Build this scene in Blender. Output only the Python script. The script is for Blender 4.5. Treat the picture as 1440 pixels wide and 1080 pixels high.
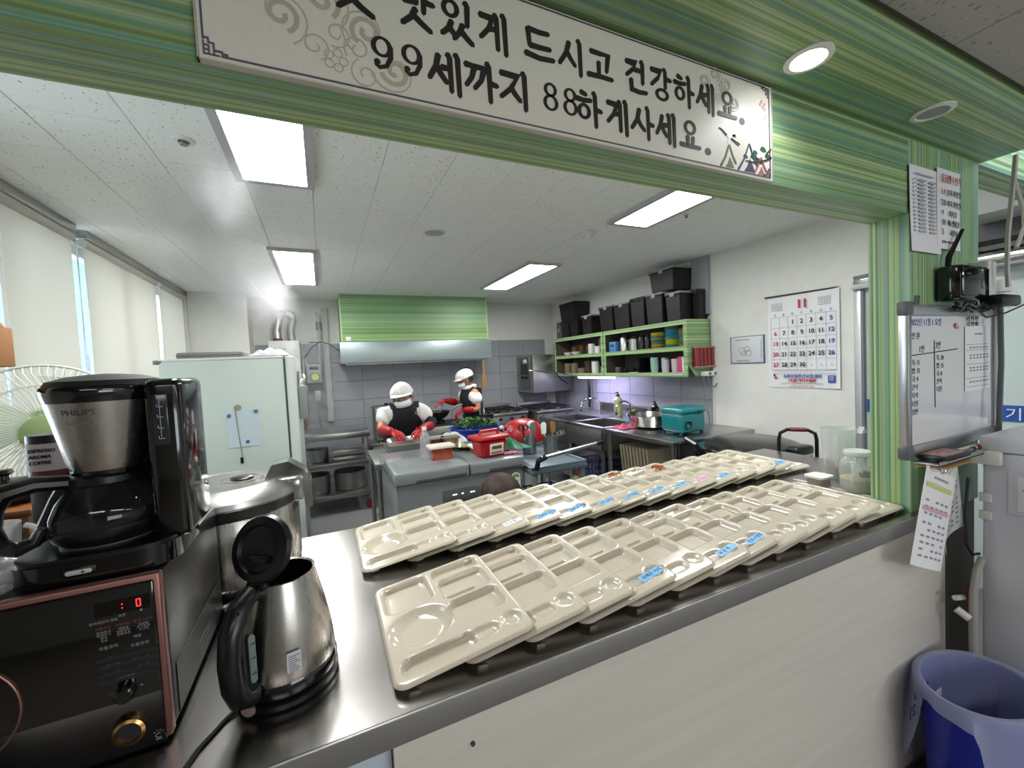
import bpy, bmesh, math, random
from mathutils import Vector, Matrix
random.seed(7)
C = bpy.context.scene.collection
S = bpy.context.scene
for o in list(bpy.data.objects): bpy.data.objects.remove(o)
# ---------------------------------------------------------------- camera
cd = bpy.data.cameras.new('camera'); cam = bpy.data.objects.new('camera', cd); C.objects.link(cam)
cd.sensor_width = 36; cd.lens = 582.35/1440*36; cd.clip_start = .02; cd.clip_end = 200
ya, pi_, ro = .42786, -.04408, .0489
f = Vector((math.sin(ya)*math.cos(pi_), math.cos(ya)*math.cos(pi_), math.sin(pi_)))
r = Vector((math.cos(ya), -math.sin(ya), 0)); d = f.cross(r)
r2 = r*math.cos(ro)+d*math.sin(ro); d2 = -r*math.sin(ro)+d*math.cos(ro)
cam.matrix_world = Matrix(((r2.x,-d2.x,-f.x,0),(r2.y,-d2.y,-f.y,0),(r2.z,-d2.z,-f.z,1.45),(0,0,0,1)))
S.camera = cam
# ---------------------------------------------------------------- light, exposure
S.view_settings.view_transform = 'Standard'; S.view_settings.look = 'None'
S.view_settings.gamma = 1; S.view_settings.use_curve_mapping = False
S.view_settings.exposure = 0.52
LAMP = 21.0; SKY = 5; DINING = 9
w = bpy.data.worlds.new('world'); S.world = w; w.use_nodes = True
w.node_tree.nodes['Background'].inputs[0].default_value = (.78,.88,1,1)
w.node_tree.nodes['Background'].inputs[1].default_value = SKY
def area(name, loc, rot, sx, sy, e, col=(1,1,1)):
    l = bpy.data.lights.new(name,'AREA'); l.shape='RECTANGLE'; l.size=sx; l.size_y=sy; l.energy=e; l.color=col
    o = bpy.data.objects.new(name,l); o.location=loc; o.rotation_euler=rot; C.objects.link(o); return o
area('dining_window_daylight', (2.0,-3.85,1.45), (math.pi/2,0,0), 2.6, 1.2, 41, (.93,.97,1))  # added soft fill behind the camera, brightens the header and banner
area('dining_room_light', (1.0,-1.3,2.12), (0,0,0), 1.2, .3, DINING, (1,.98,.95))
area('dining_room_light', (2.6,-1.3,2.12), (0,0,0), 1.2, .3, DINING*.6, (.93,.95,1))
area('dining_room_light', (-.6,-1.3,2.12), (0,0,0), 1.2, .3, DINING, (1,.98,.95))
sp = bpy.data.lights.new('downlight_beam','SPOT'); sp.energy = 2.2; sp.spot_size = 2.5; sp.spot_blend=.6; sp.shadow_soft_size=.035; sp.color=(.93,.95,1)
so = bpy.data.objects.new('downlight_beam', sp); so.location=(1.04,.585,2.10); C.objects.link(so)
area('tube_glow', (3.12,4.38,1.235), (0,-.35,0), .05, .72, 6, (.62,.55,1))
# ---------------------------------------------------------------- materials
def lin(h):
    if isinstance(h,(tuple,list)): return (*h[:3],1)
    h=h.lstrip('#'); v=[int(h[i:i+2],16)/255 for i in (0,2,4)]
    return (*[(c/12.92 if c<=.04045 else ((c+.055)/1.055)**2.4) for c in v],1)
MAT={}
def mat(name, col='#888888', rough=.5, metal=0, **k):
    if name in MAT: return MAT[name]
    m=bpy.data.materials.new(name); m.use_nodes=True; nt=m.node_tree; b=nt.nodes['Principled BSDF']
    b.inputs['Base Color'].default_value=lin(col); b.inputs['Roughness'].default_value=rough; b.inputs['Metallic'].default_value=metal
    if 'spec' in k: b.inputs['Specular IOR Level'].default_value=k['spec']
    if 'coat' in k: b.inputs['Coat Weight'].default_value=k['coat']; b.inputs['Coat Roughness'].default_value=.05
    if 'trans' in k: b.inputs['Transmission Weight'].default_value=k['trans']; b.inputs['IOR'].default_value=k.get('ior',1.45)
    if 'alpha' in k: b.inputs['Alpha'].default_value=k['alpha']
    if 'emit' in k: b.inputs['Emission Color'].default_value=lin(k.get('ecol',col)); b.inputs['Emission Strength'].default_value=k['emit']
    if 'sss' in k: b.inputs['Subsurface Weight'].default_value=k['sss']; b.inputs['Subsurface Radius'].default_value=(.02,.01,.006)
    if 'noise' in k:   # (scale vec, amount, bump)
        sc,am,bu=k['noise']
        tc=nt.nodes.new('ShaderNodeTexCoord'); mp=nt.nodes.new('ShaderNodeMapping'); mp.inputs['Scale'].default_value=sc
        nz=nt.nodes.new('ShaderNodeTexNoise'); nz.inputs['Scale'].default_value=1; nz.inputs['Detail'].default_value=5
        nt.links.new(tc.outputs['Object'],mp.inputs[0]); nt.links.new(mp.outputs[0],nz.inputs[0])
        mx=nt.nodes.new('ShaderNodeMix'); mx.data_type='RGBA'; c=lin(col)
        mx.inputs['A'].default_value=(*[x*(1-am) for x in c[:3]],1); mx.inputs['B'].default_value=(*[min(1,x*(1+am)) for x in c[:3]],1)
        rp=nt.nodes.new('ShaderNodeMapRange'); rp.inputs[1].default_value=.3; rp.inputs[2].default_value=.7
        nt.links.new(nz.outputs[0],rp.inputs[0]); nt.links.new(rp.outputs[0],mx.inputs['Factor']); nt.links.new(mx.outputs['Result'],b.inputs['Base Color'])
        if bu:
            bp=nt.nodes.new('ShaderNodeBump'); bp.inputs['Strength'].default_value=bu; bp.inputs['Distance'].default_value=.002
            nt.links.new(nz.outputs[0],bp.inputs['Height']); nt.links.new(bp.outputs[0],b.inputs['Normal'])
        if k.get('rvar'):
            r_=nt.nodes.new('ShaderNodeMapRange'); r_.inputs[3].default_value=rough-k['rvar']; r_.inputs[4].default_value=rough+k['rvar']
            nt.links.new(nz.outputs[0],r_.inputs[0]); nt.links.new(r_.outputs[0],b.inputs['Roughness'])
    MAT[name]=m; return m
def stripes(name, ax, cols, s1=9, s2=70, rough=.42, seed=0):
    m=bpy.data.materials.new(name); m.use_nodes=True; nt=m.node_tree; b=nt.nodes['Principled BSDF']; b.inputs['Roughness'].default_value=rough
    tc=nt.nodes.new('ShaderNodeTexCoord'); dt=nt.nodes.new('ShaderNodeVectorMath'); dt.operation='DOT_PRODUCT'; dt.inputs[1].default_value=ax
    nt.links.new(tc.outputs['Object'],dt.inputs[0])
    ad=nt.nodes.new('ShaderNodeMath'); ad.operation='ADD'; ad.inputs[1].default_value=seed; nt.links.new(dt.outputs['Value'],ad.inputs[0])
    def nz(sc,det):
        n=nt.nodes.new('ShaderNodeTexNoise'); n.noise_dimensions='1D'; n.inputs['Scale'].default_value=sc; n.inputs['Detail'].default_value=det
        n.inputs['Roughness'].default_value=.65
        nt.links.new(ad.outputs[0],n.inputs['W']); return n
    a=nz(s1,6); c=nz(s2,3)
    rp=nt.nodes.new('ShaderNodeValToRGB'); rp.color_ramp.interpolation='LINEAR'; el=rp.color_ramp.elements
    el[0].position=.26; el[0].color=lin(cols[0]); el[1].position=.76; el[1].color=lin(cols[-1])
    for i,h in enumerate(cols[1:-1]): e=el.new(.26+.5*(i+1)/(len(cols)-1)); e.color=lin(h)
    nt.links.new(a.outputs[0],rp.inputs[0])
    mr=nt.nodes.new('ShaderNodeMapRange'); mr.inputs[1].default_value=.3; mr.inputs[2].default_value=.7; mr.inputs[3].default_value=.74; mr.inputs[4].default_value=1.42
    nt.links.new(c.outputs[0],mr.inputs[0])
    ml=nt.nodes.new('ShaderNodeVectorMath'); ml.operation='SCALE'; nt.links.new(rp.outputs[0],ml.inputs[0]); nt.links.new(mr.outputs[0],ml.inputs['Scale'])
    nt.links.new(ml.outputs[0],b.inputs['Base Color']); MAT[name]=m; return m
GC=['#3d5c38','#7f9a62','#5a7d4c','#9fb388','#5b8b7c','#879f62','#aebf98','#4c7046','#98aa56','#789f8e']
stripes('stripe_x',(0,1,1),GC,11,90,seed=4.37); stripes('stripe_z',(1,1,0),['#4c7344','#94ae76','#668c5a','#abc098','#6b9885','#9bb170','#83a36c','#b5c7a0','#698e54'],10,80,seed=3)
stripes('stripe_h',(.0,.6,1),['#3f6438','#7fa066','#56804c','#8fae78','#63917a','#80994f','#9ab584','#4c7442'],13,70,seed=5)
stripes('stripe_cab',(.0,0,1),['#4a6e42','#8fa874','#628658','#9db388','#769a62','#a5b890'],18,60,seed=9)
steel=mat('steel','#b4b4b2',.3,1,noise=((3,120,120),.06,.08),rvar=.06)
steelv=mat('steel_vertical_brush','#b3b0ab',.27,1,noise=((160,160,3),.03,.02),rvar=.03)
steelt=mat('counter_steel','#a9a6a3',.24,1,noise=((2.5,3.5,2),.05,.02),rvar=.07)
steeld=mat('dull_steel','#8f908e',.42,1,noise=((5,40,40),.1,.05))
chrome=mat('chrome','#d8d8d8',.08,1)
blk=mat('black_gloss','#08080a',.12,0,coat=.5); blkm=mat('black_matte','#121314',.45); blks=mat('black_satin','#0d0e10',.3)
gray=mat('gray_plastic','#6f7274',.45); dgray=mat('dark_gray','#3c3e40',.5); white=mat('white_plastic','#dcdcd8',.35); whitep=mat('paper_white','#e4e4e6',.7)
cream=mat('cream','#cfc8ba',.5); red=mat('red_plastic','#a8101a',.35); blue=mat('blue_plastic','#12309a',.35); skin=mat('skin','#b98563',.55,sss=.05)
glass=mat('clear_glass','#f4fafa',.02,0,trans=1,ior=1.45); cglass=mat('thin_clear_plastic','#f2f4f4',.05,0,alpha=.22)
ink=mat('black_ink','#1a1a1c',.6); inkb=mat('blue_ink','#3450a0',.6); inkr=mat('red_ink','#b02a34',.6); inkg=mat('gray_ink','#77777c',.6)
wallm=mat('white_wall_paint','#d5d5d0',.75,0,noise=((9,9,9),.03,.06))
tilem=mat('grey_wall_tile','#919398',.38,0,noise=((6,6,6),.05,.03)); grout=mat('grout','#6e7072',.8)
rubber=mat('red_rubber','#a5141c',.42,noise=((30,30,30),.12,.1)); navy=mat('navy_cloth','#15171f',.85); cloth=mat('white_cloth','#dfdfdd',.85,noise=((40,40,40),.04,.2)); hairm=mat('hair','#1c1512',.5)
# ---------------------------------------------------------------- helpers
def tag(o,label=None,cat=None,group=None,kind=None):
    for k,v in (('label',label),('category',cat),('group',group),('kind',kind)):
        if v: o[k]=v
    return o
def thing(name,label,cat,loc=(0,0,0),rz=0,group=None):
    o=bpy.data.objects.new(name,None); o.empty_display_size=.05; C.objects.link(o); o.location=loc; o.rotation_euler=(0,0,rz)
    return tag(o,label,cat,group)
class G:
    def __init__(s): s.bm=bmesh.new()
    def box(s,x0,x1,y0,y1,z0,z1,b=0,M=None,seg=2):
        t=bmesh.new(); bmesh.ops.create_cube(t,size=1)
        for v in t.verts: v.co=Vector(((x0+x1)/2+v.co.x*(x1-x0),(y0+y1)/2+v.co.y*(y1-y0),(z0+z1)/2+v.co.z*(z1-z0)))
        if b: bmesh.ops.bevel(t,geom=t.edges[:],offset=b,segments=seg,profile=.5,affect='EDGES')
        return s.add(t,M)
    def add(s,t,M=None):
        if M: bmesh.ops.transform(t,matrix=M,verts=t.verts)
        me=bpy.data.meshes.new('t'); t.to_mesh(me); t.free(); s.bm.from_mesh(me); bpy.data.meshes.remove(me); return s
    def rev(s,prof,c=(0,0,0),seg=24,sx=1,sy=1,M=None,cap=(True,True)):
        t=bmesh.new(); rings=[]
        for (rr,z) in prof:
            rings.append([t.verts.new((c[0]+rr*sx*math.cos(2*math.pi*i/seg),c[1]+rr*sy*math.sin(2*math.pi*i/seg),c[2]+z)) for i in range(seg)] if rr>1e-6 else [t.verts.new((c[0],c[1],c[2]+z))])
        for a,b in zip(rings,rings[1:]):
            for i in range(seg):
                j=(i+1)%seg
                if len(a)==1 and len(b)==1: continue
                if len(a)==1: t.faces.new((a[0],b[j],b[i]))
                elif len(b)==1: t.faces.new((a[i],a[j],b[0]))
                else: t.faces.new((a[i],a[j],b[j],b[i]))
        if cap[0] and len(rings[0])>1: t.faces.new(list(reversed(rings[0])))
        if cap[1] and len(rings[-1])>1: t.faces.new(rings[-1])
        return s.add(t,M)
    def cyl(s,p0,p1,r0,r1=None,seg=16):
        return s.tube([p0,p1],[r0,r1 if r1 is not None else r0],seg)
    def tube(s,pts,r,seg=8,closed=False,sq=(1,1)):
        pts=[Vector(p) for p in pts]; n=len(pts); R_=r if isinstance(r,(list,tuple)) else [r]*n
        t=bmesh.new(); rings=[]; up=None
        for i,p in enumerate(pts):
            if closed: tg=pts[(i+1)%n]-pts[i-1]
            else: tg=pts[min(i+1,n-1)]-pts[max(i-1,0)]
            tg.normalize()
            if up is None: up=Vector((0,0,1)) if abs(tg.z)<.9 else Vector((0,1,0))
            up=(up-tg*up.dot(tg)).normalized(); sd=tg.cross(up)
            rings.append([t.verts.new(p+(up*math.cos(a)*sq[0]+sd*math.sin(a)*sq[1])*R_[i]) for a in [2*math.pi*k/seg for k in range(seg)]])
        for i in range(n if closed else n-1):
            a=rings[i]; b=rings[(i+1)%n]
            for k in range(seg): t.faces.new((a[k],b[k],b[(k+1)%seg],a[(k+1)%seg]))
        if not closed: t.faces.new(rings[0]); t.faces.new(list(reversed(rings[-1])))
        bmesh.ops.recalc_face_normals(t,faces=t.faces); return s.add(t)
    def ball(s,c,r,sx=1,sy=1,sz=1,seg=16,M=None):
        t=bmesh.new(); bmesh.ops.create_uvsphere(t,u_segments=seg,v_segments=seg//2+2,radius=r)
        for v in t.verts: v.co=Vector((c[0]+v.co.x*sx,c[1]+v.co.y*sy,c[2]+v.co.z*sz))
        return s.add(t,M)
    def prism(s,poly,o,ux,uy,th):
        """2-D outline extruded: o + ux*a + uy*b, thickness th along ux x uy"""
        o=Vector(o); ux=Vector(ux); uy=Vector(uy); n=ux.cross(uy).normalized()
        t=bmesh.new(); A=[t.verts.new(o+ux*a+uy*b+n*th) for a,b in poly]; B=[t.verts.new(o+ux*a+uy*b) for a,b in poly]
        k=len(poly); t.faces.new(A); t.faces.new(list(reversed(B)))
        for i in range(k): t.faces.new((B[i],B[(i+1)%k],A[(i+1)%k],A[i]))
        bmesh.ops.recalc_face_normals(t,faces=t.faces); return s.add(t)
    def grid(s,fn,nu,nv,th=0):
        t=bmesh.new(); V=[[t.verts.new(fn(i/nu,j/nv)) for j in range(nv+1)] for i in range(nu+1)]
        for i in range(nu):
            for j in range(nv): t.faces.new((V[i][j],V[i+1][j],V[i+1][j+1],V[i][j+1]))
        if th:
            t.normal_update(); W=[[t.verts.new(v.co-v.normal*th) for v in row] for row in V]
            for i in range(nu):
                for j in range(nv): t.faces.new((W[i][j],W[i][j+1],W[i+1][j+1],W[i+1][j]))
            for i in range(nu): t.faces.new((V[i+1][0],V[i][0],W[i][0],W[i+1][0])); t.faces.new((V[i][nv],V[i+1][nv],W[i+1][nv],W[i][nv]))
            for j in range(nv): t.faces.new((V[0][j],V[0][j+1],W[0][j+1],W[0][j])); t.faces.new((V[nu][j+1],V[nu][j],W[nu][j],W[nu][j+1]))
        return s.add(t)
    def obj(s,name,m,parent=None,label=None,ang=35,smooth=True):
        me=bpy.data.meshes.new(name); s.bm.to_mesh(me); s.bm.free()
        me.materials.append(MAT[m] if isinstance(m,str) else m)
        if smooth: me.shade_smooth(); me.set_sharp_from_angle(angle=math.radians(ang))
        o=bpy.data.objects.new(name,me); C.objects.link(o)
        if parent: o.parent=parent
        if label: o['label']=label
        return o
def inst(me,name,loc,parent=None,rot=(0,0,0),sc=(1,1,1),label=None):
    o=bpy.data.objects.new(name,me); C.objects.link(o); o.location=loc; o.rotation_euler=rot; o.scale=sc
    if parent: o.parent=parent
    if label: o['label']=label
    return o
def dup(root,loc,rz=None,label=None,group=None):
    def cp(o,p):
        c=o.copy(); C.objects.link(c); c.parent=p
        for ch in o.children: cp(ch,c)
        return c
    n=cp(root,None); n.location=loc
    if rz is not None: n.rotation_euler=(0,0,rz)
    if label: n['label']=label
    if group: n['group']=group
    return n
TXQ=[]
def txt(s,size,m,parent,o,ux,uy,name='lettering',off=0,align='LEFT',sp=1,wx=1,th=.0004,wrap=None):
    cu=bpy.data.curves.new('t','FONT'); cu.body=s; cu.size=size; cu.resolution_u=2; cu.offset=off; cu.align_x=align; cu.space_line=sp; cu.extrude=th
    ux=Vector(ux).normalized(); uy=Vector(uy).normalized(); n=ux.cross(uy)
    M=Matrix(((ux.x*wx,uy.x,n.x,o[0]),(ux.y*wx,uy.y,n.y,o[1]),(ux.z*wx,uy.z,n.z,o[2]),(0,0,0,1)))
    TXQ.append((bpy.data.objects.new('t',cu),M,parent,name,MAT[m] if isinstance(m,str) else m,wrap))
def flush_text():
    for q in TXQ: C.objects.link(q[0])
    dg=bpy.context.evaluated_depsgraph_get(); out=[]
    for ob,M,parent,name,m,wrap in TXQ:
        me=bpy.data.meshes.new_from_object(ob.evaluated_get(dg)); me.transform(M); me.materials.clear(); [setattr(v,'co',Vector(wrap(*v.co))) for v in me.vertices] if wrap else None; me.materials.append(m); out.append((me,parent,name))
    for q in TXQ: bpy.data.objects.remove(q[0])
    for me,parent,name in out:
        k=bpy.data.objects.new(name,me); C.objects.link(k)
        if parent: k.parent=parent
def arc(c,rad,a0,a1,n,plane='xz',ry=None):
    ry=ry or rad; out=[]
    for i in range(n+1):
        a=math.radians(a0+(a1-a0)*i/n); u=rad*math.cos(a); v=ry*math.sin(a)
        out.append({'xz':(c[0]+u,c[1],c[2]+v),'xy':(c[0]+u,c[1]+v,c[2]),'yz':(c[0],c[1]+u,c[2]+v)}[plane])
    return out
def struct(o,label=None): o['kind']='structure'; return o
def rrect(w,h,r,n=5):
    P=[]
    for cx,cy,a in ((w/2-r,h/2-r,0),(-w/2+r,h/2-r,90),(-w/2+r,-h/2+r,180),(w/2-r,-h/2+r,270)):
        for i in range(n+1):
            t=math.radians(a+90*i/n); P.append((cx+r*math.cos(t),cy+r*math.sin(t)))
    return P
# ================================================================ SETTING
# ceiling tiles of the kitchen (0.3 x 0.6, seams along Y, staggered)
def ceil_mat(name,col):
    m=bpy.data.materials.new(name); m.use_nodes=True; nt=m.node_tree; b=nt.nodes['Principled BSDF']; b.inputs['Roughness'].default_value=.9
    tc=nt.nodes.new('ShaderNodeNewGeometry'); mp=nt.nodes.new('ShaderNodeMapping'); mp.inputs['Scale'].default_value=(70,42,42); mp.inputs['Rotation'].default_value=(0,0,.5)
    vo=nt.nodes.new('ShaderNodeTexVoronoi'); vo.inputs['Scale'].default_value=1; nt.links.new(tc.outputs['Position'],mp.inputs[0]); nt.links.new(mp.outputs[0],vo.inputs[0])
    nz=nt.nodes.new('ShaderNodeTexNoise'); nz.inputs['Scale'].default_value=35; nt.links.new(tc.outputs['Position'],nz.inputs[0])
    mu=nt.nodes.new('ShaderNodeMath'); mu.operation='MULTIPLY_ADD'; mu.inputs[1].default_value=-.55; nt.links.new(nz.outputs[0],mu.inputs[0]); nt.links.new(vo.outputs['Distance'],mu.inputs[2])
    rp=nt.nodes.new('ShaderNodeValToRGB'); e=rp.color_ramp.elements; c=lin(col); e[0].position=-.0; e[0].color=(c[0]*.5,c[1]*.5,c[2]*.5,1); e[1].position=.03; e[1].color=c
    ad=nt.nodes.new('ShaderNodeMath'); ad.inputs[1].default_value=.14; nt.links.new(mu.outputs[0],ad.inputs[0]); nt.links.new(ad.outputs[0],rp.inputs[0])
    nt.links.new(rp.outputs[0],b.inputs['Base Color']); MAT[name]=m; return m
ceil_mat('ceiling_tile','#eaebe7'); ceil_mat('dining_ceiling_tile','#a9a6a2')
CZ=2.42
ceil=struct(G().box(-1.45,3.6,.8,5.95,CZ+.012,CZ+.06).obj('ceiling',mat('ceiling_void','#8b8b88',.9)))
tg=G().box(-.149,.149,-.299,.299,0,.02,.0015,seg=1); t0=tg.obj('tile','ceiling_tile',ceil); tm=t0.data; bpy.data.objects.remove(t0)
LA=[(-.145,1.73),(-.145,4.22),(2.03,1.72),(2.0,4.11)]
i=0; x=-1.345+.0
seam0=-.884-.3*2
for ix in range(17):
    xc=seam0+.3*ix+.15
    if xc-.15>3.45: continue
    y0=.8+((ix*.3)%.6)-.3
    for iy in range(10):
        yc=y0+.6*iy; ya_=max(yc-.299,.8); yb_=min(yc+.299,5.86)
        xa_=max(xc-.149,-1.44); xb_=min(xc+.149,3.46)
        if yb_-ya_<.05 or xb_-xa_<.02: continue
        skip=any(abs((xa_+xb_)/2-lx)<.16 and abs((ya_+yb_)/2-ly)<.45 for lx,ly in LA)
        if skip and False: continue
        inst(tm,'tile',((xa_+xb_)/2,(ya_+yb_)/2,CZ-.006),ceil,sc=((xb_-xa_)/.298,(yb_-ya_)/.598,1))
# floor
flm=mat('terrazzo_floor','#6e6f6e',.5,0,noise=((160,160,160),.35,.02))
struct(G().box(-1.5,3.6,.8,5.95,-.05,0).obj('floor',flm))
struct(G().box(-3,3.6,-4,.8,-.05,0).obj('floor_dining',mat('dining_floor','#8a8378',.5,0,noise=((4,4,4),.1,0))))
# back wall + tiles
wb=struct(G().box(-1.5,3.6,5.86,6.0,-.05,2.5).obj('wall_back',wallm))
ti=G().box(-.198,.198,-.006,.006,-.123,.123,.002,seg=1); tt=ti.obj('tile',tilem,wb); ttm=tt.data; bpy.data.objects.remove(tt)
for ix in range(11):
    for iz in range(5,-3,-1) if False else range(8):
        xc=-.72+.2+.4*ix; zc=1.85-.125-.25*iz
        if xc>3.4: continue
        inst(ttm,'tile',(xc,5.855,zc),wb)
wr=struct(G().box(3.452,3.6,2.83,5.9,-.05,2.5).obj('wall_right',wallm))
ti=G().box(-.006,.006,-.198,.198,-.123,.123,.002,seg=1); tt=ti.obj('tile',tilem,wr); ttr=tt.data; bpy.data.objects.remove(tt)
for iy in range(8):
    for iz in range(8):
        yc=2.84+.2+.4*iy; zc=1.27-.125-.25*iz+.5
        if yc>5.8: yc=5.76
        if yc<5.8: inst(ttr,'tile',(3.447,yc,zc),wr,sc=(1,1 if iy<7 else .47,1))
# tiled pilaster strip up to the ceiling at the near end
g=struct(G().box(3.40,3.6,2.83,3.03,1.86,CZ).obj('trim_1',tilem))
# near right wall (white) with glazed partition nearer the camera
struct(G().box(3.43,3.6,1.66,2.83,-.05,2.5).obj('wall_right_near',wallm))
struct(G().box(3.422,3.432,2.815,2.835,0,CZ).obj('trim_2',mat('pale_trim','#c6c6c2',.5)))
# partition: frame, frosted glass, blue band
dr=struct(G().box(3.46,3.5,-1.2,1.62,-.0,2.5).obj('door_1',mat('frosted_glass','#bcc9c6',.35,0,noise=((1.2,1.2,1.2),.06,0))))
G().box(3.43,3.46,1.62,1.66,0,1.90,.003).obj('door_frame',mat('door_aluminium','#b4b8ba',.35,.5),dr)
G().box(3.43,3.46,1.605,1.62,0,1.88).obj('door_edge',gray,dr)
G().box(3.40,3.46,.3,1.66,1.86,1.90,.003).obj('door_frame',mat('door_aluminium','#b4b8ba',.35,.5),dr)
G().box(3.42,3.46,1.30,1.66,1.90,1.955,.004).obj('door_closer',chrome,dr)
G().box(3.455,3.459,-.5,1.60,1.005,1.095).obj('blue_band',mat('sign_blue','#1c4fa0',.5),dr)
txt('기겠습니다',.075,whitep,dr,(3.452,.955,1.02),(0,-1,0),(0,0,1))
G().cyl((3.40,1.47,.75),(3.40,1.47,1.35),.016).obj('pull_handle',chrome,dr)
for z in (.8,1.3): G().cyl((3.40,1.47,z),(3.46,1.47,z),.008).obj('handle_mount',chrome,dr)
# keys on the door closer
k=thing('key_bunch','small bunch of keys with a dark bow hanging on the door closer','keys',(3.415,1.40,1.93))
G().tube(arc((0,0,0),.02,0,360,12,'yz')[:-1],.003,6,True).obj('key_ring',chrome,k)
G().box(-.006,0,-.03,-.016,-.07,-.01,.002).obj('key',mat('brass_keys','#b9b3a2',.3,1),k); G().box(-.004,.003,.004,.016,-.06,-.01,.002).obj('key','brass_keys',k)
G().ball((0,0,.018),.014,.5,1.2,.8).obj('bow',blkm,k)
# tall glass front above partition, seen right of the pillar
gz=thing('duct_pipe','shiny horizontal duct pipe under the dark beam right of the pillar','pipe',(3.3,.7,1.9))  # chrome bar in place of ceiling lamp reflections in the dark band
G().cyl((0,-1.2,0),(0,.5,0),.045,seg=20).obj('duct',chrome,gz); G().cyl((0,.30,0),(0,.33,0),.05,seg=20).obj('clamp',steeld,gz)
struct(G().box(3.25,3.46,-1.2,1.2,1.99,2.08).obj('trim_3',mat('dark_beam','#3b3b3d',.5)))
struct(G().box(3.0,3.5,-1.2,1.0,2.08,2.6,.01).obj('trim_4',mat('bulkhead_grey','#a8aba9',.7)))
# left wall: sill wall, glazing, piers
wl=struct(G().box(-1.55,-1.36,.8,5.9,-.05,.86).box(-1.55,-1.36,.8,5.9,2.36,2.5).box(-1.55,-1.36,.8,1.3,.86,2.36).box(-1.55,-1.36,5.6,5.9,.86,2.36).obj('wall_left',wallm))
struct(G().box(-1.40,-1.25,.8,5.62,.86,.89,.005).obj('window_sill',mat('sill','#c9c9c5',.4)))
edges_y=[1.3,2.05,2.73,3.44,4.05,4.73,5.6]
for n,(a,b) in enumerate(zip(edges_y,edges_y[1:])):
    wnd=struct(G().box(-1.46,-1.40,a,a+.035,.89,2.36).box(-1.46,-1.40,b-.035,b,.89,2.36).box(-1.46,-1.40,a,b,.89,.93).box(-1.46,-1.40,a,b,2.30,2.36).obj('window_%d'%(n+1),mat('window_frame_white','#c8ccd0',.4)))
    G().box(-1.434,-1.428,a+.035,b-.035,.93,2.30).obj('pane',glass,wnd)
# building added outside so the slits between the blinds stay blue
nb=thing('neighbour_building','pale blue building outside, glimpsed between the roller blinds','building',(-6.5,13,0))
G().box(-1,0,-5,9,-3,9).obj('wall',mat('pale_blue_facade','#5d7c9c',.8,0,noise=((.4,.4,.4),.1,0)),nb)
for k_ in range(8): G().box(-.02,.03,-4.5+1.7*k_,-3.4+1.7*k_,1.0,2.4).obj('window',mat('far_glass','#3c5468',.2),nb)
# blinds
bm_=bpy.data.materials.new('blind_fabric'); bm_.use_nodes=True; nt=bm_.node_tree; nt.nodes.remove(nt.nodes['Principled BSDF'])
df=nt.nodes.new('ShaderNodeBsdfDiffuse'); tr=nt.nodes.new('ShaderNodeBsdfTranslucent'); mx=nt.nodes.new('ShaderNodeMixShader'); mx.inputs[0].default_value=.42
df.inputs[0].default_value=lin('#d8d6cc'); tr.inputs[0].default_value=lin('#f0ebe2'); nt.links.new(df.outputs[0],mx.inputs[1]); nt.links.new(tr.outputs[0],mx.inputs[2]); nt.links.new(mx.outputs[0],nt.nodes['Material Output'].inputs[0]); MAT['blind_fabric']=bm_
def blind(y0,y1,zb,label,nm='roller_blind'):
    t=thing(nm,label,'blind',(-1.30,(y0+y1)/2,2.36),0,'roller blinds on the window wall'); h=(y1-y0)/2
    G().box(-.035,.03,-h-.01,h+.01,0,.055,.006).obj('headrail',steel,t)
    G().cyl((0,-h,-.02),(0,h,-.02),.026,seg=14).obj('roll',bm_,t)
    def fn(u,v):
        y=-h+2*h*u; return (.0+.006*math.sin(v*5+u*3)*v,y+.02*v*(0 if u<.5 else 0),-.03-(2.33-zb)*v)
    G().grid(fn,12,16,.0012).obj('fabric',bm_,t)
    G().box(-.008,.008,-h,h,zb-2.36-.02,zb-2.36+.005,.003).obj('bottom_bar',steel,t)
    G().tube([(.03,h-.02,-.02),(.035,h-.02,-.7),(.03,h-.01,-1.25),(.02,h,-.7),(.03,h,-.02)],.0022,5).obj('bead_chain',whitep,t)
blind(2.0,2.66,1.0,'white roller blind partly behind the cardboard carton, nearest the camera')
blind(2.68,3.32,.98,'broad white roller blind left of the bright blue strip of glass')
blind(3.46,4.68,.98,'white roller blind in the middle, with a bead chain right of the blue glass strip')
blind(4.76,5.58,1.42,'cream roller blind farthest away beside the corner column','roller_blind')
# column and corner
struct(G().box(-1.5,-.73,5.52,5.9,0,CZ).obj('wall_column',wallm))
struct(G().box(-1.32,-1.27,5.46,5.54,.8,CZ).obj('trim_5','pale_trim'))
# header wall over the opening, bulkhead, pillar, base panel
struct(G().box(-3,1.745,.69,.80,1.877,2.5).box(1.745,3.5,.69,.80,2.11,2.5).obj('wall_header','stripe_x'))
struct(G().box(-3,2.25,.49,.69,2.11,2.2).obj('bulkhead_soffit','stripe_x'))
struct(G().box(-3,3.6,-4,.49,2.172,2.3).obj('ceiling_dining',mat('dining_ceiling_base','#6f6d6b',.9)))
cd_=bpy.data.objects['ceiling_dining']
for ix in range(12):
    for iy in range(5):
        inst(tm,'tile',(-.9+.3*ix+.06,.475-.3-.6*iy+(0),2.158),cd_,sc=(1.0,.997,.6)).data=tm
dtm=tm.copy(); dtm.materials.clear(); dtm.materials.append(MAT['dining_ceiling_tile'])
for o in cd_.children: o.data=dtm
struct(G().box(1.745,2.25,.69,.80,.86,2.11).obj('wall_pillar','stripe_z'))
struct(G().box(1.745,2.25,.70,.80,0,.86).obj('wall_pillar_base',mat('brown_grey_base','#5f5850',.6)))
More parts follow.
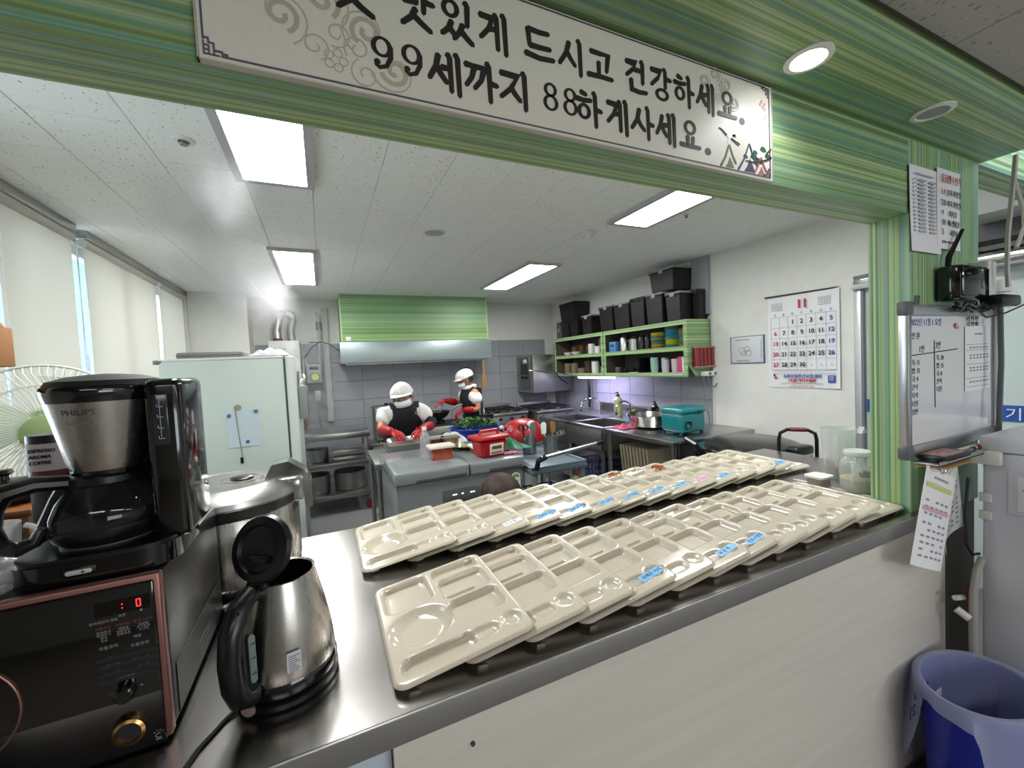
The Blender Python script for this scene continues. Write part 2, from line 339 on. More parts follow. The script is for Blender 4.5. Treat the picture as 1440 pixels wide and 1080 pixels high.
panm=mat('pale_wood_laminate','#cbc6bd',.5,0,noise=((2,40,45),.05,.02))
wf=struct(G().box(-.06,.065,.70,.76,0,.857).obj('wall_front_left',mat('pale_blue_panel','#b9c4d2',.5)))
wf=struct(G().box(.067,1.955,.68,.76,0,.856).obj('wall_front',panm))
struct(G().box(-1.4,-.06,.70,.76,0,.857).obj('wall_front_end',mat('shade_panel','#9a9b9b',.5)))  # plain end panel in one even mid grey
struct(G().box(-.06,1.95,.674,.68,0,.06,.002).obj('baseboard_front',mat('brown_base','#4c3c30',.5)))
struct(G().box(2.25,2.275,.745,.80,0,2.11).obj('trim_6',mat('dark_post','#4a4c4e',.35,.6)))
struct(G().box(3.43,3.6,.2,1.66,1.96,2.5).obj('wall_over_door',wallm))
G().cyl((.2,.682,.79),(.2,.676,.79),.004,seg=10).obj('screw',dgray,wf)
# dining room walls behind the camera (seen only in reflections)
w9=struct(G().box(.62,.68,-3.99,-3.93,.8,2.1).box(3.3,3.36,-3.99,-3.93,.8,2.1).box(.62,3.36,-3.99,-3.93,2.04,2.1).box(.62,3.36,-3.99,-3.93,.8,.86).box(1.97,2.01,-3.99,-3.93,.8,2.1).obj('window_9',mat('window_frame_white2','#c8ccd0',.4)))  # frame of an invented window, added around the fill light
struct(G().box(-3.1,-3,-4,.8,-.05,2.4).obj('wall_dining_left',wallm)); struct(G().box(-3.1,3.6,-4.1,-4,-.05,2.4).obj('wall_dining_back',wallm))
struct(G().box(3.5,3.6,-4,-1.2,-.05,2.4).obj('wall_dining_right',wallm))
struct(G().box(-3,-1.5,.70,.80,-.05,2.4).obj('wall_dining_front',wallm))
# serving counter top
ct=thing('serving_counter','long stainless steel serving counter top with folded front edge','counter',(0,0,0))
G().box(-1.35,1.745,.667,.80,.857,.9).box(-1.35,2.30,.80,1.565,.857,.9).obj('worktop',steelt,ct)
G().box(-1.35,1.95,.661,.667,.855,.9,.0015).obj('front_lip',mat('lip_steel','#8a8987',.45,.55,noise=((3,120,120),.05,.04)),ct)
G().box(1.745,1.95,.667,.688,.857,.9).obj('end_cap',steelt,ct)
G().box(2.255,2.295,1.5,1.54,0,.857).obj('leg',steeld,ct)
# kitchen panel lights
def panel_light(x,y,w,l,label):
    t=thing('panel_light',label,'ceiling light',(x,y,CZ-.006),0,'ceiling panel lights')
    g=G(); e=.035
    for a in ((-w/2-e,-w/2,-l/2-e,l/2+e),(w/2,w/2+e,-l/2-e,l/2+e),(-w/2,w/2,-l/2-e,-l/2),(-w/2,w/2,l/2,l/2+e)): g.box(*a,-.022,-.001)
    g.obj('frame',mat('aluminium_trim','#b4b4b4',.5,.2),t)
    G().box(-w/2,w/2,-l/2,l/2,-.018,-.010).obj('diffuser',mat('lamp_diffuser','#ffffff',.5,emit=LAMP,ecol=(1,1,.98)),t)
panel_light(-.145,1.73,.27,1.2,'largest bright ceiling panel light in the kitchen, nearest the serving hatch at the left')
panel_light(-.145,4.20,.27,1.24,'bright ceiling panel light veiled by steam above the boiler corner')
panel_light(2.03,1.72,.28,1.2,'bright ceiling panel light on the right, partly cut by the green header')
panel_light(1.99,4.11,.30,1.22,'narrow bright ceiling panel light to the right of the range hood')
# round ceiling things
t=thing('round_speaker','round grey ceiling speaker grille in a white ring','speaker',(.779,2.892,CZ-.006))
G().rev([(.085,0),(.085,-.006),(.07,-.010),(.068,-.004)],seg=32).obj('ring',white,t); G().rev([(.068,-.006),(0,-.010)],seg=32,cap=(0,0)).obj('grille',mat('grille_grey','#a9a9a6',.6),t)
t=thing('smoke_detector','white domed smoke detector near the right panel light','detector',(1.854,2.585,CZ-.006))
G().rev([(.05,0),(.05,-.015),(.035,-.03),(0,-.032)],seg=24).obj('housing',white,t); G().rev([(.018,-.032),(.014,-.042),(0,-.044)],seg=16).obj('sensor',white,t)
t=thing('sprinkler_head','sprinkler head in a round white plate left of the large panel light','sprinkler',(-.445,2.071,CZ-.006))
G().rev([(.04,0),(.036,-.006),(.02,-.008),(.018,0)],seg=24).obj('plate',white,t); G().rev([(.012,0),(.01,-.012),(.016,-.016),(.014,-.02),(0,-.022)],seg=14).obj('nozzle',steeld,t)
t=thing('sprinkler_head','small dark sprinkler head right of the hatch-side panel light','sprinkler',(2.301,2.076,CZ-.006))
G().rev([(.025,0),(.022,-.005),(0,-.006)],seg=20).obj('plate',white,t); G().rev([(.01,-.004),(.008,-.02),(.014,-.023),(0,-.026)],seg=12).obj('nozzle',steeld,t)
# bulkhead downlights
for (x_,on,lab) in ((1.04,1,'lit round recessed downlight in the green bulkhead above the banner'),(1.615,0,'unlit round recessed downlight in the green bulkhead above the pillar')):
    t=thing('downlight',lab,'ceiling light',(x_,.585,2.11),0)
    G().rev([(.048,0),(.048,-.004),(.036,-.006),(.032,.0)],seg=36,cap=(0,0)).obj('rim',white,t)
    G().rev([(.034,-.003),(0,-.004)],seg=36,cap=(0,0)).obj('lens',mat('downlight_on','#ffffff',.4,emit=14) if on else mat('downlight_off','#8d8d8a',.35,.2),t)
# ================================================================ BANNER ON THE HEADER
bn=thing('welcome_banner','long cream banner with two lines of black brush lettering on the green header','banner',(0,.69,0))
G().box(-.122,1.055,-.009,0,1.879,2.107,.001,seg=1).obj('board',mat('banner_face','#e2dfd3',.42,0,noise=((300,300,300),.03,0)),bn)
G().box(-.124,-.122,-.010,0,1.877,2.109).box(1.055,1.057,-.010,0,1.877,2.109).box(-.124,1.057,-.010,0,1.877,1.879).obj('edge_trim',mat('banner_edge','#b9b6aa',.4),bn)
BO=(0,-.0092,0); UX=(1,0,0); UZ=(0,0,1)
SC=0
def ribbon(g,pts,w,y):
    P=[Vector(p) for p in pts]; n=len(P); b=bmesh.new(); V=[]
    for i,p in enumerate(P):
        t=(P[min(i+1,n-1)]-P[max(i-1,0)]).normalized(); nn=Vector((-t.y,t.x))*w/2
        V.append([b.verts.new((q.x,y,q.y)) for q in (p+nn,p-nn)])
    for a_,c_ in zip(V,V[1:]): b.faces.new((a_[0],a_[1],c_[1],c_[0]))
    g.add(b)
def stroke(g,pts,w0,w1,o=BO,ux=UX,uz=UZ,th=.0010,round_=True):
    global SC; SC+=1; th+=(SC%9)*.00008
    P=[Vector(p) for p in pts]; n=len(P); L=[];R_=[]
    if n==1: return
    for i,p in enumerate(P):
        t=(P[min(i+1,n-1)]-P[max(i-1,0)]).normalized(); nn=Vector((-t.y,t.x)); w=(w0+(w1-w0)*i/(n-1))/2
        if 0<i<n-1:
            a=(P[i]-P[i-1]).normalized(); b=(P[i+1]-P[i]).normalized(); w=w/max(.55,math.cos(a.angle(b,0)/2))
        L.append(p+nn*w); R_.append(p-nn*w)
    t0_=(P[0]-P[1]).normalized()*w0*.28; t1_=(P[-1]-P[-2]).normalized()*w1*.45
    poly=L+[P[-1]+t1_]+list(reversed(R_))+[P[0]+t0_]
    g.prism([(q.x,q.y) for q in poly],o,ux,uz,th)
def ring_pts(cx,cy,rx,ry,n=20,a0=90): return [(cx+rx*math.cos(math.radians(a0-360*i/n)),cy+ry*math.sin(math.radians(a0-360*i/n))) for i in range(n+1)]
def ringp(g,cx,cy,rx,ry,w,o=BO,wy=None):
    n=20
    for i in range(n):
        a,b=2*math.pi*i/n,2*math.pi*(i+1)/n; wy_=wy or w
        q=[(cx+(rx+w/2)*math.cos(a),cy+(ry+wy_/2)*math.sin(a)),(cx+(rx+w/2)*math.cos(b),cy+(ry+wy_/2)*math.sin(b)),(cx+(rx-w/2)*math.cos(b),cy+(ry-wy_/2)*math.sin(b)),(cx+(rx-w/2)*math.cos(a),cy+(ry-wy_/2)*math.sin(a))]
        g.prism(q,o,UX,UZ,.0010)
GL={'맛':'1,.98 .13,.6|.08,.94 .5,.95 .47,.6|.13,.62 .46,.63|v.7,1 .68,.42|.7,.7 .97,.67|.45,.47 .32,.25 .06,.05|.38,.3 .6,.15 .86,.0',
'있':'o.3,.76,.2,.19|v.82,1 .8,.42|.32,.44 .22,.24 .02,.08|.25,.27 .35,.16 .46,.08|.66,.42 .56,.22 .38,.02|.6,.25 .78,.1 .95,-.02',
'게':'.03,.86 .44,.84 .32,.55 .05,.28|.36,.56 .6,.57|v.58,.95 .6,.05|v.84,1 .87,-.04',
'드':'.1,.92 .15,.45|.1,.9 .5,.88 .85,.9|.14,.46 .5,.46 .9,.48|-.02,.22 .5,.16 1.02,.2',
'시':'.4,.88 .28,.55 .02,.22|.3,.62 .45,.42 .62,.25|v.82,1 .84,0',
'고':'.12,.85 .5,.84 .86,.85 .78,.35|.45,.58 .45,.2|-.02,.14 .5,.16 1.02,.15',
'건':'.03,.9 .46,.9 .32,.68 .05,.48|.42,.7 .78,.7|v.78,1 .78,.32|.24,.38 .27,.06 .6,.03 .95,.06',
'강':'.03,.9 .5,.9 .34,.65 .05,.42|v.72,1 .72,.4|.72,.72 1,.69|o.55,.17,.26,.16',
'하':'.18,.96 .4,.9|.0,.74 .3,.72 .6,.76|o.3,.4,.2,.19|v.76,1 .78,0|.78,.52 1.02,.49',
'세':'.28,.9 .2,.6 .0,.28|.2,.64 .34,.42 .5,.24|.36,.6 .6,.61|v.62,.96 .64,.04|v.86,1 .88,-.03',
'요':'o.5,.74,.25,.2|.36,.44 .38,.18|.65,.44 .63,.18|-.03,.13 .5,.12 1.03,.12',
'까':'.0,.86 .3,.84 .2,.55 .02,.32|.3,.84 .62,.85 .5,.52 .28,.28|v.76,1 .78,0|.78,.5 1.02,.47',
'지':'.02,.88 .6,.87 .35,.5 .02,.24|.36,.54 .5,.38 .68,.22|v.84,1 .86,0',
'사':'.36,.9 .25,.55 .0,.26|.27,.62 .4,.42 .6,.26|v.76,1 .78,0|.78,.5 1.02,.48',
'것':'.05,.95 .42,.93 .30,.7 .10,.52|.38,.70 .7,.70|v.74,1 .74,.45|.45,.4 .3,.2 .02,.0|.38,.25 .6,.1 .9,-.05',
'.':'d.25,.08,.17,.13'}
GL['맛']='.08,.97 .14,.6|.08,.94 .5,.95 .47,.6|.13,.62 .46,.63|v.7,1 .68,.42|.7,.7 .97,.67|.45,.47 .32,.25 .06,.05|.38,.3 .6,.15 .86,.0'
def glyph(g,ch,x,z,wd,ht):
    for s in GL[ch].split('|'):
        k=s[0]
        if k in 'od':
            v=[float(q) for q in s[1:].split(',')]
            if k=='o': ringp(g,x+v[0]*wd,z+v[1]*ht,v[2]*wd,v[3]*ht,.0085,wy=.006)
            else: g.prism([(x+v[0]*wd+v[2]*wd*math.cos(a*math.pi/6),z+v[1]*ht+v[3]*ht*math.sin(a*math.pi/6)) for a in range(12)],BO,UX,UZ,.0005)
        else:
            p=[tuple(float(c) for c in q.split(',')) for q in s.lstrip('v').split()]
            P=[(x+a*wd,z+b*ht) for a,b in p]
            if k=='v': P=[(P[0][0]-.004,P[0][1]+.001)]+P; P[1]=(P[1][0],P[1][1]-.005)
            stroke(g,P,.0102,.0082)
def word(ch,x,z,wd,ht):
    g=G(); glyph(g,ch,x,z,wd,ht); g.obj('brush_letter','banner_ink',bn,smooth=False)
mat('banner_ink','#231c1a',.5)
for ch,x in (('것',.055),('맛',.147),('있',.214),('게',.281),('드',.370),('시',.440),('고',.505),('건',.597),('강',.663),('하',.729),('세',.798),('요',.867),('.',.931)): word(ch,x,1.999,.057,.064)
for ch,x in (('세',.190),('까',.252),('지',.316),('하',.475),('게',.546),('사',.609),('세',.676),('요',.745),('.',.814)): word(ch,x,1.909,.057,.064)
def nine(x,kind):
    g=G(); z=1.921
    if kind==9:
        ringp(g,x+.018,z+.034,.0125,.0135,.0075,wy=.004)
        stroke(g,[(x+.031,z+.036),(x+.031,z+.02),(x+.024,z+.006),(x+.013,z+.002),(x+.007,z+.006)],.0085,.004); g.prism([(x+.010+.005*math.cos(a),z+.010+.005*math.sin(a)) for a in [k*math.pi/5 for k in range(10)]],BO,UX,UZ,.0005)
    else:
        ringp(g,x+.018,z+.037,.0105,.0105,.0065,wy=.004); ringp(g,x+.018,z+.0135,.0125,.0125,.007,wy=.004)
    g.obj('brush_numeral','banner_ink',bn,smooth=False)
for x,k in ((.098,9),(.144,9),(.400,8),(.443,8)): nine(x,k)
# frame lines, key-pattern corners, cloud scrolls
g=G()
for p in ([(-.116,2.107),(-.116,1.905)],[(-.096,1.8855),(1.03,1.8855)],[(1.045,1.9),(1.045,2.085)],[(-.1,2.1015),(1.03,2.1015)]): stroke(g,p,.0022,.0022)
g.obj('frame_line',mat('banner_line','#5f5866',.5),bn,smooth=False)
def key(cx,cz,sx,sz):
    g=G(); s=.0058
    for P in ([(0,3.6),(1,3.6),(1,2.6),(2,2.6),(2,1),(3.6,1),(3.6,0)],[(0,3),(0,0),(3,0)],[(0,2),(1,2),(1,1),(0,1)],[(1,1),(1,0)],[(2,1),(2,0)],[(3.6,.6),(4.6,.6),(4.6,0)]):
        stroke(g,[(cx+a*s*sx,cz+b*s*sz) for a,b in P],.0019,.0019)
    g.obj('key_pattern_corner','banner_line',bn,smooth=False)
key(-.116,1.8855,1,1); key(1.045,1.8855,-1,1); key(1.045,2.1,-1,-1)
scr=mat('banner_scroll','#b9b4a0',.5); scl=mat('banner_scroll_light','#bfbaa8',.5)
SC2=[0]
def spiral(g,cx,cz,R,turns,a0,dirn,w):
    n=int(20*turns); P=[(cx+R*(1-.78*i/n)*math.cos(a0+dirn*2*math.pi*turns*i/n),cz+R*(1-.78*i/n)*math.sin(a0+dirn*2*math.pi*turns*i/n)) for i in range(n+1)]
    ribbon(g,P,w,-.0094-.00002*(SC2[0]%20)); SC2[0]+=1
def cloud(cx,cz,s):
    g=G(); h=G()
    for (x,z,R,a,dr) in ((-.062,.052,.036,-1.2,1),(-.005,.088,.036,-1.0,1),(.055,.06,.036,-2.2,-1),(.095,.01,.034,3.4,1)):
        spiral(g,cx+x*s,cz+z*s,R*.66*s,1.25,a,dr,.0070*s); spiral(h,cx+x*s,cz+z*s,R*1.12*s,.95,a,dr,.0026*s)
    for (x,z,R,a,dr) in ((-.02,.02,.018,-1.2,1),(.012,.045,.018,-2,1),(.04,.03,.018,-2.4,-1),(.05,-.005,.02,2,1)):
        spiral(h,cx+x*s,cz+z*s,R*1.15*s,1.3,a,dr,.0022*s)
    for k in range(5):
        a=k*1.2566; ribbon(h,ring_pts(cx+(.008+.011*math.cos(a))*s,cz+(.006+.011*math.sin(a))*s,.006*s,.006*s),.0015*s,-.0096-.00003*k)
    g.obj('cloud_scroll',scr,bn,smooth=False); h.obj('cloud_scroll',scl,bn,smooth=False)
cloud(.040,1.912,1.0); cloud(.86,2.035,.62)
# mountains, pine, crane, blossom
def poly(nm,col,P): G().prism(P,(0,-.0093,0),UX,UZ,.0004).obj(nm,mat('print_'+col,col,.5),bn,smooth=False)
for (x,h,wd,c,nm) in ((.900,.052,.034,'#6f7a5c','mountain_print'),(.970,.066,.046,'#4c5068','mountain_print'),(1.012,.040,.030,'#a8706a','mountain_print')):
    z=1.889; g=G(); stroke(g,[(x-wd*.9,z+.001),(x-wd*.45,z+h*.42),(x-.002,z+h)],.006,.003); stroke(g,[(x,z+h),(x+wd*.3,z+h*.55),(x+wd*.6,z+h*.25)],.0035,.005)
    g.obj(nm,mat('print_'+c,c,.5),bn,smooth=False); poly(nm,c,[(x-wd*.45,z),(x-wd*.2,z+h*.2),(x,z+h*.48),(x+wd*.25,z+h*.22),(x+wd*.4,z+.001)])
for (x,z,s) in ((1.02,1.948,1),(1.037,1.934,.9),(.985,1.925,1.1),(1.003,1.917,1.1),(.955,1.922,.7),(.99,1.937,.7)):
    poly('pine_print','#2c5f4a',[(x-.012*s,z),(x-.008*s,z+.008*s),(x,z+.010*s),(x+.009*s,z+.006*s),(x+.012*s,z-.002*s),(x,z-.004*s)])
g=G(); stroke(g,[(1.049,1.955),(1.035,1.945),(1.028,1.938)],.005,.002); stroke(g,[(1.049,1.935),(1.03,1.926),(.99,1.914),(.955,1.914)],.006,.0015); g.obj('pine_branch_print',mat('print_brown','#4a332a',.5),bn,smooth=False)
poly('crane_print','#e8e8e4',[(.888,1.962),(.905,1.972),(.930,1.984),(.926,1.972),(.915,1.962),(.905,1.955),(.893,1.944),(.897,1.956)])
g=G(); stroke(g,[(.866,1.9745),(.876,1.971),(.89,1.962)],.0015,.003); stroke(g,[(.905,1.957),(.92,1.953),(.936,1.948)],.0018,.001); stroke(g,[(.905,1.956),(.918,1.950),(.931,1.944)],.0018,.001); g.obj('crane_print',ink,bn,smooth=False)
poly('crane_print','#1f1f22',[(.909,1.966),(.921,1.969),(.923,1.963),(.912,1.961)])
for (x,z) in ((1.018,2.065),(1.028,2.06),(1.022,2.052),(1.012,2.057),(1.03,2.048),(1.033,2.035),(1.03,2.027)):
    poly('blossom_print','#c9a3a6',[(x+.0045*math.cos(a*math.pi/3),z+.0045*math.sin(a*math.pi/3)) for a in range(6)])
# ================================================================ PILLAR ITEMS
def sheet(nm,label,cat,loc,w_,h_,curl,rz=0,tilt=0,m=whitep,wav=0):
    t=thing(nm,label,cat,loc,rz)
    def fn(u,v): return ((u-.5)*w_+tilt*(v-1)*h_, -.002-curl*((1-v)**2)-wav*math.sin(u*6)*.004, (v-1)*h_)
    G().grid(fn,8,10,.0006).obj('paper',m,t); return t
t=sheet('printed_list','white printed table sheet with small grey rows taped on the green pillar','paper',(1.832,.686,2.03),.195,.275,.006,0)
g=G()
for r_ in range(14):
    z=-.05-.0125*r_
    g.box(-.08,-.07,-.0085,-.008,z,z+.006)
    g.box(-.05,-.005,-.0085,-.008,z,z+.007); g.box(.02,.06,-.0085,-.008,z,z+.007)
g.box(-.07,.05,-.0085,-.008,-.03,-.026); g.obj('table_print',mat('pale_print','#a9adb8',.7),t,smooth=False)
t=sheet('handwritten_notice','white notice with red title and black rows, right of the printed table','paper',(1.995,.684,2.045),.165,.27,.004,0,.03)
for s,y,sz,m_,x in (('응급벨수신기',-.045,.030,'red_ink',-.075),('1.4',-.088,.028,'red_ink',-.075),('남자 화장실',-.088,.024,'black_ink',-.035),('7.8',-.125,.028,'black_ink',-.075),('여자 화장실',-.125,.024,'black_ink',-.035),('9',-.158,.026,'black_ink',-.068),('목욕실',-.158,.024,'black_ink',-.02),('10',-.190,.028,'black_ink',-.07),('제1생활실',-.190,.024,'black_ink',-.03),('5',-.222,.028,'red_ink',-.068),('사무실',-.222,.024,'black_ink',-.015),('응급벨 누르시면 소리로 알림',-.25,.010,'black_ink',-.07)):
    txt(s,sz,m_,t,(x+.006-.0,-.0075,y),UX,UZ,wx=.88)
t=thing('wifi_router','glossy black router box mounted on the pillar above the whiteboard','router',(2.01,.65,1.597))
G().box(-.105,.105,-.028,.035,.0,.115,.012).obj('body',blk,t); G().box(-.095,.095,-.030,-.027,.01,.105,.004).obj('front_panel',blk,t)
G().tube([(-.06,.02,.11),(-.05,.02,.15),(.02,.01,.245)],[.008,.009,.006],8,sq=(1,.5)).obj('antenna',blks,t)
txt('● ●  ●',.008,inkg,t,(-.07,-.0305,.08),UX,UZ)
t=thing('power_strip_adapter','black power adapter with cables right of the router','power adapter',(2.18,.62,1.575))
G().box(-.06,.10,-.03,.03,0,.04,.01).obj('body',blks,t)
G().tube([(.02,0,.0),(.03,.0,-.2),(.01,0,-.45),(.03,0,-.62)],.008,8).obj('cable',mat('grey_cable','#55585c',.5),t)
t=thing('wall_socket','white plastic socket with a round plug beside the router','socket',(2.205,.655,1.60))
G().box(-.05,.02,-.02,.03,0,.14,.006).obj('housing',white,t); G().rev([(.045,0),(.045,.04),(.03,.055),(0,.055)],c=(.06,0,.03),seg=20).obj('plug',white,t)
t=thing('ceiling_cable','pale cable looping down beside the green pillar','cable',(2.235,.60,1.7))
G().tube([(.02,0,.40),(.0,0,.30),(-.045,0,.12),(-.05,0,.0),(-.04,0,-.06)],.007,6).tube([(.01,0,.31),(.09,0,.22),(.10,0,.16),(.03,0,.08)],.006,6).obj('cable',mat('pale_cable','#b9b6ae',.5),t)
t=thing('router_cable','thin black cable bundle hanging under the router','cable',(1.99,.625,1.585))
P=[(-.1+.26*i/24,.01*math.sin(i),-.008+.008*math.sin(i*1.7)) for i in range(25)]
G().tube(P,.005,6).tube([(p[0],p[1]+.006,p[2]-.012) for p in P],.004,6).tube([(.0,0,-.01),(.08,-.01,-.05),(.2,-.02,-.035),(.38,-.02,.0)],.003,6).obj('cable',blks,t)
# whiteboard
wb_=thing('whiteboard','aluminium framed whiteboard with handwriting hung on the green pillar','whiteboard',(1.968,.675,1.345))
G().box(-.30,.305,-.012,0,-.215,.21).obj('panel',mat('whiteboard_face','#dcdcde',.18,coat=.4),wb_)
al=mat('aluminium_frame','#b9bbbd',.3,.9)
for n_,b_ in (('frame_rail',(-.31,.325,-.022,.004,.20,.235)),('frame_rail',(-.31,.325,-.022,.004,-.245,-.21)),('frame_rail',(-.325,-.30,-.022,.004,-.22,.21)),('frame_rail',(.305,.33,-.022,.004,-.22,.21))): G().box(*b_,.004).obj(n_,al,wb_)
for sx in (-.313,.318):
    for sz in (.222,-.23): G().box(sx-.02,sx+.02,-.026,.006,sz-.022,sz+.022,.008).obj('corner_cap',mat('cap_grey','#5c5e62',.45),wb_)
G().tube([(-.25,-.01,.235),(-.25,-.012,.262),(-.235,-.012,.262),(-.235,-.01,.235)],.005,6).obj('hanging_loop',dgray,wb_)
txt('2022년 11월 1 요일',.028,inkb,wb_,(-.285,-.0125,.17),UX,UZ,wx=.9); txt('메뉴',.024,inkr,wb_,(.0,-.0125,.158),UX,UZ)
txt('0 밥 간식 확인\n국물 반찬 메모',.018,ink,wb_,(.10,-.0125,.185),UX,UZ,wx=.9)
txt('인 원',.024,ink,wb_,(-.28,-.0125,.128),UX,UZ); txt('1반',.026,ink,wb_,(-.235,-.0125,.085),UX,UZ); txt('2반',.026,ink,wb_,(-.125,-.0125,.095),UX,UZ)
txt('죽: 15\n밥: 12\n국: 4\n간식\n죽식\n다진\n일반',.021,ink,wb_,(-.28,-.0125,.045),UX,UZ,sp=1.25); txt('죽: 20\n밥: 15\n국: 0\n간식\n다진',.021,ink,wb_,(-.12,-.0125,.055),UX,UZ,sp=1.25)
g=G(); stroke(g,[(-.29,.075),(.03,.088)],.003,.003,o=(0,-.0125,0)); stroke(g,[(-.135,.12),(-.13,-.10)],.003,.003,o=(0,-.0125,0)); g.obj('drawn_line',ink,wb_,smooth=False)
t=thing('schedule_sheet','white weekly table sheet stuck on the right of the whiteboard','paper',(2.145,.661,1.395))
G().box(-.095,.105,-.0012,0,-.115,.115,.0005,seg=1).obj('paper',whitep,t)
g=G()
for z in (.05,.03,-.02,-.07,-.1): g.box(-.085,.095,-.0018,-.0012,z,z+.0015)
g.box(-.02,.04,-.0018,-.0012,.085,.09)
for i in range(6):
    for z in (.037,.01,.0,-.035,-.045,-.085): g.box(-.06+.027*i,-.045+.027*i,-.0018,-.0012,z,z+.005)
g.obj('table_print',inkg,t,smooth=False)['kind']='stuff'
t=thing('pen_tray','narrow aluminium pen tray under the whiteboard','tray',(1.86,.63,1.085))
G().box(-.20,.26,-.045,.02,0,.005,.001).box(-.20,.26,-.045,-.041,0,.014).obj('shelf',al,t)
t=thing('board_eraser','black framed eraser with a reddish picture on the pen tray','eraser',(1.775,.62,1.091))
G().box(-.085,.085,-.035,.035,0,.018,.005).obj('body',blks,t); G().box(-.07,.065,-.028,.028,.0175,.0195,.001).obj('picture',mat('pink_print','#b98a88',.4,0,noise=((60,60,60),.4,0)),t)
for x_,c_,lab in ((1.93,'#7c1420','red capped marker pen on the whiteboard tray'),(1.99,'#2a2f8a','blue capped marker pen on the whiteboard tray')):
    t=thing('marker_pen',lab,'marker',(x_,.615,1.098)); G().cyl((-.045,.01,0),(.035,-.005,.004),.008,seg=12).obj('barrel',white,t); G().cyl((.035,-.005,.004),(.075,-.012,.006),.0085,seg=12).obj('cap',mat('pen_'+c_,c_,.35),t)
t=thing('marker_pen','black banded marker pen at the left of the tray pens','marker',(1.88,.60,1.098)); G().cyl((-.03,0,0),(.06,.008,.002),.007,seg=12).obj('barrel',gray,t); G().cyl((.05,.007,.002),(.075,.01,.003),.008,seg=12).obj('cap',blks,t)
t=thing('kraft_envelope','brown kraft envelope peeking out under the pen tray','envelope',(1.76,.625,1.078))
G().box(-.10,.09,-.05,.02,0,.004,.001).obj('paper',mat('kraft','#a07c46',.7),t)
# clipped sheets under the tray
def hang(lab,x0,z0,w_,h_,rot,cr,bands):
    t=thing('hanging_schedule',lab,'paper',(x0,.62,z0)); t.rotation_euler=(0,rot,0)
    def fn(u,v): return ((u-.5)*w_,-.01+cr*(1-v)**2*math.sin(u*3.1),(v-1)*h_)
    G().grid(fn,8,10,.0006).obj('paper',whitep,t)
    def fl2(u,v,d=-.0012): p=fn(u,v); return Vector((p[0],p[1]+d,p[2]))
    for (v,c,hh) in bands:
        g=G(); g.grid(lambda a,b: fl2(.08+.84*a,v+hh*b),8,1,.0003); g.obj('colour_band',mat('band_'+c,c,.7),t)
    g=G()
    for r_ in range(9):
        for c_ in range(5):
            if (r_*5+c_)%7==6: continue
            u=.14+.16*c_; v=.10+.066*r_ + (.03 if r_>5 else 0)
            g.grid(lambda a,b: fl2(u+.085*a,v+.022*b),1,1)
    for c_ in range(6): g.grid(lambda a,b: fl2(.3+.08*c_+.05*a,.90+.025*b),1,1)
    g.obj('table_print',mat('print_grey','#8d90a0',.7),t,smooth=False)['kind']='stuff'
    G().tube(arc((0,-.012,.006),.012,0,360,10,'xz')[:-1],.0025,6,True).obj('binder_clip',chrome,t); return t
hang('white schedule sheet with yellow and pink bands, front one clipped below the whiteboard',1.735,1.055,.20,.30,.36,-.01,[(.80,'#c8c87e',.05),(.56,'#cfa7b4',.045)])
o=hang('second schedule sheet fanned out behind the yellow-banded one below the whiteboard',1.84,1.06,.19,.29,-.12,.02,[(.84,'#d8d28c',.02)]); o.location.y=.645; o.rotation_euler=(0,-.30,.1)
# ================================================================ WATER PURIFIER, TRASH BIN
t=thing('white_appliance','tall white dispenser cabinet with taped document at the right edge','appliance',(1.985,0,0))
G().box(0,.5,-.45,.60,.02,1.09,.012).obj('body',mat('white_enamel','#d3d5dd',.4,noise=((200,200,200),.03,.05)),t); G().box(-.006,.5,-.46,.606,1.09,1.142,.01).obj('lid',mat('white_enamel_lid','#dcdde2',.35),t)
G().box(-.03,0,.55,.62,1.05,1.095,.006).obj('latch',white,t)
for z in (.92,.86): G().box(-.008,0,.575,.605,z,z+.03,.003).obj('hinge',white,t)
for y_ in (-.4,.55): G().cyl((.05,y_,0),(.05,y_,.025),.02,seg=12).obj('foot',blkm,t)
t=thing('document_pouch','clear pouch with a printed form taped on the white appliance','paper',(1.983,.42,.965))
G().box(-.0015,0,-.16,.12,-.07,.075,.0005,seg=1).obj('pouch',mat('pouch','#c9cbd4',.2,coat=.5),t); G().box(-.0025,-.0015,-.15,.10,-.055,.055).obj('form',mat('form_paper','#d9dade',.6),t)
g=G(); g.box(-.003,-.0025,-.14,.09,.012,.015)
for r_ in range(4):
    for c_ in range(4): g.box(-.003,-.0025,.07-.05*c_-.03,.07-.05*c_,.0-.008*r_,.003-.008*r_)
g.box(-.003,-.0025,.06,.085,.035,.042).box(-.003,-.0025,.0,.085,.02,.025); g.obj('form_print',mat('form_ink','#55565f',.6),t,smooth=False)
for y_,z_,l_ in ((.40,1.045,'upper yellow label strip on the white appliance near its lid'),(.36,.992,'lower yellow label strip stuck over the document pouch')):
    t=thing('yellow_sticker',l_,'sticker',(1.983,y_,z_)); G().box(-.003,-.0022,-.13,.02,0,.026).obj('label',mat('yellow_label','#c9a52c',.4),t); g=G()
    for k_ in range(5): g.box(-.0035,-.003,.012-.03*k_-.02,.012-.03*k_,.004,.009).box(-.0035,-.003,.012-.03*k_-.018,.012-.03*k_,.014,.019)
    g.obj('label_print',ink,t,smooth=False)
t=thing('crackers','pale round rice cake lying on the white appliance lid','food',(2.17,.45,1.143))
G().rev([(.07,0),(.078,.006),(.07,.012),(0,.014)],seg=24,sy=1.2).obj('cake',mat('rice_cake','#cdbba4',.8,noise=((60,60,60),.15,.4)),t)
t=thing('drain_hose','grey drain hose with a white valve behind the blue bin','hose',(1.93,.60,.0))
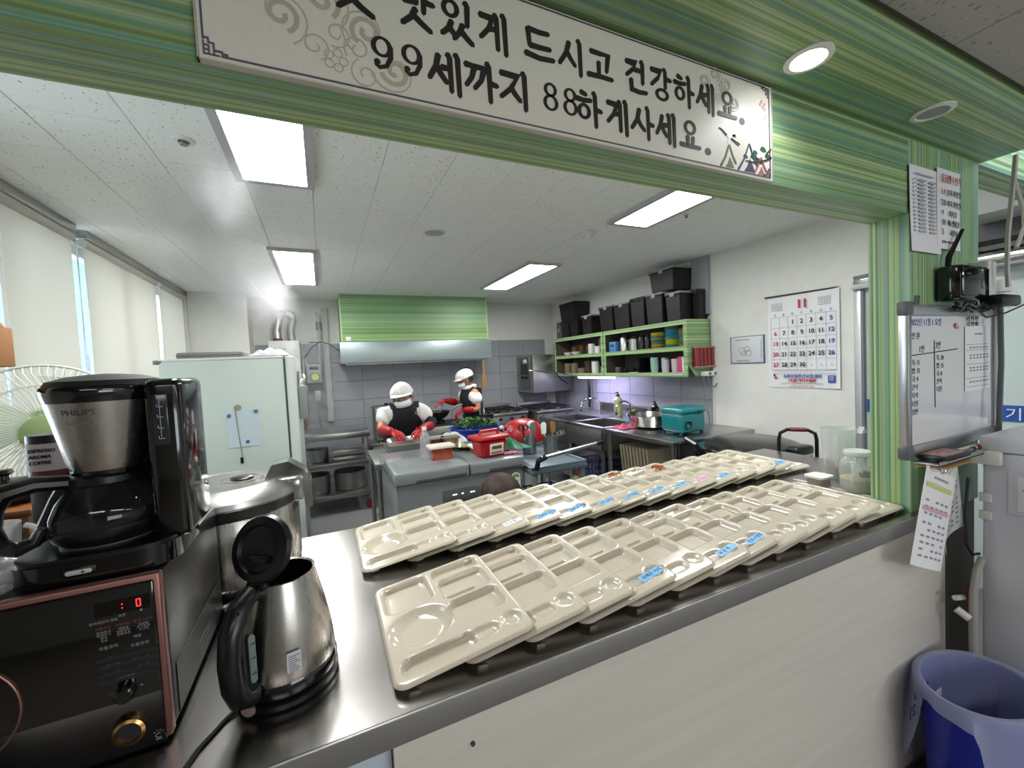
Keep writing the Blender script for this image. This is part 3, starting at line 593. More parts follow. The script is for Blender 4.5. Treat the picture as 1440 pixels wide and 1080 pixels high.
G().tube([(.0,0,.3),(-.01,0,.5),(-.005,0,.62),(.02,0,.69),(.06,.0,.72)],.011,10).obj('hose',mat('hose_grey','#a3a29c',.45),t); G().cyl((-.04,.03,.56),(-.035,-.0,.54),.012,seg=12).cyl((-.05,.03,.60),(.01,.03,.585),.008,seg=10).obj('valve',white,t)
G().tube([(.01,.02,.63),(.03,.02,.5),(.045,.02,.42)],.006,8).obj('copper_tube',mat('copper_red','#7c3a2a',.4,.3),t)
t=thing('black_cable','black cable hanging in the gap between counter wall and white appliance','cable',(1.95,.62,.86))
G().tube([(-.0,0,.14),(-.03,0,.02),(-.02,0,-.08),(.03,0,-.13),(.08,0,-.14)],.005,6).obj('cable',blks,t)
tb=thing('waste_bin','oval blue plastic waste bin with a translucent white liner','trash can',(1.745,.535,0))
N=40
def bin_(u,v,ro=0): a=2*math.pi*u; k=.80+.20*v; return Vector(((.168*k+ro)*math.cos(a),(.125*k+ro)*math.sin(a),.012+.405*v))
G().grid(lambda u,v: bin_(u,v),N,10,.004).obj('shell',mat('bin_blue','#0a1f9a',.32),tb)
G().rev([(.134,.0),(.134,.014),(0,.014)],seg=32,sx=1,sy=.75).obj('base','bin_blue',tb)
lm=bpy.data.materials.new('bin_liner'); lm.use_nodes=True; nt=lm.node_tree; nt.nodes.remove(nt.nodes['Principled BSDF']); a_=nt.nodes.new('ShaderNodeBsdfTransparent'); b_=nt.nodes.new('ShaderNodeBsdfTranslucent'); c_=nt.nodes.new('ShaderNodeBsdfPrincipled'); m1=nt.nodes.new('ShaderNodeMixShader'); m2=nt.nodes.new('ShaderNodeMixShader')
a_.inputs[0].default_value=(.8,.84,1,1); b_.inputs[0].default_value=(.75,.8,.95,1); c_.inputs['Base Color'].default_value=(.72,.77,.92,1); c_.inputs['Roughness'].default_value=.35; m1.inputs[0].default_value=.35; m2.inputs[0].default_value=.5
nt.links.new(b_.outputs[0],m1.inputs[1]); nt.links.new(c_.outputs[0],m1.inputs[2]); m1.inputs[0].default_value=.6; nt.links.new(a_.outputs[0],m2.inputs[1]); nt.links.new(m1.outputs[0],m2.inputs[2]); nt.links.new(m2.outputs[0],nt.nodes['Material Output'].inputs[0]); MAT['bin_liner']=lm
ln=thing('bin_liner','translucent white plastic liner folded over the rim of the blue bin','bag',(1.745,.535,0))
def hem(u):
    a=2*math.pi*u; return .035+.25*max(0,math.sin(2*math.pi*(u-.27)/.29))**.7
def liner(u,v):
    if v<.5:
        k=v/.5; p=bin_(u,max(0,1-.62*(1-k)),-.008-.012*(1-k)-.005*math.sin(u*60)*(1-k)); p.z+=.004*k; return p
    k=(v-.5)/.5
    if k<.2: q=bin_(u,1,-.008+.022*k/.2); q.z=.421+.006*math.sin(k/.2*3.14); return q
    kk=(k-.2)/.8; dz=hem(u)*kk; q=bin_(u,1,.012+.03*kk*(.5+.5*math.sin(u*25))+.004*math.sin(u*70)*kk); q.z=.421-dz; return q
G().grid(liner,96,28).obj('film',lm,ln)
g=G()
for k_,(s_,z_) in enumerate((('N4U',.36),('[2ㅇ2]',.33))): pass
txt('Ninu\n[2022]',.045,mat('liner_ink','#2b3470',.5),ln,(-.06,.09,.36),(-1,0,0),(0,0,1)); 
G().box(.0,.05,.098,.100,.28,.32,.001).obj('sticker',whitep,ln)
# ================================================================ TRAYS
TW,TD,TH=.272,.358,.0195
def sb(x,y,x0,x1,y0,y1,r):
    qx=abs(x-(x0+x1)/2)-(x1-x0)/2+r; qy=abs(y-(y0+y1)/2)-(y1-y0)/2+r
    return min(max(qx,qy),0)+math.hypot(max(qx,0),max(qy,0))-r
CP=[(.016,.124,.222,.342,.018),(.140,.256,.102,.186,.016),(.140,.256,.196,.286,.016),(.136,.256,.296,.344,.016),(.016,.165,.022,.068,.022),(.150,.212,.028,.066,.018)]
def trayz(x,y):
    z=0
    for k,c in enumerate(CP):
        d=sb(x,y,*c); t=min(max(-d/.0065,0),1); t=t*t*(3-2*t); dep=.0152 if k!=5 else .008
        if k==2 and y<.225:
            e=min(abs(y-.221)/.005,1); t*=.45+.55*e if x<.22 else 1
        z=min(z,-dep*t)
    d=math.hypot((x-.076),(y-.147))-.066; t=min(max(-d/.03,0),1); z=min(z,-.0155*(1-(1-t)**2))
    d=math.hypot((x-.240),(y-.052))-.023; t=min(max(-d/.014,0),1); z=min(z,-.009*(1-(1-t)**2))
    return z
def trayfn(u,v):
    a=2*u-1; b=2*v-1; s=max(abs(a),abs(b)); k=1
    hx,hy=TW/2,TD/2; X=a*hx; Y=b*hy
    if s>1e-6:
        dx,dy=X/s,Y/s; R=.026; ex,ey=abs(dx)-(hx-R),abs(dy)-(hy-R)
        if ex>0 and ey>0 :
            # shrink factor bringing the point on the square to the rounded corner
            lo,hi=.8,1.
            for _ in range(14):
                m=(lo+hi)/2
                if math.hypot(max(abs(dx)*m-(hx-R),0),max(abs(dy)*m-(hy-R),0))>R: hi=m
                else: lo=m
            k=1-(1-lo)*s**8
    X*=k; Y*=k; x,y=X+hx,Y+hy
    z=TH+trayz(x,y)
    if s>.965: q=(s-.965)/.035; z-=.006*q*q
    return Vector((x,y,z))
traym=mat('tray_melamine','#c1b8a7',.14,0,noise=((260,260,260),.06,0),coat=.35)
g=G(); g.grid(trayfn,76,96,.0012); tmp=g.obj('tray_body',traym,None,ang=60); TM=tmp.data; bpy.data.objects.remove(tmp)
g=G()
g.box(-.010,.010,-.003,.003,.0,.0125,.0015)
tmp=g.obj('foot_rib',traym); FM=tmp.data; bpy.data.objects.remove(tmp)
lb=mat('label_blue','#6db2e8',.5); lp=mat('label_pink','#e59ac9',.5); lw=mat('label_white','#e3e6ee',.5)
ORD=['first','second','third','fourth','fifth','sixth','seventh','eighth','ninth','tenth','eleventh','twelfth','thirteenth','fourteenth','fifteenth']
def tray(x,y,z,tilt,rz,label,group,st=None,words='',lx=0):
    t=thing('meal_tray',label,'tray',(x,y,z),0,group); t.rotation_euler=(0,-tilt,rz)
    inst(TM,'tray_body',(0,0,0),t); [inst(FM,'foot_rib',(fx_,fy_,.002),t) for fx_,fy_ in ((.034,.018),(.240,.018),(.034,.340),(.240,.340))]
    if st:
        s=G().box(-.034,.034,-.010,.010,0,.0008,.0003,seg=1).obj('name_label',st,t,label={'label_blue':'blue name label','label_pink':'pink name label','label_white':'white name label'}[st.name])
        s.location=(.222+lx,.043,TH+.0012); s.rotation_euler=(.12,0,.10)
        if words: txt(words,.013,ink,s,(-.029,-.0045,.001),(1,0,0),(0,1,0),th=.0002)
    return t
fx=[.078,.205,.328,.452,.578,.703,.825,.945,1.068,1.197,1.335,1.475]
FL={3:(lb,'국백은 이야기'),5:(lb,'국 은 지'),6:(lb,'인지 수영회')}
for i,x in enumerate(fx):
    l='beige compartment tray, %s from the left in the front row'%ORD[i]
    if i in FL: l+=', with a blue name label'
    if i==0: l='beige compartment tray at the left end of the front row, fully visible'
    if i==11: l='beige compartment tray lying flat at the right end of the front row'
    st,wd=FL.get(i,(None,''))
    tray(x,.698+random.uniform(-.004,.004),.8985 if i<11 else .8975,.128 if i<11 else 0.01,random.uniform(-.015,.015),l,'meal trays in the front row',st,wd)
bx=[.066+.1225*i for i in range(15)]
BL={2:(lw,'더 드 믹'),3:(lb,'어복국 고기국'),4:(lb,'다은 국 한술'),5:(lb,'가은 소금국'),6:(lb,'이순 국물국'),7:(lb,'잡곡 진지국'),8:(lb,'국물 김치국'),9:(lp,'고기 다짐국'),10:(lb,'저염 국물'),13:(lb,'인지 국밥'),14:(lw,'저염')}
for i,x in enumerate(bx):
    l='beige compartment tray, %s from the left in the back row'%ORD[i]
    st,wd=BL.get(i,(None,''))
    if st: l+=', with a %s label'%{'label_blue':'blue','label_pink':'pink','label_white':'white'}[st.name]
    if i==0: l='beige compartment tray at the left end of the back row, fully visible'
    if i==14: l='beige compartment tray lying flat at the right end of the back row near the pitcher'
    tray(x,1.165+random.uniform(-.004,.004),.8985 if i<14 else .8975,.128 if i<14 else 0.01,random.uniform(-.012,.012),l,'meal trays in the back row',st,wd)
def kimchi(x,y,z,label,c):
    t=thing('kimchi_helping',label,'food',(x,y,z),0,'kimchi helpings on trays'); rnd=random.Random(int(x*100)); g=G()
    for k in range(16):
        a=rnd.uniform(0,6.28); rr=rnd.uniform(.0,.018); p=Vector((rr*math.cos(a)*1.6,rr*math.sin(a),.004+rnd.uniform(0,.014)))
        q=[p+Vector((rnd.uniform(-.016,.016),rnd.uniform(-.012,.012),rnd.uniform(-.003,.007))) for _ in range(3)]
        g.tube([p]+q,[.004,.0055,.005,.002],5,sq=(1,.5))
    g.obj('cabbage_strips',mat(c,{'kimchi_a':'#c98a5e','kimchi_b':'#b4593c'}[c],.4,0,noise=((90,90,90),.4,.3)),t)
kimchi(1.148,1.462,.931,'pale orange shredded kimchi heap on a back row tray','kimchi_a')
kimchi(1.393,1.468,.931,'reddish kimchi strips on a tray further right in the back row','kimchi_b')
# ================================================================ MICROWAVE (black, rose gold frame)
rg=mat('rose_gold','#8a6159',.38,.7); gold=mat('gold_ring','#c79a62',.25,1)
mw=thing('microwave_oven','large black microwave oven with rose gold frame and round gold dial','microwave',(-.243,.79,.9))
G().box(-.50,0,.012,.355,.012,.262,.006).obj('body',mat('microwave_case','#0c0c0e',.28),mw)
G().box(-.50,0,-.004,.014,.008,.264,.004).obj('front_frame',rg,mw)
G().box(-.52,-.007,-.008,.004,-.0+.004,.256,.003).obj('door_glass',mat('door_glass_black','#040405',.06,coat=.6),mw)
g=G().tube(arc((-.228,-.0085,.123),.0715,0,360,48,'xz')[:-1],.003,8,True,sq=(1.0,.6)); g.obj('door_ring',rg,mw)
g=G(); g.rev([(.019,0),(.0195,.008),(.0155,.010),(.0145,.004)],seg=40,cap=(0,0),M=Matrix.Translation((-.047,-.008,.041))@Matrix.Rotation(math.pi/2,4,'X')); g.obj('dial_ring',gold,mw)
G().rev([(.0148,0),(.0148,.006),(0,.0062)],seg=36,M=Matrix.Translation((-.047,-.008,.041))@Matrix.Rotation(math.pi/2,4,'X')).obj('dial_button',blkm,mw)
G().rev([(.012,0),(.0115,.014),(.009,.016),(0,.0165)],seg=30,M=Matrix.Translation((-.047,-.008,.101))@Matrix.Rotation(math.pi/2,4,'X')).obj('power_knob',blk,mw)
G().box(-.075,-.012,-.0088,-.008,.217,.238,.0003,seg=1).obj('display_window',mat('display_dark','#0a0506',.1),mw)
led=mat('led_red','#ff2a2a',.5,emit=2.2)
def seg0(g,x,z,h,w): 
    for a in ((x,x+w,z,z+.001),(x,x+w,z+h,z+h+.001),(x,x+.0012,z+.001,z+h/2),(x+w-.0012,x+w,z+.001,z+h/2),(x,x+.0012,z+h/2+.001,z+h),(x+w-.0012,x+w,z+h/2+.001,z+h)): g.box(a[0],a[1],-.0095,-.0089,a[2],a[3])
g=G(); seg0(g,-.028,.222,.0105,.0055); g.box(-.0445,-.0432,-.0095,-.0089,.224,.2254).box(-.0445,-.0432,-.0095,-.0089,.2295,.231); g.obj('led_digit',led,mw,smooth=False)
mi=mat('panel_print','#8e8e92',.5); mr_=mat('panel_print_red','#8c3a34',.5)
P_=lambda s,sz,m_,x,z,sp=1,al='CENTER': txt(s,sz,m_,mw,(x,-.0084,z),UX,UZ,sp=sp,align=al,th=.0001)
P_('전자레인지 해동',.0048,mi,-.066,.208); P_('보온',.0048,mi,-.045,.212); P_('■',.004,mi,-.023,.214)
for x,a,b in ((-.067,'자동조리','밥데우기\n국데우기\n피자\n우유'),(-.045,'자동해동','냉동밥\n냉동만두\n냉동육류'),(-.022,'찜·발효요리','달걀찜\n요구르트\n고구마')):
    P_(a,.0046,mr_,x,.199); P_(b,.0044,mi,x,.193,.95)
P_('해동',.0052,mi,-.03,.176); P_('자동조리',.006,mi,-.063,.169); P_('수동조리',.006,mi,-.028,.163)
for k,(a,b) in enumerate((('데우기',''),('냉동식품','멀티그릴'),('계속 해동','보온조절'),('취소/절전','간단조리'))):
    z=.1535-.0115*k
    G().box(-.078,-.008,-.0088,-.008,z-.0025,z+.003,.0005,seg=1).obj('touch_key',mat('key_sheen','#23282c',.25),mw)
    P_(a,.0052,mr_ if k==3 else mi,-.062,z-.001); P_(b,.0052,mi,-.028,z-.001) if b else None
P_('시간/출력',.005,mi,-.047,.119); P_('—',.006,mi,-.064,.100); P_('+',.008,mi,-.030,.100)
g=G(); stroke(g,[(-.0155+.0035*math.cos(a),.019+.0035*math.sin(a)) for a in [x*.5 for x in range(2,12)]],.0008,.0008,o=(0,-.0084,0))
for a in (.6,1.2,1.8,2.5): stroke(g,[(-.0155+.005*math.cos(a),.021+.005*math.sin(a)),(-.0155+.0065*math.cos(a),.021+.0065*math.sin(a))],.0008,.0008,o=(0,-.0084,0))
stroke(g,[(-.019,.0135),(-.012,.0135)],.0007,.0007,o=(0,-.0084,0)); g.obj('egg_symbol',mi,mw,smooth=False)
for z0 in (.03,.042,.054):
    g=G().box(.0,.0022,.15,.335,z0,z0+.005,.001,seg=1); g.obj('vent_slot',blks,mw)
G().box(-.0,.0015,.03,.345,.018,.10,.0007,seg=1).obj('side_emboss',mat('microwave_side','#141416',.3),mw)
for x_ in (-.46,-.04):
    for y_ in (.05,.32): G().cyl((x_,y_,0),(x_,y_,.013),.012,seg=10).obj('foot',blkm,mw)
# ================================================================ COFFEE MAKER
cm=thing('coffee_maker','black drip coffee maker with brushed steel filter holder and glass jug','coffee maker',(-.327,.905,1.164))
G().prism([(a*.198/.2,b) for a,b in rrect(.205,.185,.05,6)],(-.004,.0,0),(1,0,0),(0,1,0),.030).obj('base',blk,cm)
G().prism(rrect(.196,.176,.046,6),(-.004,.0,.030),(1,0,0),(0,1,0),.006).obj('base_top',blks,cm)
G().rev([(.062,0),(.062,.004),(0,.005)],c=(-.008,.0,.035),seg=32).obj('hot_plate',dgray,cm)
G().box(.062,.112,-.055,.085,.028,.293,.012,seg=3).obj('water_tank_tower',blk,cm)
G().box(-.055,.10,.045,.092,.028,.29,.012,seg=3).obj('rear_column',blk,cm)
G().box(.074,.094,-.0575,-.054,.185,.268,.0015).obj('level_window',mat('window_smoke','#2b3036',.15),cm)
g=G()
for z in (.195,.212,.230,.247,.262): g.box(.080,.088,-.0582,-.0575,z,z+.0012).box(.080,.081,-.0582,-.0575,z,z+.005)
g.box(.0835,.0842,-.0582,-.0575,.198,.258); g.obj('level_mark',mat('mark_white','#a7adb4',.5),cm,smooth=False)
G().rev([(.046,.152),(.050,.163),(.055,.19),(.061,.22),(.067,.25),(.069,.262)],c=(-.004,.0,0),seg=48).obj('filter_holder',steelv,cm)
G().rev([(.070,.262),(.073,.275),(.073,.284),(.071,.287)],c=(-.004,.0,0),seg=48).obj('lid_band',blk,cm)
G().rev([(.070,.287),(.066,.295),(.045,.302),(.02,.305),(0,.306)],c=(-.002,.005,0),seg=48,sx=1.05,cap=(1,0)).obj('top_lid',mat('lid_grey_black','#1b1b1d',.4),cm)
G().rev([(.046,.142),(.047,.152),(.0,.153)],c=(-.004,.0,0),seg=32).obj('drip_collar',blk,cm)
WR=lambda x,y,z:((-.004+(.0466+.2*(z-.152)+.0008-(y))*math.sin((x+.004)/.064),-(.0466+.2*(z-.152)+.0008-(y))*math.cos((x+.004)/.064),z))
txt('PHILIPS',.0125,mat('engraved_grey','#2e2d2d',.5),cm,(-.032,.0,.243),(1,0,0),(0,0,1),wrap=WR,th=.0002); txt('Café Gaia',.0085,mat('engraved_light','#6c6864',.5),cm,(-.029,.0,.229),(1,0,0),(0,0,1),wrap=WR,th=.0002)
jg=G(); prof=[(.0,.041),(.052,.041),(.066,.048),(.075,.065),(.075,.085),(.066,.108),(.053,.128),(.046,.138)]
G().rev(prof,c=(-.006,-.004,0),seg=48,cap=(0,0)).obj('glass_jug',mat('smoked_glass','#15181a',.03,coat=.4,alpha=.55),cm)
G().rev([(.058,.041),(.069,.047),(.0765,.063),(.0765,.067),(.074,.067)],c=(-.006,-.004,0),seg=48).obj('jug_base_ring',blks,cm)
G().rev([(.047,.128),(.050,.132),(.050,.142),(.04,.148),(0,.149)],c=(-.006,-.004,0),seg=32).obj('jug_lid',blks,cm)
h=[(-.044,-.03,.138),(-.075,-.045,.143),(-.104,-.054,.136),(-.118,-.058,.115),(-.121,-.059,.085),(-.114,-.056,.060),(-.098,-.050,.050),(-.082,-.043,.056),(-.073,-.040,.075)]
G().tube(h,[.011,.0125,.014,.0145,.014,.0135,.011,.009,.007],10,sq=(1,1.1)).tube([(-.046,-.03,.140),(-.060,-.035,.115),(-.072,-.04,.078)],[.008,.006,.008],8).obj('jug_handle',blks,cm)
G().box(-.030,.0,-.0965,-.0925,.012,.019,.003).obj('switch',mat('switch_grey','#b6b8b4',.4),cm)
G().box(-.034,.004,-.0945,-.0915,.0095,.0215,.003).obj('switch_surround',blks,cm)
G().rev([(.0018,0),(.0018,.0008)],seg=10,M=Matrix.Translation((-.010,-.0965,.0155))@Matrix.Rotation(math.pi/2,4,'X')).obj('switch_lamp',dgray,cm)
G().tube([(-.10,.03,.012),(-.14,.03,.006),(-.22,.0,.004),(-.34,-.02,.004)],.0035,6).obj('power_cord',blks,cm)
# ================================================================ KETTLE
kt=thing('electric_kettle','brushed steel electric kettle with open black lid and black handle','kettle',(-.090,.848,.9),-.62)
G().rev([(.080,0),(.084,.004),(.084,.012),(.078,.016),(0,.016)],seg=48).obj('power_base',blks,kt)
G().rev([(.074,.016),(.083,.022),(.0835,.032),(.080,.042),(0,.042)],seg=48,cap=(1,0)).obj('lower_ring',blk,kt)
G().rev([(.080,.042),(.0805,.050),(.0775,.085),(.070,.13),(.060,.175),(.0545,.198),(.0555,.2005),(.0515,.1985),(.057,.17),(.074,.09),(.076,.046)],seg=64,cap=(0,0)).obj('steel_body',steelv,kt)
G().rev([(.0535,.196),(.0515,.1955),(.056,.17),(.072,.10),(.074,.045),(0,.044)],seg=48,cap=(0,0)).obj('inner_wall',mat('kettle_inside','#1c1c1c',.4,.5),kt)
h=[(0,-.050,.188),(0,-.070,.196),(0,-.095,.184),(0,-.112,.152),(0,-.117,.11),(0,-.114,.072),(0,-.103,.046),(0,-.085,.038)]
G().tube(h,[.012,.014,.015,.0155,.0155,.0155,.017,.019],12,sq=(1,1.15)).obj('handle',blks,kt)
G().prism([(-.016,.046),(.016,.046),(.013,.19),(-.013,.19)],(0,-.0845,0),(1,0,0),(0,-.0,1),.022).obj('handle_spine',blks,kt)
wn=G().prism(rrect(.010,.078,.005),(.0,0,0),(1,0,0),(0,0,1),.003); wq=wn.obj('water_gauge',mat('gauge_clear','#6f7a7c',.15,coat=.4),kt); wq.location=(.0168,-.092,.105); wq.rotation_euler=(0,0,1.25)
for z,s in ((.128,'1.7L'),(.105,'1.2L'),(.08,'0.7L')): txt(s,.0045,ink,kt,(.0188,-.0965,z),(.31,.95,0),(0,0,1))
ld=thing('lid','x','x'); ld.parent=kt; ld.name='lid_hinge'; del ld['label']; del ld['category']; bpy.data.objects.remove(ld)
ML=Matrix.Translation((0,-.052,.203))@Matrix.Rotation(math.radians(72),4,'X')
G().rev([(0,-.016),(.034,-.015),(.052,-.006),(.057,.004),(.053,.011),(.040,.014),(.037,.008),(.02,.004),(0,.003)],c=(0,.057,0),seg=40,M=ML).obj('lid',blks,kt)
G().box(-.020,.020,.035,.047,.005,.015,.004,M=ML).obj('lid_grip',blks,kt)
G().box(-.018,.018,-.008,.010,-.010,.008,.004,M=ML).obj('lid_hinge',blks,kt)
G().prism(rrect(.022,.036,.002),(0,0,0),(1,0,0),(0,0,1),.0006).obj('rating_sticker',mat('rating_label','#c9cad0',.6),kt)
rs=bpy.data.objects['rating_sticker']; rs.location=(.060,-.0535,.076); rs.rotation_euler=(.10,0,.85)
for k_ in range(7): 
    q=G().box(-.0085+.0,.0085-.003*(k_%3),-.0009,-.0006,-.014+.004*k_,-.0125+.004*k_); q.obj('label_print',inkg,rs,smooth=False)
sw=G().rev([(.0,0),(.012,0),(.0135,.003),(.010,.004),(0,.002)],seg=24,sy=.65).obj('switch_lever',mat('switch_clear','#c9b4b0',.08,trans=.7,coat=.3),kt); sw.location=(-.0,-.088,.014); sw.rotation_euler=(1.15,0,0)
sl=G().box(-.003,.003,-.002,.002,-.004,.006,.001).obj('switch_lamp',mat('lamp_orange','#c4583a',.3),kt); sl.location=(0,-.0865,.024)
G().tube([(-.03,-.075,.006),(-.035,-.10,.0035),(-.03,-.15,.0035),(-.02,-.185,.0035)],.0035,6).obj('power_cord',blks,kt)
# ================================================================ BIG RICE COOKER
rc=thing('rice_warmer','large round stainless rice warmer with black band behind the kettle','rice cooker',(-.252,1.335,.9))
G().rev([(.155,0),(.165,.012),(.165,.03),(.160,.036)],seg=56).obj('base_ring',blks,rc)
G().rev([(.162,.036),(.168,.05),(.168,.205),(.165,.21)],seg=64).obj('body',steelv,rc)
G().rev([(.168,.208),(.172,.212),(.172,.232),(.168,.236)],seg=64).obj('black_band',blks,rc)
G().rev([(.172,.234),(.176,.240),(.174,.252),(.160,.266),(.125,.276),(.12,.274),(.06,.277),(0,.278)],seg=64,cap=(1,0)).obj('lid',steel,rc)
G().rev([(.026,.277),(.028,.281),(.022,.284),(0,.283)],c=(.035,-.0,0),seg=28).obj('steam_cap',blks,rc)
G().rev([(.05,.2765),(.051,.278),(.047,.2785)],c=(.035,0,0),seg=32,cap=(0,0)).obj('vent_ring',chrome,rc)
G().box(.10,.185,-.06,.06,.205,.275,.012,seg=3).obj('hinge_housing',mat('clear_hinge','#8f8f8f',.12,.6),rc)
G().prism([(.085,.262),(.11,.31),(.15,.315),(.19,.285),(.205,.25),(.205,.18),(.19,.175),(.18,.26)],(0,.035,0),(1,0,0),(0,0,1),.07).obj('hinge_bracket',mat('hinge_chrome','#a6a6a4',.15,.9),rc)
G().tube([(-.14,-.09,.02),(-.0,-.185,.02),(.08,-.165,.02)],.006,8).obj('front_trim',chrome,rc)
# ================================================================ LEFT SIDE BACKGROUND
wd=mat('brown_wood','#7a4a22',.45,0,noise=((3,40,40),.2,.05))
bxn=thing('wooden_drawer_box','brown wooden drawer chest carrying the black pan, behind the microwave','cabinet',(-.80,1.30,.9))
G().box(-.20,.22,-.09,.16,.0,.285,.004).obj('body',wd,bxn); G().box(-.21,.23,-.10,.17,.285,.30,.004).obj('top',wd,bxn)
dw=G().box(-.17,.19,-.098,-.088,.16,.27,.003).obj('drawer',wd,bxn); G().box(.02,.09,-.103,-.097,.20,.235,.004).obj('drawer_pull',mat('dark_brass','#4c3213',.4,.6),dw)
dw=G().box(-.17,.19,-.098,-.088,.02,.14,.003).obj('drawer',wd,bxn); G().box(.02,.09,-.103,-.097,.06,.095,.004).obj('drawer_pull','dark_brass',dw)
pn=thing('frying_pan','black pan with domed lid and knob on the wooden chest','pan',(-.665,1.32,1.20))
G().rev([(.07,0),(.085,.012),(.090,.03),(.088,.03),(.083,.012)],seg=36,cap=(1,0)).obj('pan',blkm,pn)
G().rev([(.091,.03),(.088,.035),(.05,.046),(0,.050)],seg=36).obj('lid',mat('lid_dark','#17120f',.25),pn)
G().rev([(.008,.049),(.007,.058),(.016,.064),(.013,.072),(0,.073)],seg=20).obj('lid_knob',blks,pn); G().tube([(.085,-.0,.03),(.13,-.01,.045),(.20,-.02,.05)],.007,8).obj('handle',steeld,pn)
fan=thing('electric_fan','pale green electric fan with wire cage in front of the blinds','fan',(-.72,1.62,.9),.30)
ft=mat('fan_green','#9bb57c',.45); fw=mat('fan_white','#c9cfc6',.4)
G().rev([(.11,0),(.11,.015),(.03,.03),(0,.03)],seg=32).obj('base',fw,fan); G().cyl((0,.06,.02),(0,.06,.38),.016,seg=14).obj('pole',ft,fan); G().box(-.035,.035,.03,.09,.16,.40,.02,seg=3).obj('neck',ft,fan)
FC=Vector((0,-.02,.43)); MF=Matrix.Translation(FC)@Matrix.Rotation(math.pi/2,4,'X')
G().rev([(.062,-.12),(.068,-.06),(.06,-.03),(0,-.03)],seg=28,M=MF).obj('motor_housing',ft,fan)
g=G(); n=72; R0=.185
for i in range(n):
    a=2*math.pi*i/n; a2=a+.35
    P=[(.045*math.cos(a),.045*math.sin(a),.035),(.11*math.cos((a+a2)/2),.11*math.sin((a+a2)/2),.04),(.165*math.cos(a2),.165*math.sin(a2),.028),(R0*math.cos(a2),R0*math.sin(a2),0)]
    g.tube([MF@Vector(p) for p in P],.0011,4)
g.obj('cage_wires',fw,fan)['kind']='stuff'
g=G()
for i in range(48):
    a=2*math.pi*i/48; P=[(.06*math.cos(a),.06*math.sin(a),-.05),(.14*math.cos(a),.14*math.sin(a),-.045),(R0*math.cos(a),R0*math.sin(a),0)]; g.tube([MF@Vector(p) for p in P],.0011,4)
g.obj('rear_cage_wires',fw,fan)['kind']='stuff'
for rr,zz,th_ in ((R0,0,.0045),(.13,.037,.0018)):
    G().tube([MF@Vector((rr*math.cos(2*math.pi*k/48),rr*math.sin(2*math.pi*k/48),zz)) for k in range(48)],th_,6,True).obj('cage_ring',fw,fan)
G().rev([(.047,.030),(.046,.040),(.03,.045),(0,.046)],seg=32,M=MF).obj('hub_cap',ft,fan)
for k in range(3):
    def bf(u,v,k=k): a=2*math.pi*k/3+v*1.3; rr=.03+.125*u; return MF@Vector((rr*math.cos(a+.3*u),rr*math.sin(a+.3*u),-.015+.03*v))
    G().grid(bf,8,6,.002).obj('blade',mat('fan_blade','#c2cdb8',.3,alpha=.5),fan)
sh=thing('side_rack','steel rack shelf holding the cardboard carton at the left edge','shelf',(-.88,1.02,.9))
G().box(-.20,.24,-.08,.16,.575,.595,.003).obj('shelf_board',steeld,sh)
for x_ in (-.18,.1):
    for y_ in (.15,): G().cyl((x_,y_+.0,0),(x_,y_,.58),.01,seg=8).obj('leg',steeld,sh)
ctn=thing('cardboard_carton','brown cardboard carton corner at the left edge of the photo','box',(-.712,1.02,1.495))
kb=mat('cardboard','#9b6a3e',.8,0,noise=((8,8,8),.08,.05))
G().box(-.17,.17,-.10,.12,0,.075,.002).obj('box_body',kb,ctn); G().prism([(-.17,.075),(.17,.075),(.155,.10),(.13,.13),(-.13,.13)],(0,.10,0),(1,0,0),(0,0,1),.19).obj('folded_top',kb,ctn)
g=G()
for k_ in range(4): g.box(.135,.16,-.1015,-.1,.015+.013*k_,.022+.013*k_)
g.obj('box_print',mat('print_brown','#4a332a',.5),ctn,smooth=False)
cn=thing('coffee_canister','black canister with maroon and white label behind the coffee maker','canister',(-.47,1.085,1.164))
G().rev([(.038,0),(.04,.004),(.04,.17),(.038,.175)],seg=32).obj('body',blkm,cn); G().rev([(.041,.175),(.041,.20),(0,.202)],seg=32).obj('lid',blks,cn)
G().rev([(.0405,.10),(.0405,.20)],seg=32,cap=(0,0)).obj('label_band',mat('label_maroon','#4c1a26',.4),cn); G().rev([(.0415,.135),(.0415,.185)],seg=32,cap=(0,0)).obj('label_upper',mat('label_pale','#b5a9ae',.5),cn)
for k_,s_ in enumerate(('ESPRESSO','AROMA','COFFEE')): txt(s_,.0085,ink,cn,(-.022,-.043,.17-.011*k_),(1,0,0),(0,0,1),off=.0002,th=.0008)
cp=thing('white_mug','white mug with a loop handle at the left edge','mug',(-.545,1.03,1.164))
G().rev([(.028,0),(.036,.01),(.038,.05),(.036,.05),(.034,.012),(0,.008)],seg=32).obj('cup',mat('glazed_white','#d9d9d6',.15),cp); G().tube(arc((.045,-.005,.026),.020,-80,80,10,'xz')+[],.005,8,sq=(1,1.2)).obj('handle','glazed_white',cp)
pk=thing('clear_food_pack','crumpled clear plastic pack on top of the microwave','packaging',(-.53,.89,1.163))
def crm(u,v): rnd=math.sin(u*31+v*17)*math.sin(u*13-v*29); return Vector(((u-.5)*.22,(v-.5)*.16,.006+.028*math.sin(math.pi*u)*math.sin(math.pi*v)+.009*rnd*math.sin(math.pi*v)))
G().grid(crm,26,20,.0006).obj('film',mat('crumpled_clear','#a8a8ac',.12,alpha=.4,coat=.5),pk,ang=20)
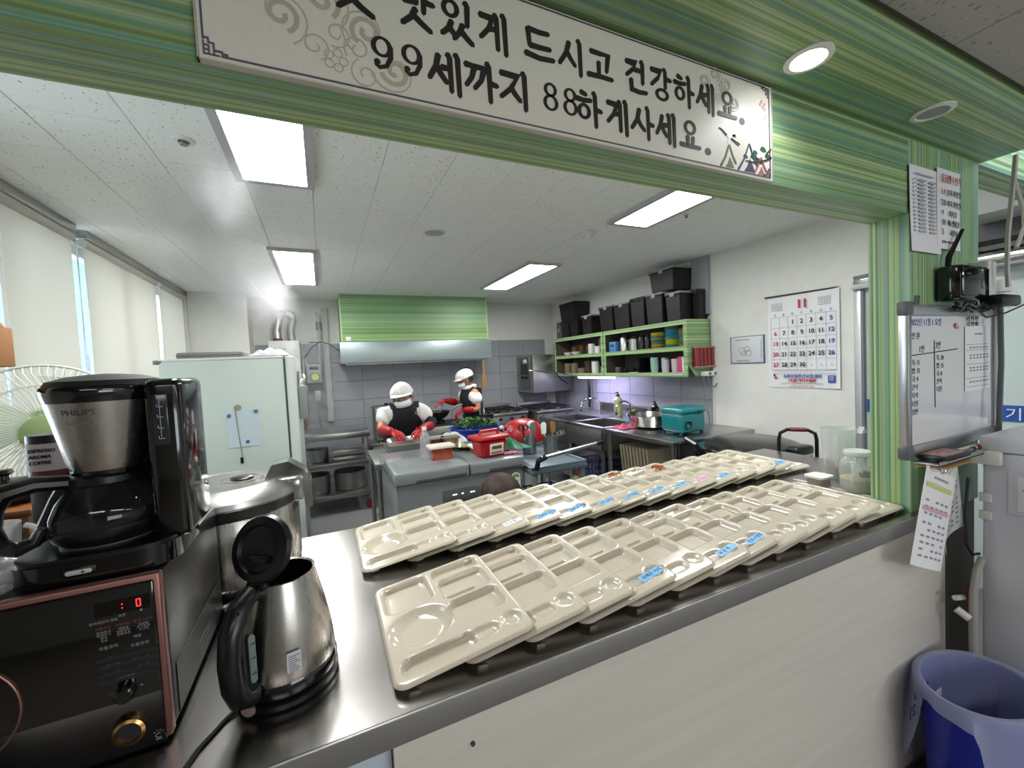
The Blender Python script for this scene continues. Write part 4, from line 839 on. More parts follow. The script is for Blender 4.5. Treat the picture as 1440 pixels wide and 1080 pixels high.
# ================================================================ RIGHT END OF THE COUNTER
fp=thing('flat_tray','thin steel tray with a white rim under the glass jar','tray',(1.95,.955,.9))
G().box(-.14,.14,-.15,.15,0,.004,.002).obj('tray',steeld,fp); G().box(-.145,-.138,-.15,.15,0,.008,.002).obj('rim',white,fp)
pt=thing('pitcher','clear plastic pitcher with brown tea in the bottom','pitcher',(1.975,1.02,.904))
G().rev([(.0,.0),(.042,.0),(.046,.02),(.056,.14),(.062,.215),(.0595,.215),(.0535,.14),(.043,.022),(0,.006)],seg=40,cap=(0,0)).obj('vessel',mat('pitcher_clear','#dfe4e2',.06,alpha=.45,coat=.4),pt)
G().rev([(0,.008),(.042,.008),(.047,.05),(.047,.075),(0,.075)],seg=32,cap=(0,0)).obj('tea',mat('tea_brown','#7a4210',.2),pt)
G().tube([(-.05,-.03,.19),(-.095,-.045,.20),(-.11,-.05,.15),(-.095,-.045,.07),(-.05,-.03,.05)],.0055,8).obj('handle','pitcher_clear',pt)
G().prism([(-.02,.2),(.02,.2),(.0,.225)],(.03,-.062,0),(1,0,0),(0,0,1),.02).obj('spout','pitcher_clear',pt)
jr=thing('glass_jar','glass jar of pale powder with a white spoon and round lid','jar',(1.845,.885,.904))
jgm=mat('jar_clear','#dfe6e4',.05,alpha=.32,coat=.6)
G().rev([(.0,0),(.048,0),(.057,.008),(.0585,.03),(.0585,.10),(.05,.125),(.042,.135),(.042,.148)],seg=44,cap=(0,0)).obj('glass',jgm,jr)
G().rev([(0,.006),(.05,.006),(.0555,.016),(.0555,.052),(.03,.060),(0,.055)],seg=36,cap=(0,0)).obj('powder',mat('powder_beige','#a89c80',.9,0,noise=((120,120,120),.15,.3)),jr)
G().rev([(.045,.140),(.0465,.142),(.0465,.152),(.044,.157),(0,.156)],seg=40).obj('lid',mat('jar_lid','#c8ccc8',.2,coat=.5),jr)
G().tube([(-.005,-.02,.058),(-.02,-.01,.13)],.003,6).ball((-.002,-.022,.058),.009,1,.6,.5).obj('spoon',white,jr)
G().tube([(-.0585,-.01,.11),(-.08,-.02,.105),(-.083,-.02,.06),(-.0585,-.01,.04)],.005,8).obj('handle',jgm,jr)
g=G()
for k_ in range(7): g.box(-.05,-.035,-.0465,-.045,.04+.01*k_,.0412+.01*k_)
g.obj('ridges',jgm,jr); G().rev([(.018,0),(.02,.012),(.012,.02),(0,.018)],c=(.005,-.02,.06),seg=14).obj('scoop',mat('scoop_brown','#5c3a28',.5),jr)
tbx=thing('food_tub','small white lidded tub left of the glass jar','container',(1.80,1.0,.904))
G().prism(rrect(.07,.06,.012),(0,0,0),(1,0,0),(0,1,0),.035).obj('tub',mat('tub_body','#9c9384',.4,alpha=.8),tbx); G().prism(rrect(.085,.075,.015),(0,0,.036),(1,0,0),(0,1,0),.008).obj('lid',white,tbx)
tg_=thing('push_cart','push cart with a looped black handle and dark red grip behind the right trays','cart',(2.50,1.50,0))
G().box(-.1,.12,-.22,.12,.12,.15,.006).obj('platform',steeld,tg_)
for x_ in (-.06,.08):
    for y_ in (-.17,.07): G().rev([(0,0),(.05,0),(.05,.025),(0,.025)],seg=16,M=Matrix.Translation((x_,y_,.05))@Matrix.Rotation(math.pi/2,4,'X')).box(x_-.015,x_+.015,y_-.03,y_+.02,.09,.125).obj('caster',blkm,tg_)
G().tube([(-.06,.07,.14),(-.06,.07,.94),(-.055,.065,.975),(-.03,.04,.995),(.03,-.04,.995),(.055,-.065,.975),(.06,-.07,.94),(.06,-.07,.14)],.010,10).obj('handle',blks,tg_); G().tube([(-.022,.03,.996),(.025,-.033,.996)],.0125,10).obj('grip',mat('grip_red','#6c1a26',.4),tg_)
hg=thing('hanging_scissors','pink and grey kitchen shears hanging on the glass door handle','scissors',(3.37,1.44,1.0))
G().box(-.01,.01,-.03,.0,-.28,.08,.004).obj('blade_cover',mat('pink_cover','#c98f9c',.5),hg); G().box(-.012,.006,-.035,-.005,-.05,.12,.004).obj('grey_strap',gray,hg); G().tube([(0,.03,.16),(0,0,.11),(0,-.03,.14)],.006,6).obj('tie',ink,hg)
# ================================================================ RANGE HOOD
hd=thing('range_hood','wide range hood boxed in green striped panels above the stoves','range hood',(0,5.40,0))
G().box(.235,2.13,0,.455,1.83,CZ-.006).obj('striped_casing','stripe_h',hd)
G().box(.232,.25,-.004,.0,1.83,CZ-.006).box(2.115,2.133,-.004,.0,1.83,CZ-.006).obj('corner_bead',mat('bead','#a9c090',.4),hd)
G().box(.21,2.16,-.03,.455,1.572,1.83,.006).obj('steel_skirt',mat('hood_steel','#98a5a6',.38,.55,noise=((4,90,90),.05,.05)),hd)
G().box(.26,2.10,.02,.44,1.55,1.575).obj('filter',steeld,hd); G().box(.285,.345,-.012,0,1.845,1.895,.004).obj('switch_box',white,hd)
# hanging tools
t=thing('ladle','small black ladle hanging under the right end of the hood','ladle',(1.80,5.45,1.57)); G().cyl((0,0,0),(0,0,-.10),.006,seg=8).obj('handle',steeld,t); G().rev([(.045,0),(.05,.02),(.045,.05),(0,.06)],c=(0,0,-.16),seg=20).obj('bowl',blkm,t)
t=thing('wooden_paddle','long wooden paddle hanging beside the range hood','paddle',(2.045,5.42,1.58))
G().prism([(-.012,0),(.012,0),(.014,-.22),(.036,-.28),(.036,-.40),(.028,-.42),(-.028,-.42),(-.036,-.40),(-.036,-.28),(-.014,-.22)],(0,0,0),(1,0,0),(0,0,1),.014).obj('blade',mat('pale_wood','#97764c',.6,0,noise=((30,3,3),.15,.05)),t)
# ================================================================ STOVES, POT, WOK
st=thing('gas_stove','low steel gas stove with black knobs under the wok','stove',(.93,4.58,0))
G().box(-.05,.62,0,.52,.62,.80,.005).obj('body',mat('stove_steel','#a8aaa4',.35,.7),st); G().box(-.04,.61,.03,.50,.80,.815,.004).obj('top',blkm,st)
for x_ in (.06,.28,.50): G().rev([(.028,0),(.024,.03),(0,.031)],seg=18,M=Matrix.Translation((x_,0,.71))@Matrix.Rotation(math.pi/2,4,'X')).obj('knob',blks,st)
for x_ in (-.03,.60):
    for y_ in (.03,.49): G().cyl((x_,y_,0),(x_,y_,.62),.018,seg=8).obj('leg',steeld,st)
for k_ in range(4): a=k_*math.pi/2+.4; G().box(-.15,.15,-.008,.008,0,.03,.002,M=Matrix.Translation((.24,.25,.815))@Matrix.Rotation(a,4,'Z')).obj('grate_bar',blkm,st)
wk=thing('wok','black wok with a metal handle on the low stove','wok',(1.20,4.84,.846))
G().rev([(0,0),(.06,.005),(.12,.04),(.165,.10),(.170,.105),(.160,.10),(.115,.045),(0,.012)],seg=36,cap=(0,0)).obj('pan',blkm,wk); G().tube([(.16,-.0,.10),(.26,0,.15),(.36,0,.17)],[.01,.011,.012],8).obj('handle',steeld,wk)
t=thing('mesh_skimmer','round wire skimmer resting in the wok','skimmer',(1.14,4.80,.93))
G().tube([Matrix.Rotation(.5,4,'Y')@Vector((.085*math.cos(2*math.pi*k/24),0,.085+.075*math.sin(2*math.pi*k/24))) for k in range(24)],.006,6,True).obj('hoop',steeld,t)
g=G()
for k in range(-3,4): g.cyl(Matrix.Rotation(.5,4,'Y')@Vector((.022*k,0,.02)),Matrix.Rotation(.5,4,'Y')@Vector((.022*k,0,.15)),.0016,seg=4).cyl(Matrix.Rotation(.5,4,'Y')@Vector((-.07,0,.085+.02*k)),Matrix.Rotation(.5,4,'Y')@Vector((.07,0,.085+.02*k)),.0016,seg=4)
g.obj('mesh',steeld,t)
pt=thing('stock_pot','tall steel stock pot standing behind the left cook','pot',(.70,5.35,.62))
G().rev([(.17,0),(.175,.01),(.175,.39),(.182,.395),(.182,.40)],seg=40,cap=(1,0)).obj('pot',steelv,pt); G().rev([(.184,.40),(.18,.41),(.0,.418)],seg=40).obj('lid',steeld,pt); G().rev([(.02,.415),(.025,.44),(0,.445)],seg=16).obj('knob',blks,pt)
sd=thing('low_stand','low steel stand with burner under the stock pot','stand',(.70,5.35,0))
G().box(-.25,.25,-.22,.25,.56,.60,.004).obj('top',steeld,sd); G().rev([(.13,.60),(.13,.618),(0,.618)],seg=24).obj('burner',blkm,sd)
for x_ in (-.22,.22):
    for y_ in (-.19,.22): G().cyl((x_,y_,0),(x_,y_,.56),.018,seg=8).obj('leg',steeld,sd)
def range_(nm,label,x0,x1,y0,z,knobs):
    r_=thing(nm,label,'stove',(x0,y0,0)); W=x1-x0
    G().box(0,W,0,.62,.50,z-.04,.005).obj('body',steeld,r_); G().box(-.005,W+.005,-.02,.62,z-.04,z,.005).obj('top',steel,r_); G().box(0,W,.60,.64,z,z+.07,.004).obj('splash_guard',steeld,r_)
    for i in range(2):
        cx=W*(.27+.46*i)
        for j in range(2):
            cy=.16+.29*j
            G().tube([(cx-.13,cy-.12,z+.03),(cx+.13,cy-.12,z+.03),(cx+.13,cy+.12,z+.03),(cx-.13,cy+.12,z+.03)],.008,6,True).obj('grate_frame',blkm,r_)
            for a in range(4): G().box(.035,.13,-.007,.007,0,.034,.002,M=Matrix.Translation((cx,cy,z))@Matrix.Rotation(a*math.pi/2+.78,4,'Z')).obj('grate_bar',blkm,r_)
            G().rev([(.045,0),(.045,.018),(.03,.024),(0,.024)],c=(cx,cy,z),seg=18).obj('burner',mat('burner_brass','#8b7f6a',.4,.7),r_)
    for i in range(knobs): G().rev([(.02,0),(.018,.025),(0,.026)],seg=14,M=Matrix.Translation((W*(i+.5)/knobs,-.0,z-.08))@Matrix.Rotation(math.pi/2,4,'X')).obj('knob',blks,r_)
    for x_ in (.03,W-.03):
        for y_ in (.03,.59): G().cyl((x_,y_,0),(x_,y_,.5),.02,seg=8).obj('leg',steeld,r_)
range_('gas_range','long steel gas range left of the corner, behind the red basket',1.86,2.50,5.02,.83,4)
range_('gas_range','steel gas range in the corner under the wall cabinet with a bar',2.56,3.12,4.86,.83,3)
# ================================================================ WALL CABINET (steriliser) IN THE CORNER
wc=thing('wall_cabinet','square steel wall cabinet with small window in the back corner, lit violet','cabinet',(2.76,5.30,1.04))
G().box(0,.66,0,.54,0,.55,.004).obj('body',steel,wc); G().box(-.006,0,.10,.44,.03,.52,.003).obj('door',steeld,wc); G().box(-.010,-.005,.17,.36,.20,.42,.01).obj('window',mat('dark_window','#1c1e20',.15),wc)
G().box(-.009,-.005,.18,.30,.44,.49,.001).obj('sticker',whitep,wc)
g=G().tube([(-.02,.50,.25),(-.02,.15,.25)],.008,8); g.obj('handle',steeld,wc)
pf=thing('pot_filler','long jointed chrome water pipe in front of the corner cabinet','faucet',(3.33,4.72,1.20))
G().tube([(0,0,-.4),(0,0,.02),(-.03,.0,.05)],.014,8).obj('riser',chrome,pf); G().tube([(-.02,0,.04),(-.35,.18,.11),(-.78,.30,.18)],.009,8).obj('arm',chrome,pf); G().tube([(-.42,.2,.12),(-.36,.16,.03),(-.28,.12,-.03)],.009,8).obj('spout',blks,pf)
G().cyl((.05,.1,-.38),(.05,.1,.05),.022,seg=10).obj('hose',blkm,pf)
# ================================================================ SHELF CABINETS
mat('cabinet_inside','#514c45',.7)
def shelf_unit(y0,y1,label,end):
    s=thing('open_shelf_unit',label,'shelf',(3.13,y0,1.262)); L=y1-y0; H=.545
    G().box(0,.315,0,.02,0,H).obj('side_panel','cabinet_inside',s); G().box(0,.315,L-.02,L,0,H).obj('side_panel','cabinet_inside',s); G().box(-.002,.315,-.004,0,0,H).obj('end_veneer','stripe_cab',s) if end else None; G().box(.0,.315,.02,L-.02,H-.02,H).obj('top_panel','cabinet_inside',s)
    G().box(.0,.315,.02,L-.02,0,.02).obj('bottom_panel','cabinet_inside',s); G().box(.30,.315,.02,L-.02,.02,H-.02).obj('back_panel','cabinet_inside',s); G().box(.0,.30,.02,L-.02,.262,.282).obj('shelf_board','cabinet_inside',s)
    for z in (0,.25,H-.045): G().box(-.004,.0,.0,L,z,z+.045,.001,seg=1).obj('face_rail','stripe_cab',s)
    for y_ in (0,L-.04): G().box(-.005,.0,y_,y_+.04,0,H,.001,seg=1).obj('face_stile','stripe_cab',s)
shelf_unit(2.86,4.125,'nearer green striped open shelf unit holding colourful plates and cups',1)
shelf_unit(4.135,5.29,'farther green striped open shelf unit holding bowls and mugs',0)
t=thing('corner_wedge','black wedge shaped corner guard under the near end of the shelf','bracket',(3.13,2.852,1.262)); G().prism([(0,0),(.09,0),(0,.11)],(0,0,0),(1,0,0),(0,0,1),.004).obj('guard',blks,t)
t=thing('tube_light','glowing violet white tube light under the shelf units','lamp',(3.16,3.98,1.25)); G().cyl((0,0,0),(0,.76,0),.013,seg=14).obj('tube',mat('tube_glow','#efeaff',.5,emit=9,ecol=(.93,.9,1)),t); G().box(-.015,.015,-.02,.78,.008,.012).obj('holder',white,t)
Z1,Z2=1.282,1.544
def item(nm,label,cat,y,x=3.2,z=Z1,group=None): return thing(nm,label,cat,(x,y,z),0,group)
def bowl_mesh(r,h,m,nm='bowl'):
    o=G().rev([(r*.5,0),(r*.55,.004),(r*.9,h*.6),(r,h),(r*.94,h),(r*.8,h*.55),(0,.01)],seg=24,cap=(1,0)).obj(nm,m); me=o.data; bpy.data.objects.remove(o); return me
wbm=mat('white_ware','#c9c9c4',.2); bgm=mat('beige_ware','#8f826c',.4); bwm=mat('wood_ware','#6e5238',.4)
BW=bowl_mesh(.075,.055,wbm); BB=bowl_mesh(.058,.045,bgm); BR=bowl_mesh(.062,.04,bwm)
def stack(me,nm,label,cat,x,y,z,n,dz,group):
    for k in range(n):
        o=inst(me,nm,(x,y,z+dz*k)); tag(o,(label if n==1 else label+', %s from the bottom'%ORD[k]),cat,group)
stack(BW,'bowl','white bowl at the front far end of the upper left shelf','bowl',3.20,5.02,Z2,1,0,'white bowls on the shelf')
stack(BW,'bowl','white bowl, second from the far end of the upper left shelf','bowl',3.20,4.82,Z2,1,0,'white bowls on the shelf')
for i,(y,n) in enumerate(((5.05,5),(4.88,6),(4.70,5))): stack(BR,'bowl','brown bowl, %s back stack, upper left shelf'%('far','middle','near')[i],'bowl',3.34,y,Z2,n,.022,'brown bowls on the shelf')
for i,(y,n,x) in enumerate(((5.08,6,3.22),(4.91,6,3.22),(4.73,3,3.21),(4.78,7,3.36),(4.60,7,3.35))): stack(BB,'bowl','beige bowl, %s stack, lower left shelf'%('farthest','second','short front','tall middle','rear near')[i],'bowl',x,y,Z1,n,.023,'beige bowls on the shelf')
def mug(y,z,r,h,label,m,x=3.2,hn=True):
    t=item('mug',label,'mug',y,x,z); G().rev([(r*.9,0),(r,.006),(r,h),(r*.9,h),(r*.88,.01),(0,.008)],seg=24,cap=(1,0)).obj('cup',m,t)
    if hn: G().tube(arc((0,-r,h*.5),h*.3,90,270,8,'yz'),.005,6).obj('handle',m,t)
mug(4.47,Z2,.045,.14,'tall white mug on the upper left shelf',wbm); mug(4.33,Z2,.05,.10,'wide white mug on the upper left shelf near the divider',wbm); mug(4.42,Z2+.002,.07,.20,'large pale steel pot behind the white mugs',steeld,3.35,False)
mug(4.40,Z1,.05,.17,'tall white canister on the lower left shelf',wbm,3.2,False)
for k in range(4): o=inst(BW,'saucer',(3.22,4.24,Z1+.025*k),sc=(.8,.8,.5)); tag(o,'white saucer in the small stack beside the divider, %s from the bottom'%ORD[k],'saucer','white saucers on the shelf')
t=item('blue_basket','small blue plastic basket on the upper right shelf','basket',3.99,3.2,Z2); G().box(-.05,.05,-.06,.06,0,.13,.01).obj('basket',mat('sky_blue','#4c7fb5',.4),t); G().box(-.052,-.05,-.035,.035,.07,.10).obj('slot',dgray,t)
def thermos(y,r,h,label,m=steel):
    t=item('steel_jug',label,'jug',y,3.2,Z2); G().rev([(r,0),(r,h),(r*.8,h+.015),(r*.5,h+.03),(0,h+.035)],seg=24).obj('body',m,t); G().rev([(.012,h+.03),(.014,h+.05),(0,h+.052)],seg=12).obj('knob',blks,t); G().tube(arc((0,-r,h*.55),h*.28,90,270,8,'yz'),.006,6).obj('handle',m,t)
thermos(3.83,.05,.155,'tall steel jug with chrome lid beside the blue basket'); thermos(3.66,.058,.135,'wide steel jug in the middle of the upper right shelf')
thermos(3.54,.04,.14,'dark narrow jug right of the wide steel jug',mat('dark_metal','#2b2b2c',.3,.8)); thermos(3.45,.035,.13,'dark jug nearest the yellow plates','dark_metal')
plate=G().rev([(.05,0),(.07,.006),(.082,.012),(.078,.013),(.05,.006),(0,.004)],seg=20,cap=(1,0)).obj('plate',white); PLm=plate.data; bpy.data.objects.remove(plate)
pc=['#4fa3a8','#d8cf3a','#5c9fc4','#c7742e','#6fc0b0','#cfc23e','#8f6f4f']
pm=[]
for c in pc:
    q=PLm.copy(); q.materials.clear(); q.materials.append(mat('plate_'+c,c,.4)); pm.append(q)
cn_=['teal','yellow','sky blue','orange','mint','mustard','brown']
for s_,(y,x,n,seq) in enumerate(((3.31,3.215,14,[1,3,5,1,0,2,0,3,1,2,0,1,1,5]),(3.11,3.215,17,[4,0,4,1,1,5,1,0,4,2,0,2,2,0,2,6,2]),(2.96,3.24,15,[3,5,3,4,0,4,5,4,2,4,3,4,5,3,6]))):
    for k in range(n):
        o=inst(pm[seq[k]],'small_plate',(x+random.uniform(-.004,.004),y+random.uniform(-.004,.004),Z2+.0125*k),rot=(random.uniform(-.03,.03),0,0))
        tag(o,'%s plate, %s from the bottom, %s stack, upper right shelf'%(cn_[seq[k]],(ORD+['sixteenth','seventeenth'])[k],('left','middle','right')[s_]),'plate','colourful plastic plates')
dk=PLm.copy(); dk.materials.clear(); dk.materials.append(mat('plate_dark','#1c2030',.35))
for k in range(13):
    o=inst(dk,'dark_plate',(3.24,3.58-.003*k,Z1+.0145*k),rot=(random.uniform(-.05,.05),.0,0)); tag(o,'dark plastic plate, %s from the bottom of the leaning lower shelf stack'%ORD[k],'plate','dark plates on the lower shelf')
def cups(y,x,r,h,n,c,label,al=None):
    g_=mat('cup_'+c,c,.3,**({'alpha':al} if al else {}))
    for k in range(n):
        o=G().rev([(r*.75,0),(r,h),(r*.94,h),(r*.7,.006),(0,.005)],seg=20,cap=(1,0)).obj('plastic_cup',g_) if k==0 else inst(o.data,'plastic_cup',(0,0,0))
        o.location=(x,y,Z1+.006+.018*k); tag(o,label+', %s from the bottom'%ORD[k],'cup','nested plastic cups on the lower shelf')
cups(3.36,3.2,.042,.085,6,'#8fb3a3','pale green cup, large nested stack, lower shelf'); cups(3.25,3.24,.038,.08,6,'#a9c1b2','pale green cup, rear nested stack, lower shelf')
cups(3.20,3.2,.035,.075,5,'#b5b0bd','lilac grey cup, short nested stack, lower shelf'); cups(3.08,3.2,.035,.08,5,'#c3b6b4','pinkish white cup, stack beside the pink one'); cups(3.02,3.22,.034,.08,6,'#c14a78','pink cup in the nested stack'); cups(2.955,3.2,.03,.075,6,'#d5d2d0','white cup in the nearest nested stack')
t=item('serving_plate','flat white tray under the cups at the near end of the lower shelf','tray',3.13,3.17,Z1); G().prism(rrect(.10,.44,.02),(0,0,0),(1,0,0),(0,1,0),.006).obj('tray',white,t)
mug(3.95,Z1,.035,.09,'grey brown cup at the far end of the lower right shelf',mat('taupe','#5f544b',.4),3.2,False); mug(3.84,Z1,.03,.07,'dark cup beside the grey brown cup','dark_metal',3.22); mug(3.77,Z1,.03,.08,'dark mug with handle on the lower right shelf','dark_metal',3.26)
o=inst(BW,'bowl',(3.2,3.68,Z1),sc=(.9,.9,.5)); tag(o,'low pale grey bowl on the lower right shelf','bowl')
# storage bins on top
binm=mat('bin_brown','#150b0f',.5); bing=mat('bin_lid_clear','#8b8d90',.25)
def sbin(y0,y1,z,h,label,x0=3.16,x1=3.44,lid='c'):
    t=thing('storage_bin',label,'storage box',(x0,(y0+y1)/2,z),0,'dark storage bins above the shelves'); hw=(y1-y0)/2-.004; D=x1-x0
    P=lambda k: None
    g=G(); b=bmesh.new(); V=[]
    for zz,k in ((0,.90),(h-.03,1.0)):
        V.append([b.verts.new((D/2+sx*D/2*k,sy*hw*k,zz)) for sx,sy in ((-1,-1),(1,-1),(1,1),(-1,1))])
    b.faces.new(V[0]); b.faces.new(V[1])
    for i in range(4): b.faces.new((V[0][i],V[0][(i+1)%4],V[1][(i+1)%4],V[1][i]))
    bmesh.ops.recalc_face_normals(b,faces=b.faces); bmesh.ops.bevel(b,geom=b.edges[:],offset=.008,segments=2,affect='EDGES'); g.add(b); g.obj('body',binm,t)
    G().box(-.005,D+.005,-hw-.005,hw+.005,h-.035,h-.02,.003).obj('rim',binm,t)
    G().box(-.004,D+.004,-hw-.002,hw+.002,h-.02,h,.005).obj('lid',bing if lid=='c' else binm,t)
    G().box(-.012,-.003,-.03,.03,h-.05,h-.005,.003).obj('latch',bing if lid=='c' else binm,t)
T0=1.808
for a in ((4.93,5.15,T0,.235,'dark bin in the lower row, just right of the plastic-wrapped box'),(4.71,4.92,T0,.235,'dark bin in the lower row, second from the wrapped box'),(4.40,4.62,T0,.25,'dark bin with a pale lid corner, third from the wrapped box','c'),
          (3.97,4.24,T0,.31,'tall narrow dark bin with clear lid right of the unit divider','c'),(3.68,3.96,T0,.30,'dark bin with clear lid, second right of the unit divider','c'),(3.44,3.67,T0,.315,'dark bin left under the topmost near bin'),(3.18,3.43,T0,.315,'dark bin directly under the topmost near bin','c'),
          (2.95,3.15,T0,.285,'dark bin behind the largest near corner bin','c'),(2.86,2.94,T0,.285,'thin dark bin at the near corner','c')):
    if a[4].startswith('thin'): continue
    sbin(a[0],a[1],a[2],a[3],a[4],lid=a[5] if len(a)>5 else 'd')
sbin(2.70+.165,2.945,T0,.29,'largest dark bin at the near corner of the shelf top, flush with the striped side',3.30,3.44,'d')
sbin(4.80,5.20,2.048,.245,'dark bin on the upper level at the far end',3.18,3.43,'d'); sbin(3.02,3.36,2.126,.225,'topmost dark bin near the ceiling with a clear lid',3.16,3.42,'c')
t=thing('wrapped_box','grey box wrapped in clear plastic at the far end of the shelf top','storage box',(3.18,5.24,T0)); G().box(0,.24,-.08,.06,0,.24,.006).obj('box',mat('wrapped_grey','#4b4a4b',.25,coat=.5),t); G().box(-.004,0,-.03,.02,.10,.15,.001).obj('tape',gray,t)
# red rack on the side + power strip
t=thing('red_case_rack','red framed rack of clear slots on the near end of the shelf unit','rack',(3.17,2.84,1.345))
G().box(0,.26,-.008,0,0,.20,.002).obj('back_plate',mat('dark_red','#5c1418',.4),t)
for k in range(5): G().box(.01+.05*k,.05+.05*k,-.04,-.008,.01,.19,.004).obj('slot',mat('red_clear','#7d2326',.2,coat=.4),t); 
for z in (.0,.185): G().box(0,.26,-.045,-.008,z,z+.014,.003).obj('rail',mat('rail_pale','#9d7f78',.3),t)
t=thing('extension_socket','white extension socket with looping grey cord under the shelf end','socket',(3.29,2.82,1.262))
G().box(-.01,.22,-.03,.03,0,.045,.008).obj('body',white,t)
for x_ in (.05,.12): G().cyl((x_,-.03,.022),(x_,-.034,.022),.016,seg=16).obj('outlet',gray,t)
G().ball((.18,-.04,.03),.022,1,.6,.8).obj('red_switch',mat('switch_red','#b5544c',.4),t)
G().tube([(.03,-.02,.0),(.045,-.025,-.08),(.11,-.03,-.11),(.155,-.03,-.06),(.16,-.03,.0)],.006,6).tube([(-.0,.0,.0),(.0,.0,-.2),(.06,.0,-.42),(.07,0,-.5)],.005,6).obj('cord',gray,t)
# ================================================================ SINK, WORK TABLE
sk=thing('sink_counter','double stainless sink counter along the tiled right wall','sink',(2.47,3.34,0))
L=1.28
g=G(); 
for b_ in ((0,.96,0,.05),(0,.96,.60,.66),(0,.96,1.22,L),(0,.07,.05,1.22),(.50,.96,.05,1.22)): g.box(b_[0],b_[1],b_[2],b_[3],.765,.79,.003)
g.obj('top',steel,sk)
for y0,y1 in ((.05,.60),(.66,1.22)):
    G().box(.07,.075,y0,y1,.50,.765).box(.495,.50,y0,y1,.50,.765).box(.07,.50,y0,y0+.005,.50,.765).box(.07,.50,y1-.005,y1,.50,.765).box(.07,.5,y0,y1,.495,.50).obj('basin',steeld,sk)
G().box(.0,.012,.0,L,.56,.765,.002).obj('front_apron',steeld,sk); G().box(0,.9,0,.01,.56,.765,.002).obj('side_apron',steeld,sk); G().box(.94,.965,0,L,.79,.90,.003).obj('splash_back',steeld,sk)
for y_ in (.03,.63,L-.03):
    for x_ in (.03,.9): G().cyl((x_,y_,0),(x_,y_,.765),.018,seg=10).obj('leg',steel,sk)
G().box(.03,.9,.03,L-.03,.16,.18,.003).obj('lower_shelf',steeld,sk)
def faucet(x,y,label,dx,dy):
    t=thing('faucet',label,'faucet',(x,y,.792)); P=[(0,0,0),(0,0,.14)]+[(dx*(1-math.cos(a))*.5,dy*(1-math.cos(a))*.5,.14+.07*math.sin(a)) for a in [math.pi*k/10 for k in range(1,11)]]+[(dx,dy,.10)]
    G().tube(P,.009,10).obj('spout',chrome,t); G().rev([(.025,0),(.022,.03),(0,.032)],seg=20).obj('base',chrome,t); G().box(-.02,.02,-.03,-.005,.03,.045,.003).obj('lever',chrome,t)
    G().rev([(.016,-.03),(.02,-.005),(.012,.01)],c=(dx,dy,.10),seg=14).obj('spray_head',chrome,t)
faucet(3.12,4.22,'far chrome gooseneck faucet over the sink',-.30,-.02); faucet(3.08,3.62,'near chrome gooseneck faucet over the sink',-.22,-.03)
def bottle(x,y,z,r,h,m,label,pump=True,lab=None):
    t=thing('pump_bottle' if pump else 'bottle',label,'bottle',(x,y,z)); G().rev([(r*.9,0),(r,.01),(r,h*.72),(r*.45,h*.85),(r*.4,h*.9)],seg=24).obj('body',m,t)
    if pump: G().rev([(r*.45,h*.88),(r*.45,h*.94),(.006,h*.95),(.006,h*1.02)],seg=14).box(-.03,.008,-.008,.008,h*1.02,h*1.06,.003).obj('pump',blks,t)
    else: G().rev([(r*.48,h*.88),(r*.48,h),(0,h)],seg=14).obj('cap',white,t)
    if lab: G().rev([(r*1.02,h*.2),(r*1.02,h*.55)],seg=24,cap=(0,0)).obj('label',lab,t)
bottle(3.16,3.93,.792,.05,.27,mat('soap_yellow','#b5b88a',.25,alpha=.9),'tall pump bottle of pale yellow soap between the faucets')
bottle(3.16,3.33,.792,.042,.20,mat('dark_amber','#17110e',.15,coat=.4),'dark pump bottle with a pale label on the sink deck',True,mat('label_cream','#b9b3a4',.6))
t=thing('scrub_basket','black wire basket with sponges behind the near faucet','basket',(3.26,3.72,.792)); g=G()
for z in (.02,.09): g.tube([(-.09,-.09,z),(.06,-.09,z),(.06,.09,z),(-.09,.09,z)],.004,6,True)
for k in range(8): g.cyl((-.09,-.09+.0257*k,.0),(-.09,-.09+.0257*k,.09),.0025,seg=4)
g.obj('wire_frame',blkm,t); G().box(-.06,.04,-.07,.0,.01,.07,.012).obj('blue_sponge',mat('sponge_blue','#3f6fa8',.8),t); G().ball((-.01,.05,.055),.035).obj('yellow_sponge',mat('sponge_yellow','#b9a23a',.8),t)
def cloth_(nm,label,c,x,y,z,sx,sy,h,ph):
    t=thing(nm,label,'gloves' if 'glove' in nm else 'cloth',(x,y,z)); G().grid(lambda u,v: Vector(((u-.5)*sx*(1+.2*math.sin(v*7+ph)),(v-.5)*sy*(1+.15*math.sin(u*9+ph)),.002+h*abs(math.sin(u*5+ph)*math.cos(v*6+ph))*math.sin(math.pi*u)**.5*math.sin(math.pi*v)**.5)),20,20,.004).obj('cloth',mat('cloth_'+c,c,.6),t)
    return t
t=cloth_('rubber_gloves','pink rubber gloves lying on the near edge of the sink','#c25a76',2.66,3.20,.795,.22,.16,.05,.4)
cloth_('blue_cloth','blue rag draped behind the pink gloves','#3a6e8c',2.96,3.36,.795,.20,.16,.07,1.6)
wt=thing('work_table','stainless work table carrying the steel bowl and teal cooker','table',(2.47,2.42,0))
G().box(0,.96,0,.87,.75,.79,.004).obj('top',steel,wt); G().box(.05,.9,.05,.82,.22,.24,.003).obj('lower_shelf',steeld,wt)
for x_ in (.03,.92):
    for y_ in (.03,.84): G().cyl((x_,y_,0),(x_,y_,.75),.02,seg=10).obj('leg',steel,wt)
for k in range(9):
    o=thing('drying_tray','beige meal tray standing on edge under the work table, %s from the far end'%ORD[k],'tray',(2.62,3.20-.045*k,.25),0,'beige trays standing under the table'); G().box(0,.30,-.008,.008,0,.38,.007).obj('tray_body',mat('tray_beige_dim','#b1a48e',.4),o); o.rotation_euler=(-.12,0,0); G().box(-.003,.0,-.011,.011,.0,.38,.003).obj('tray_rim','tray_beige_dim',o)
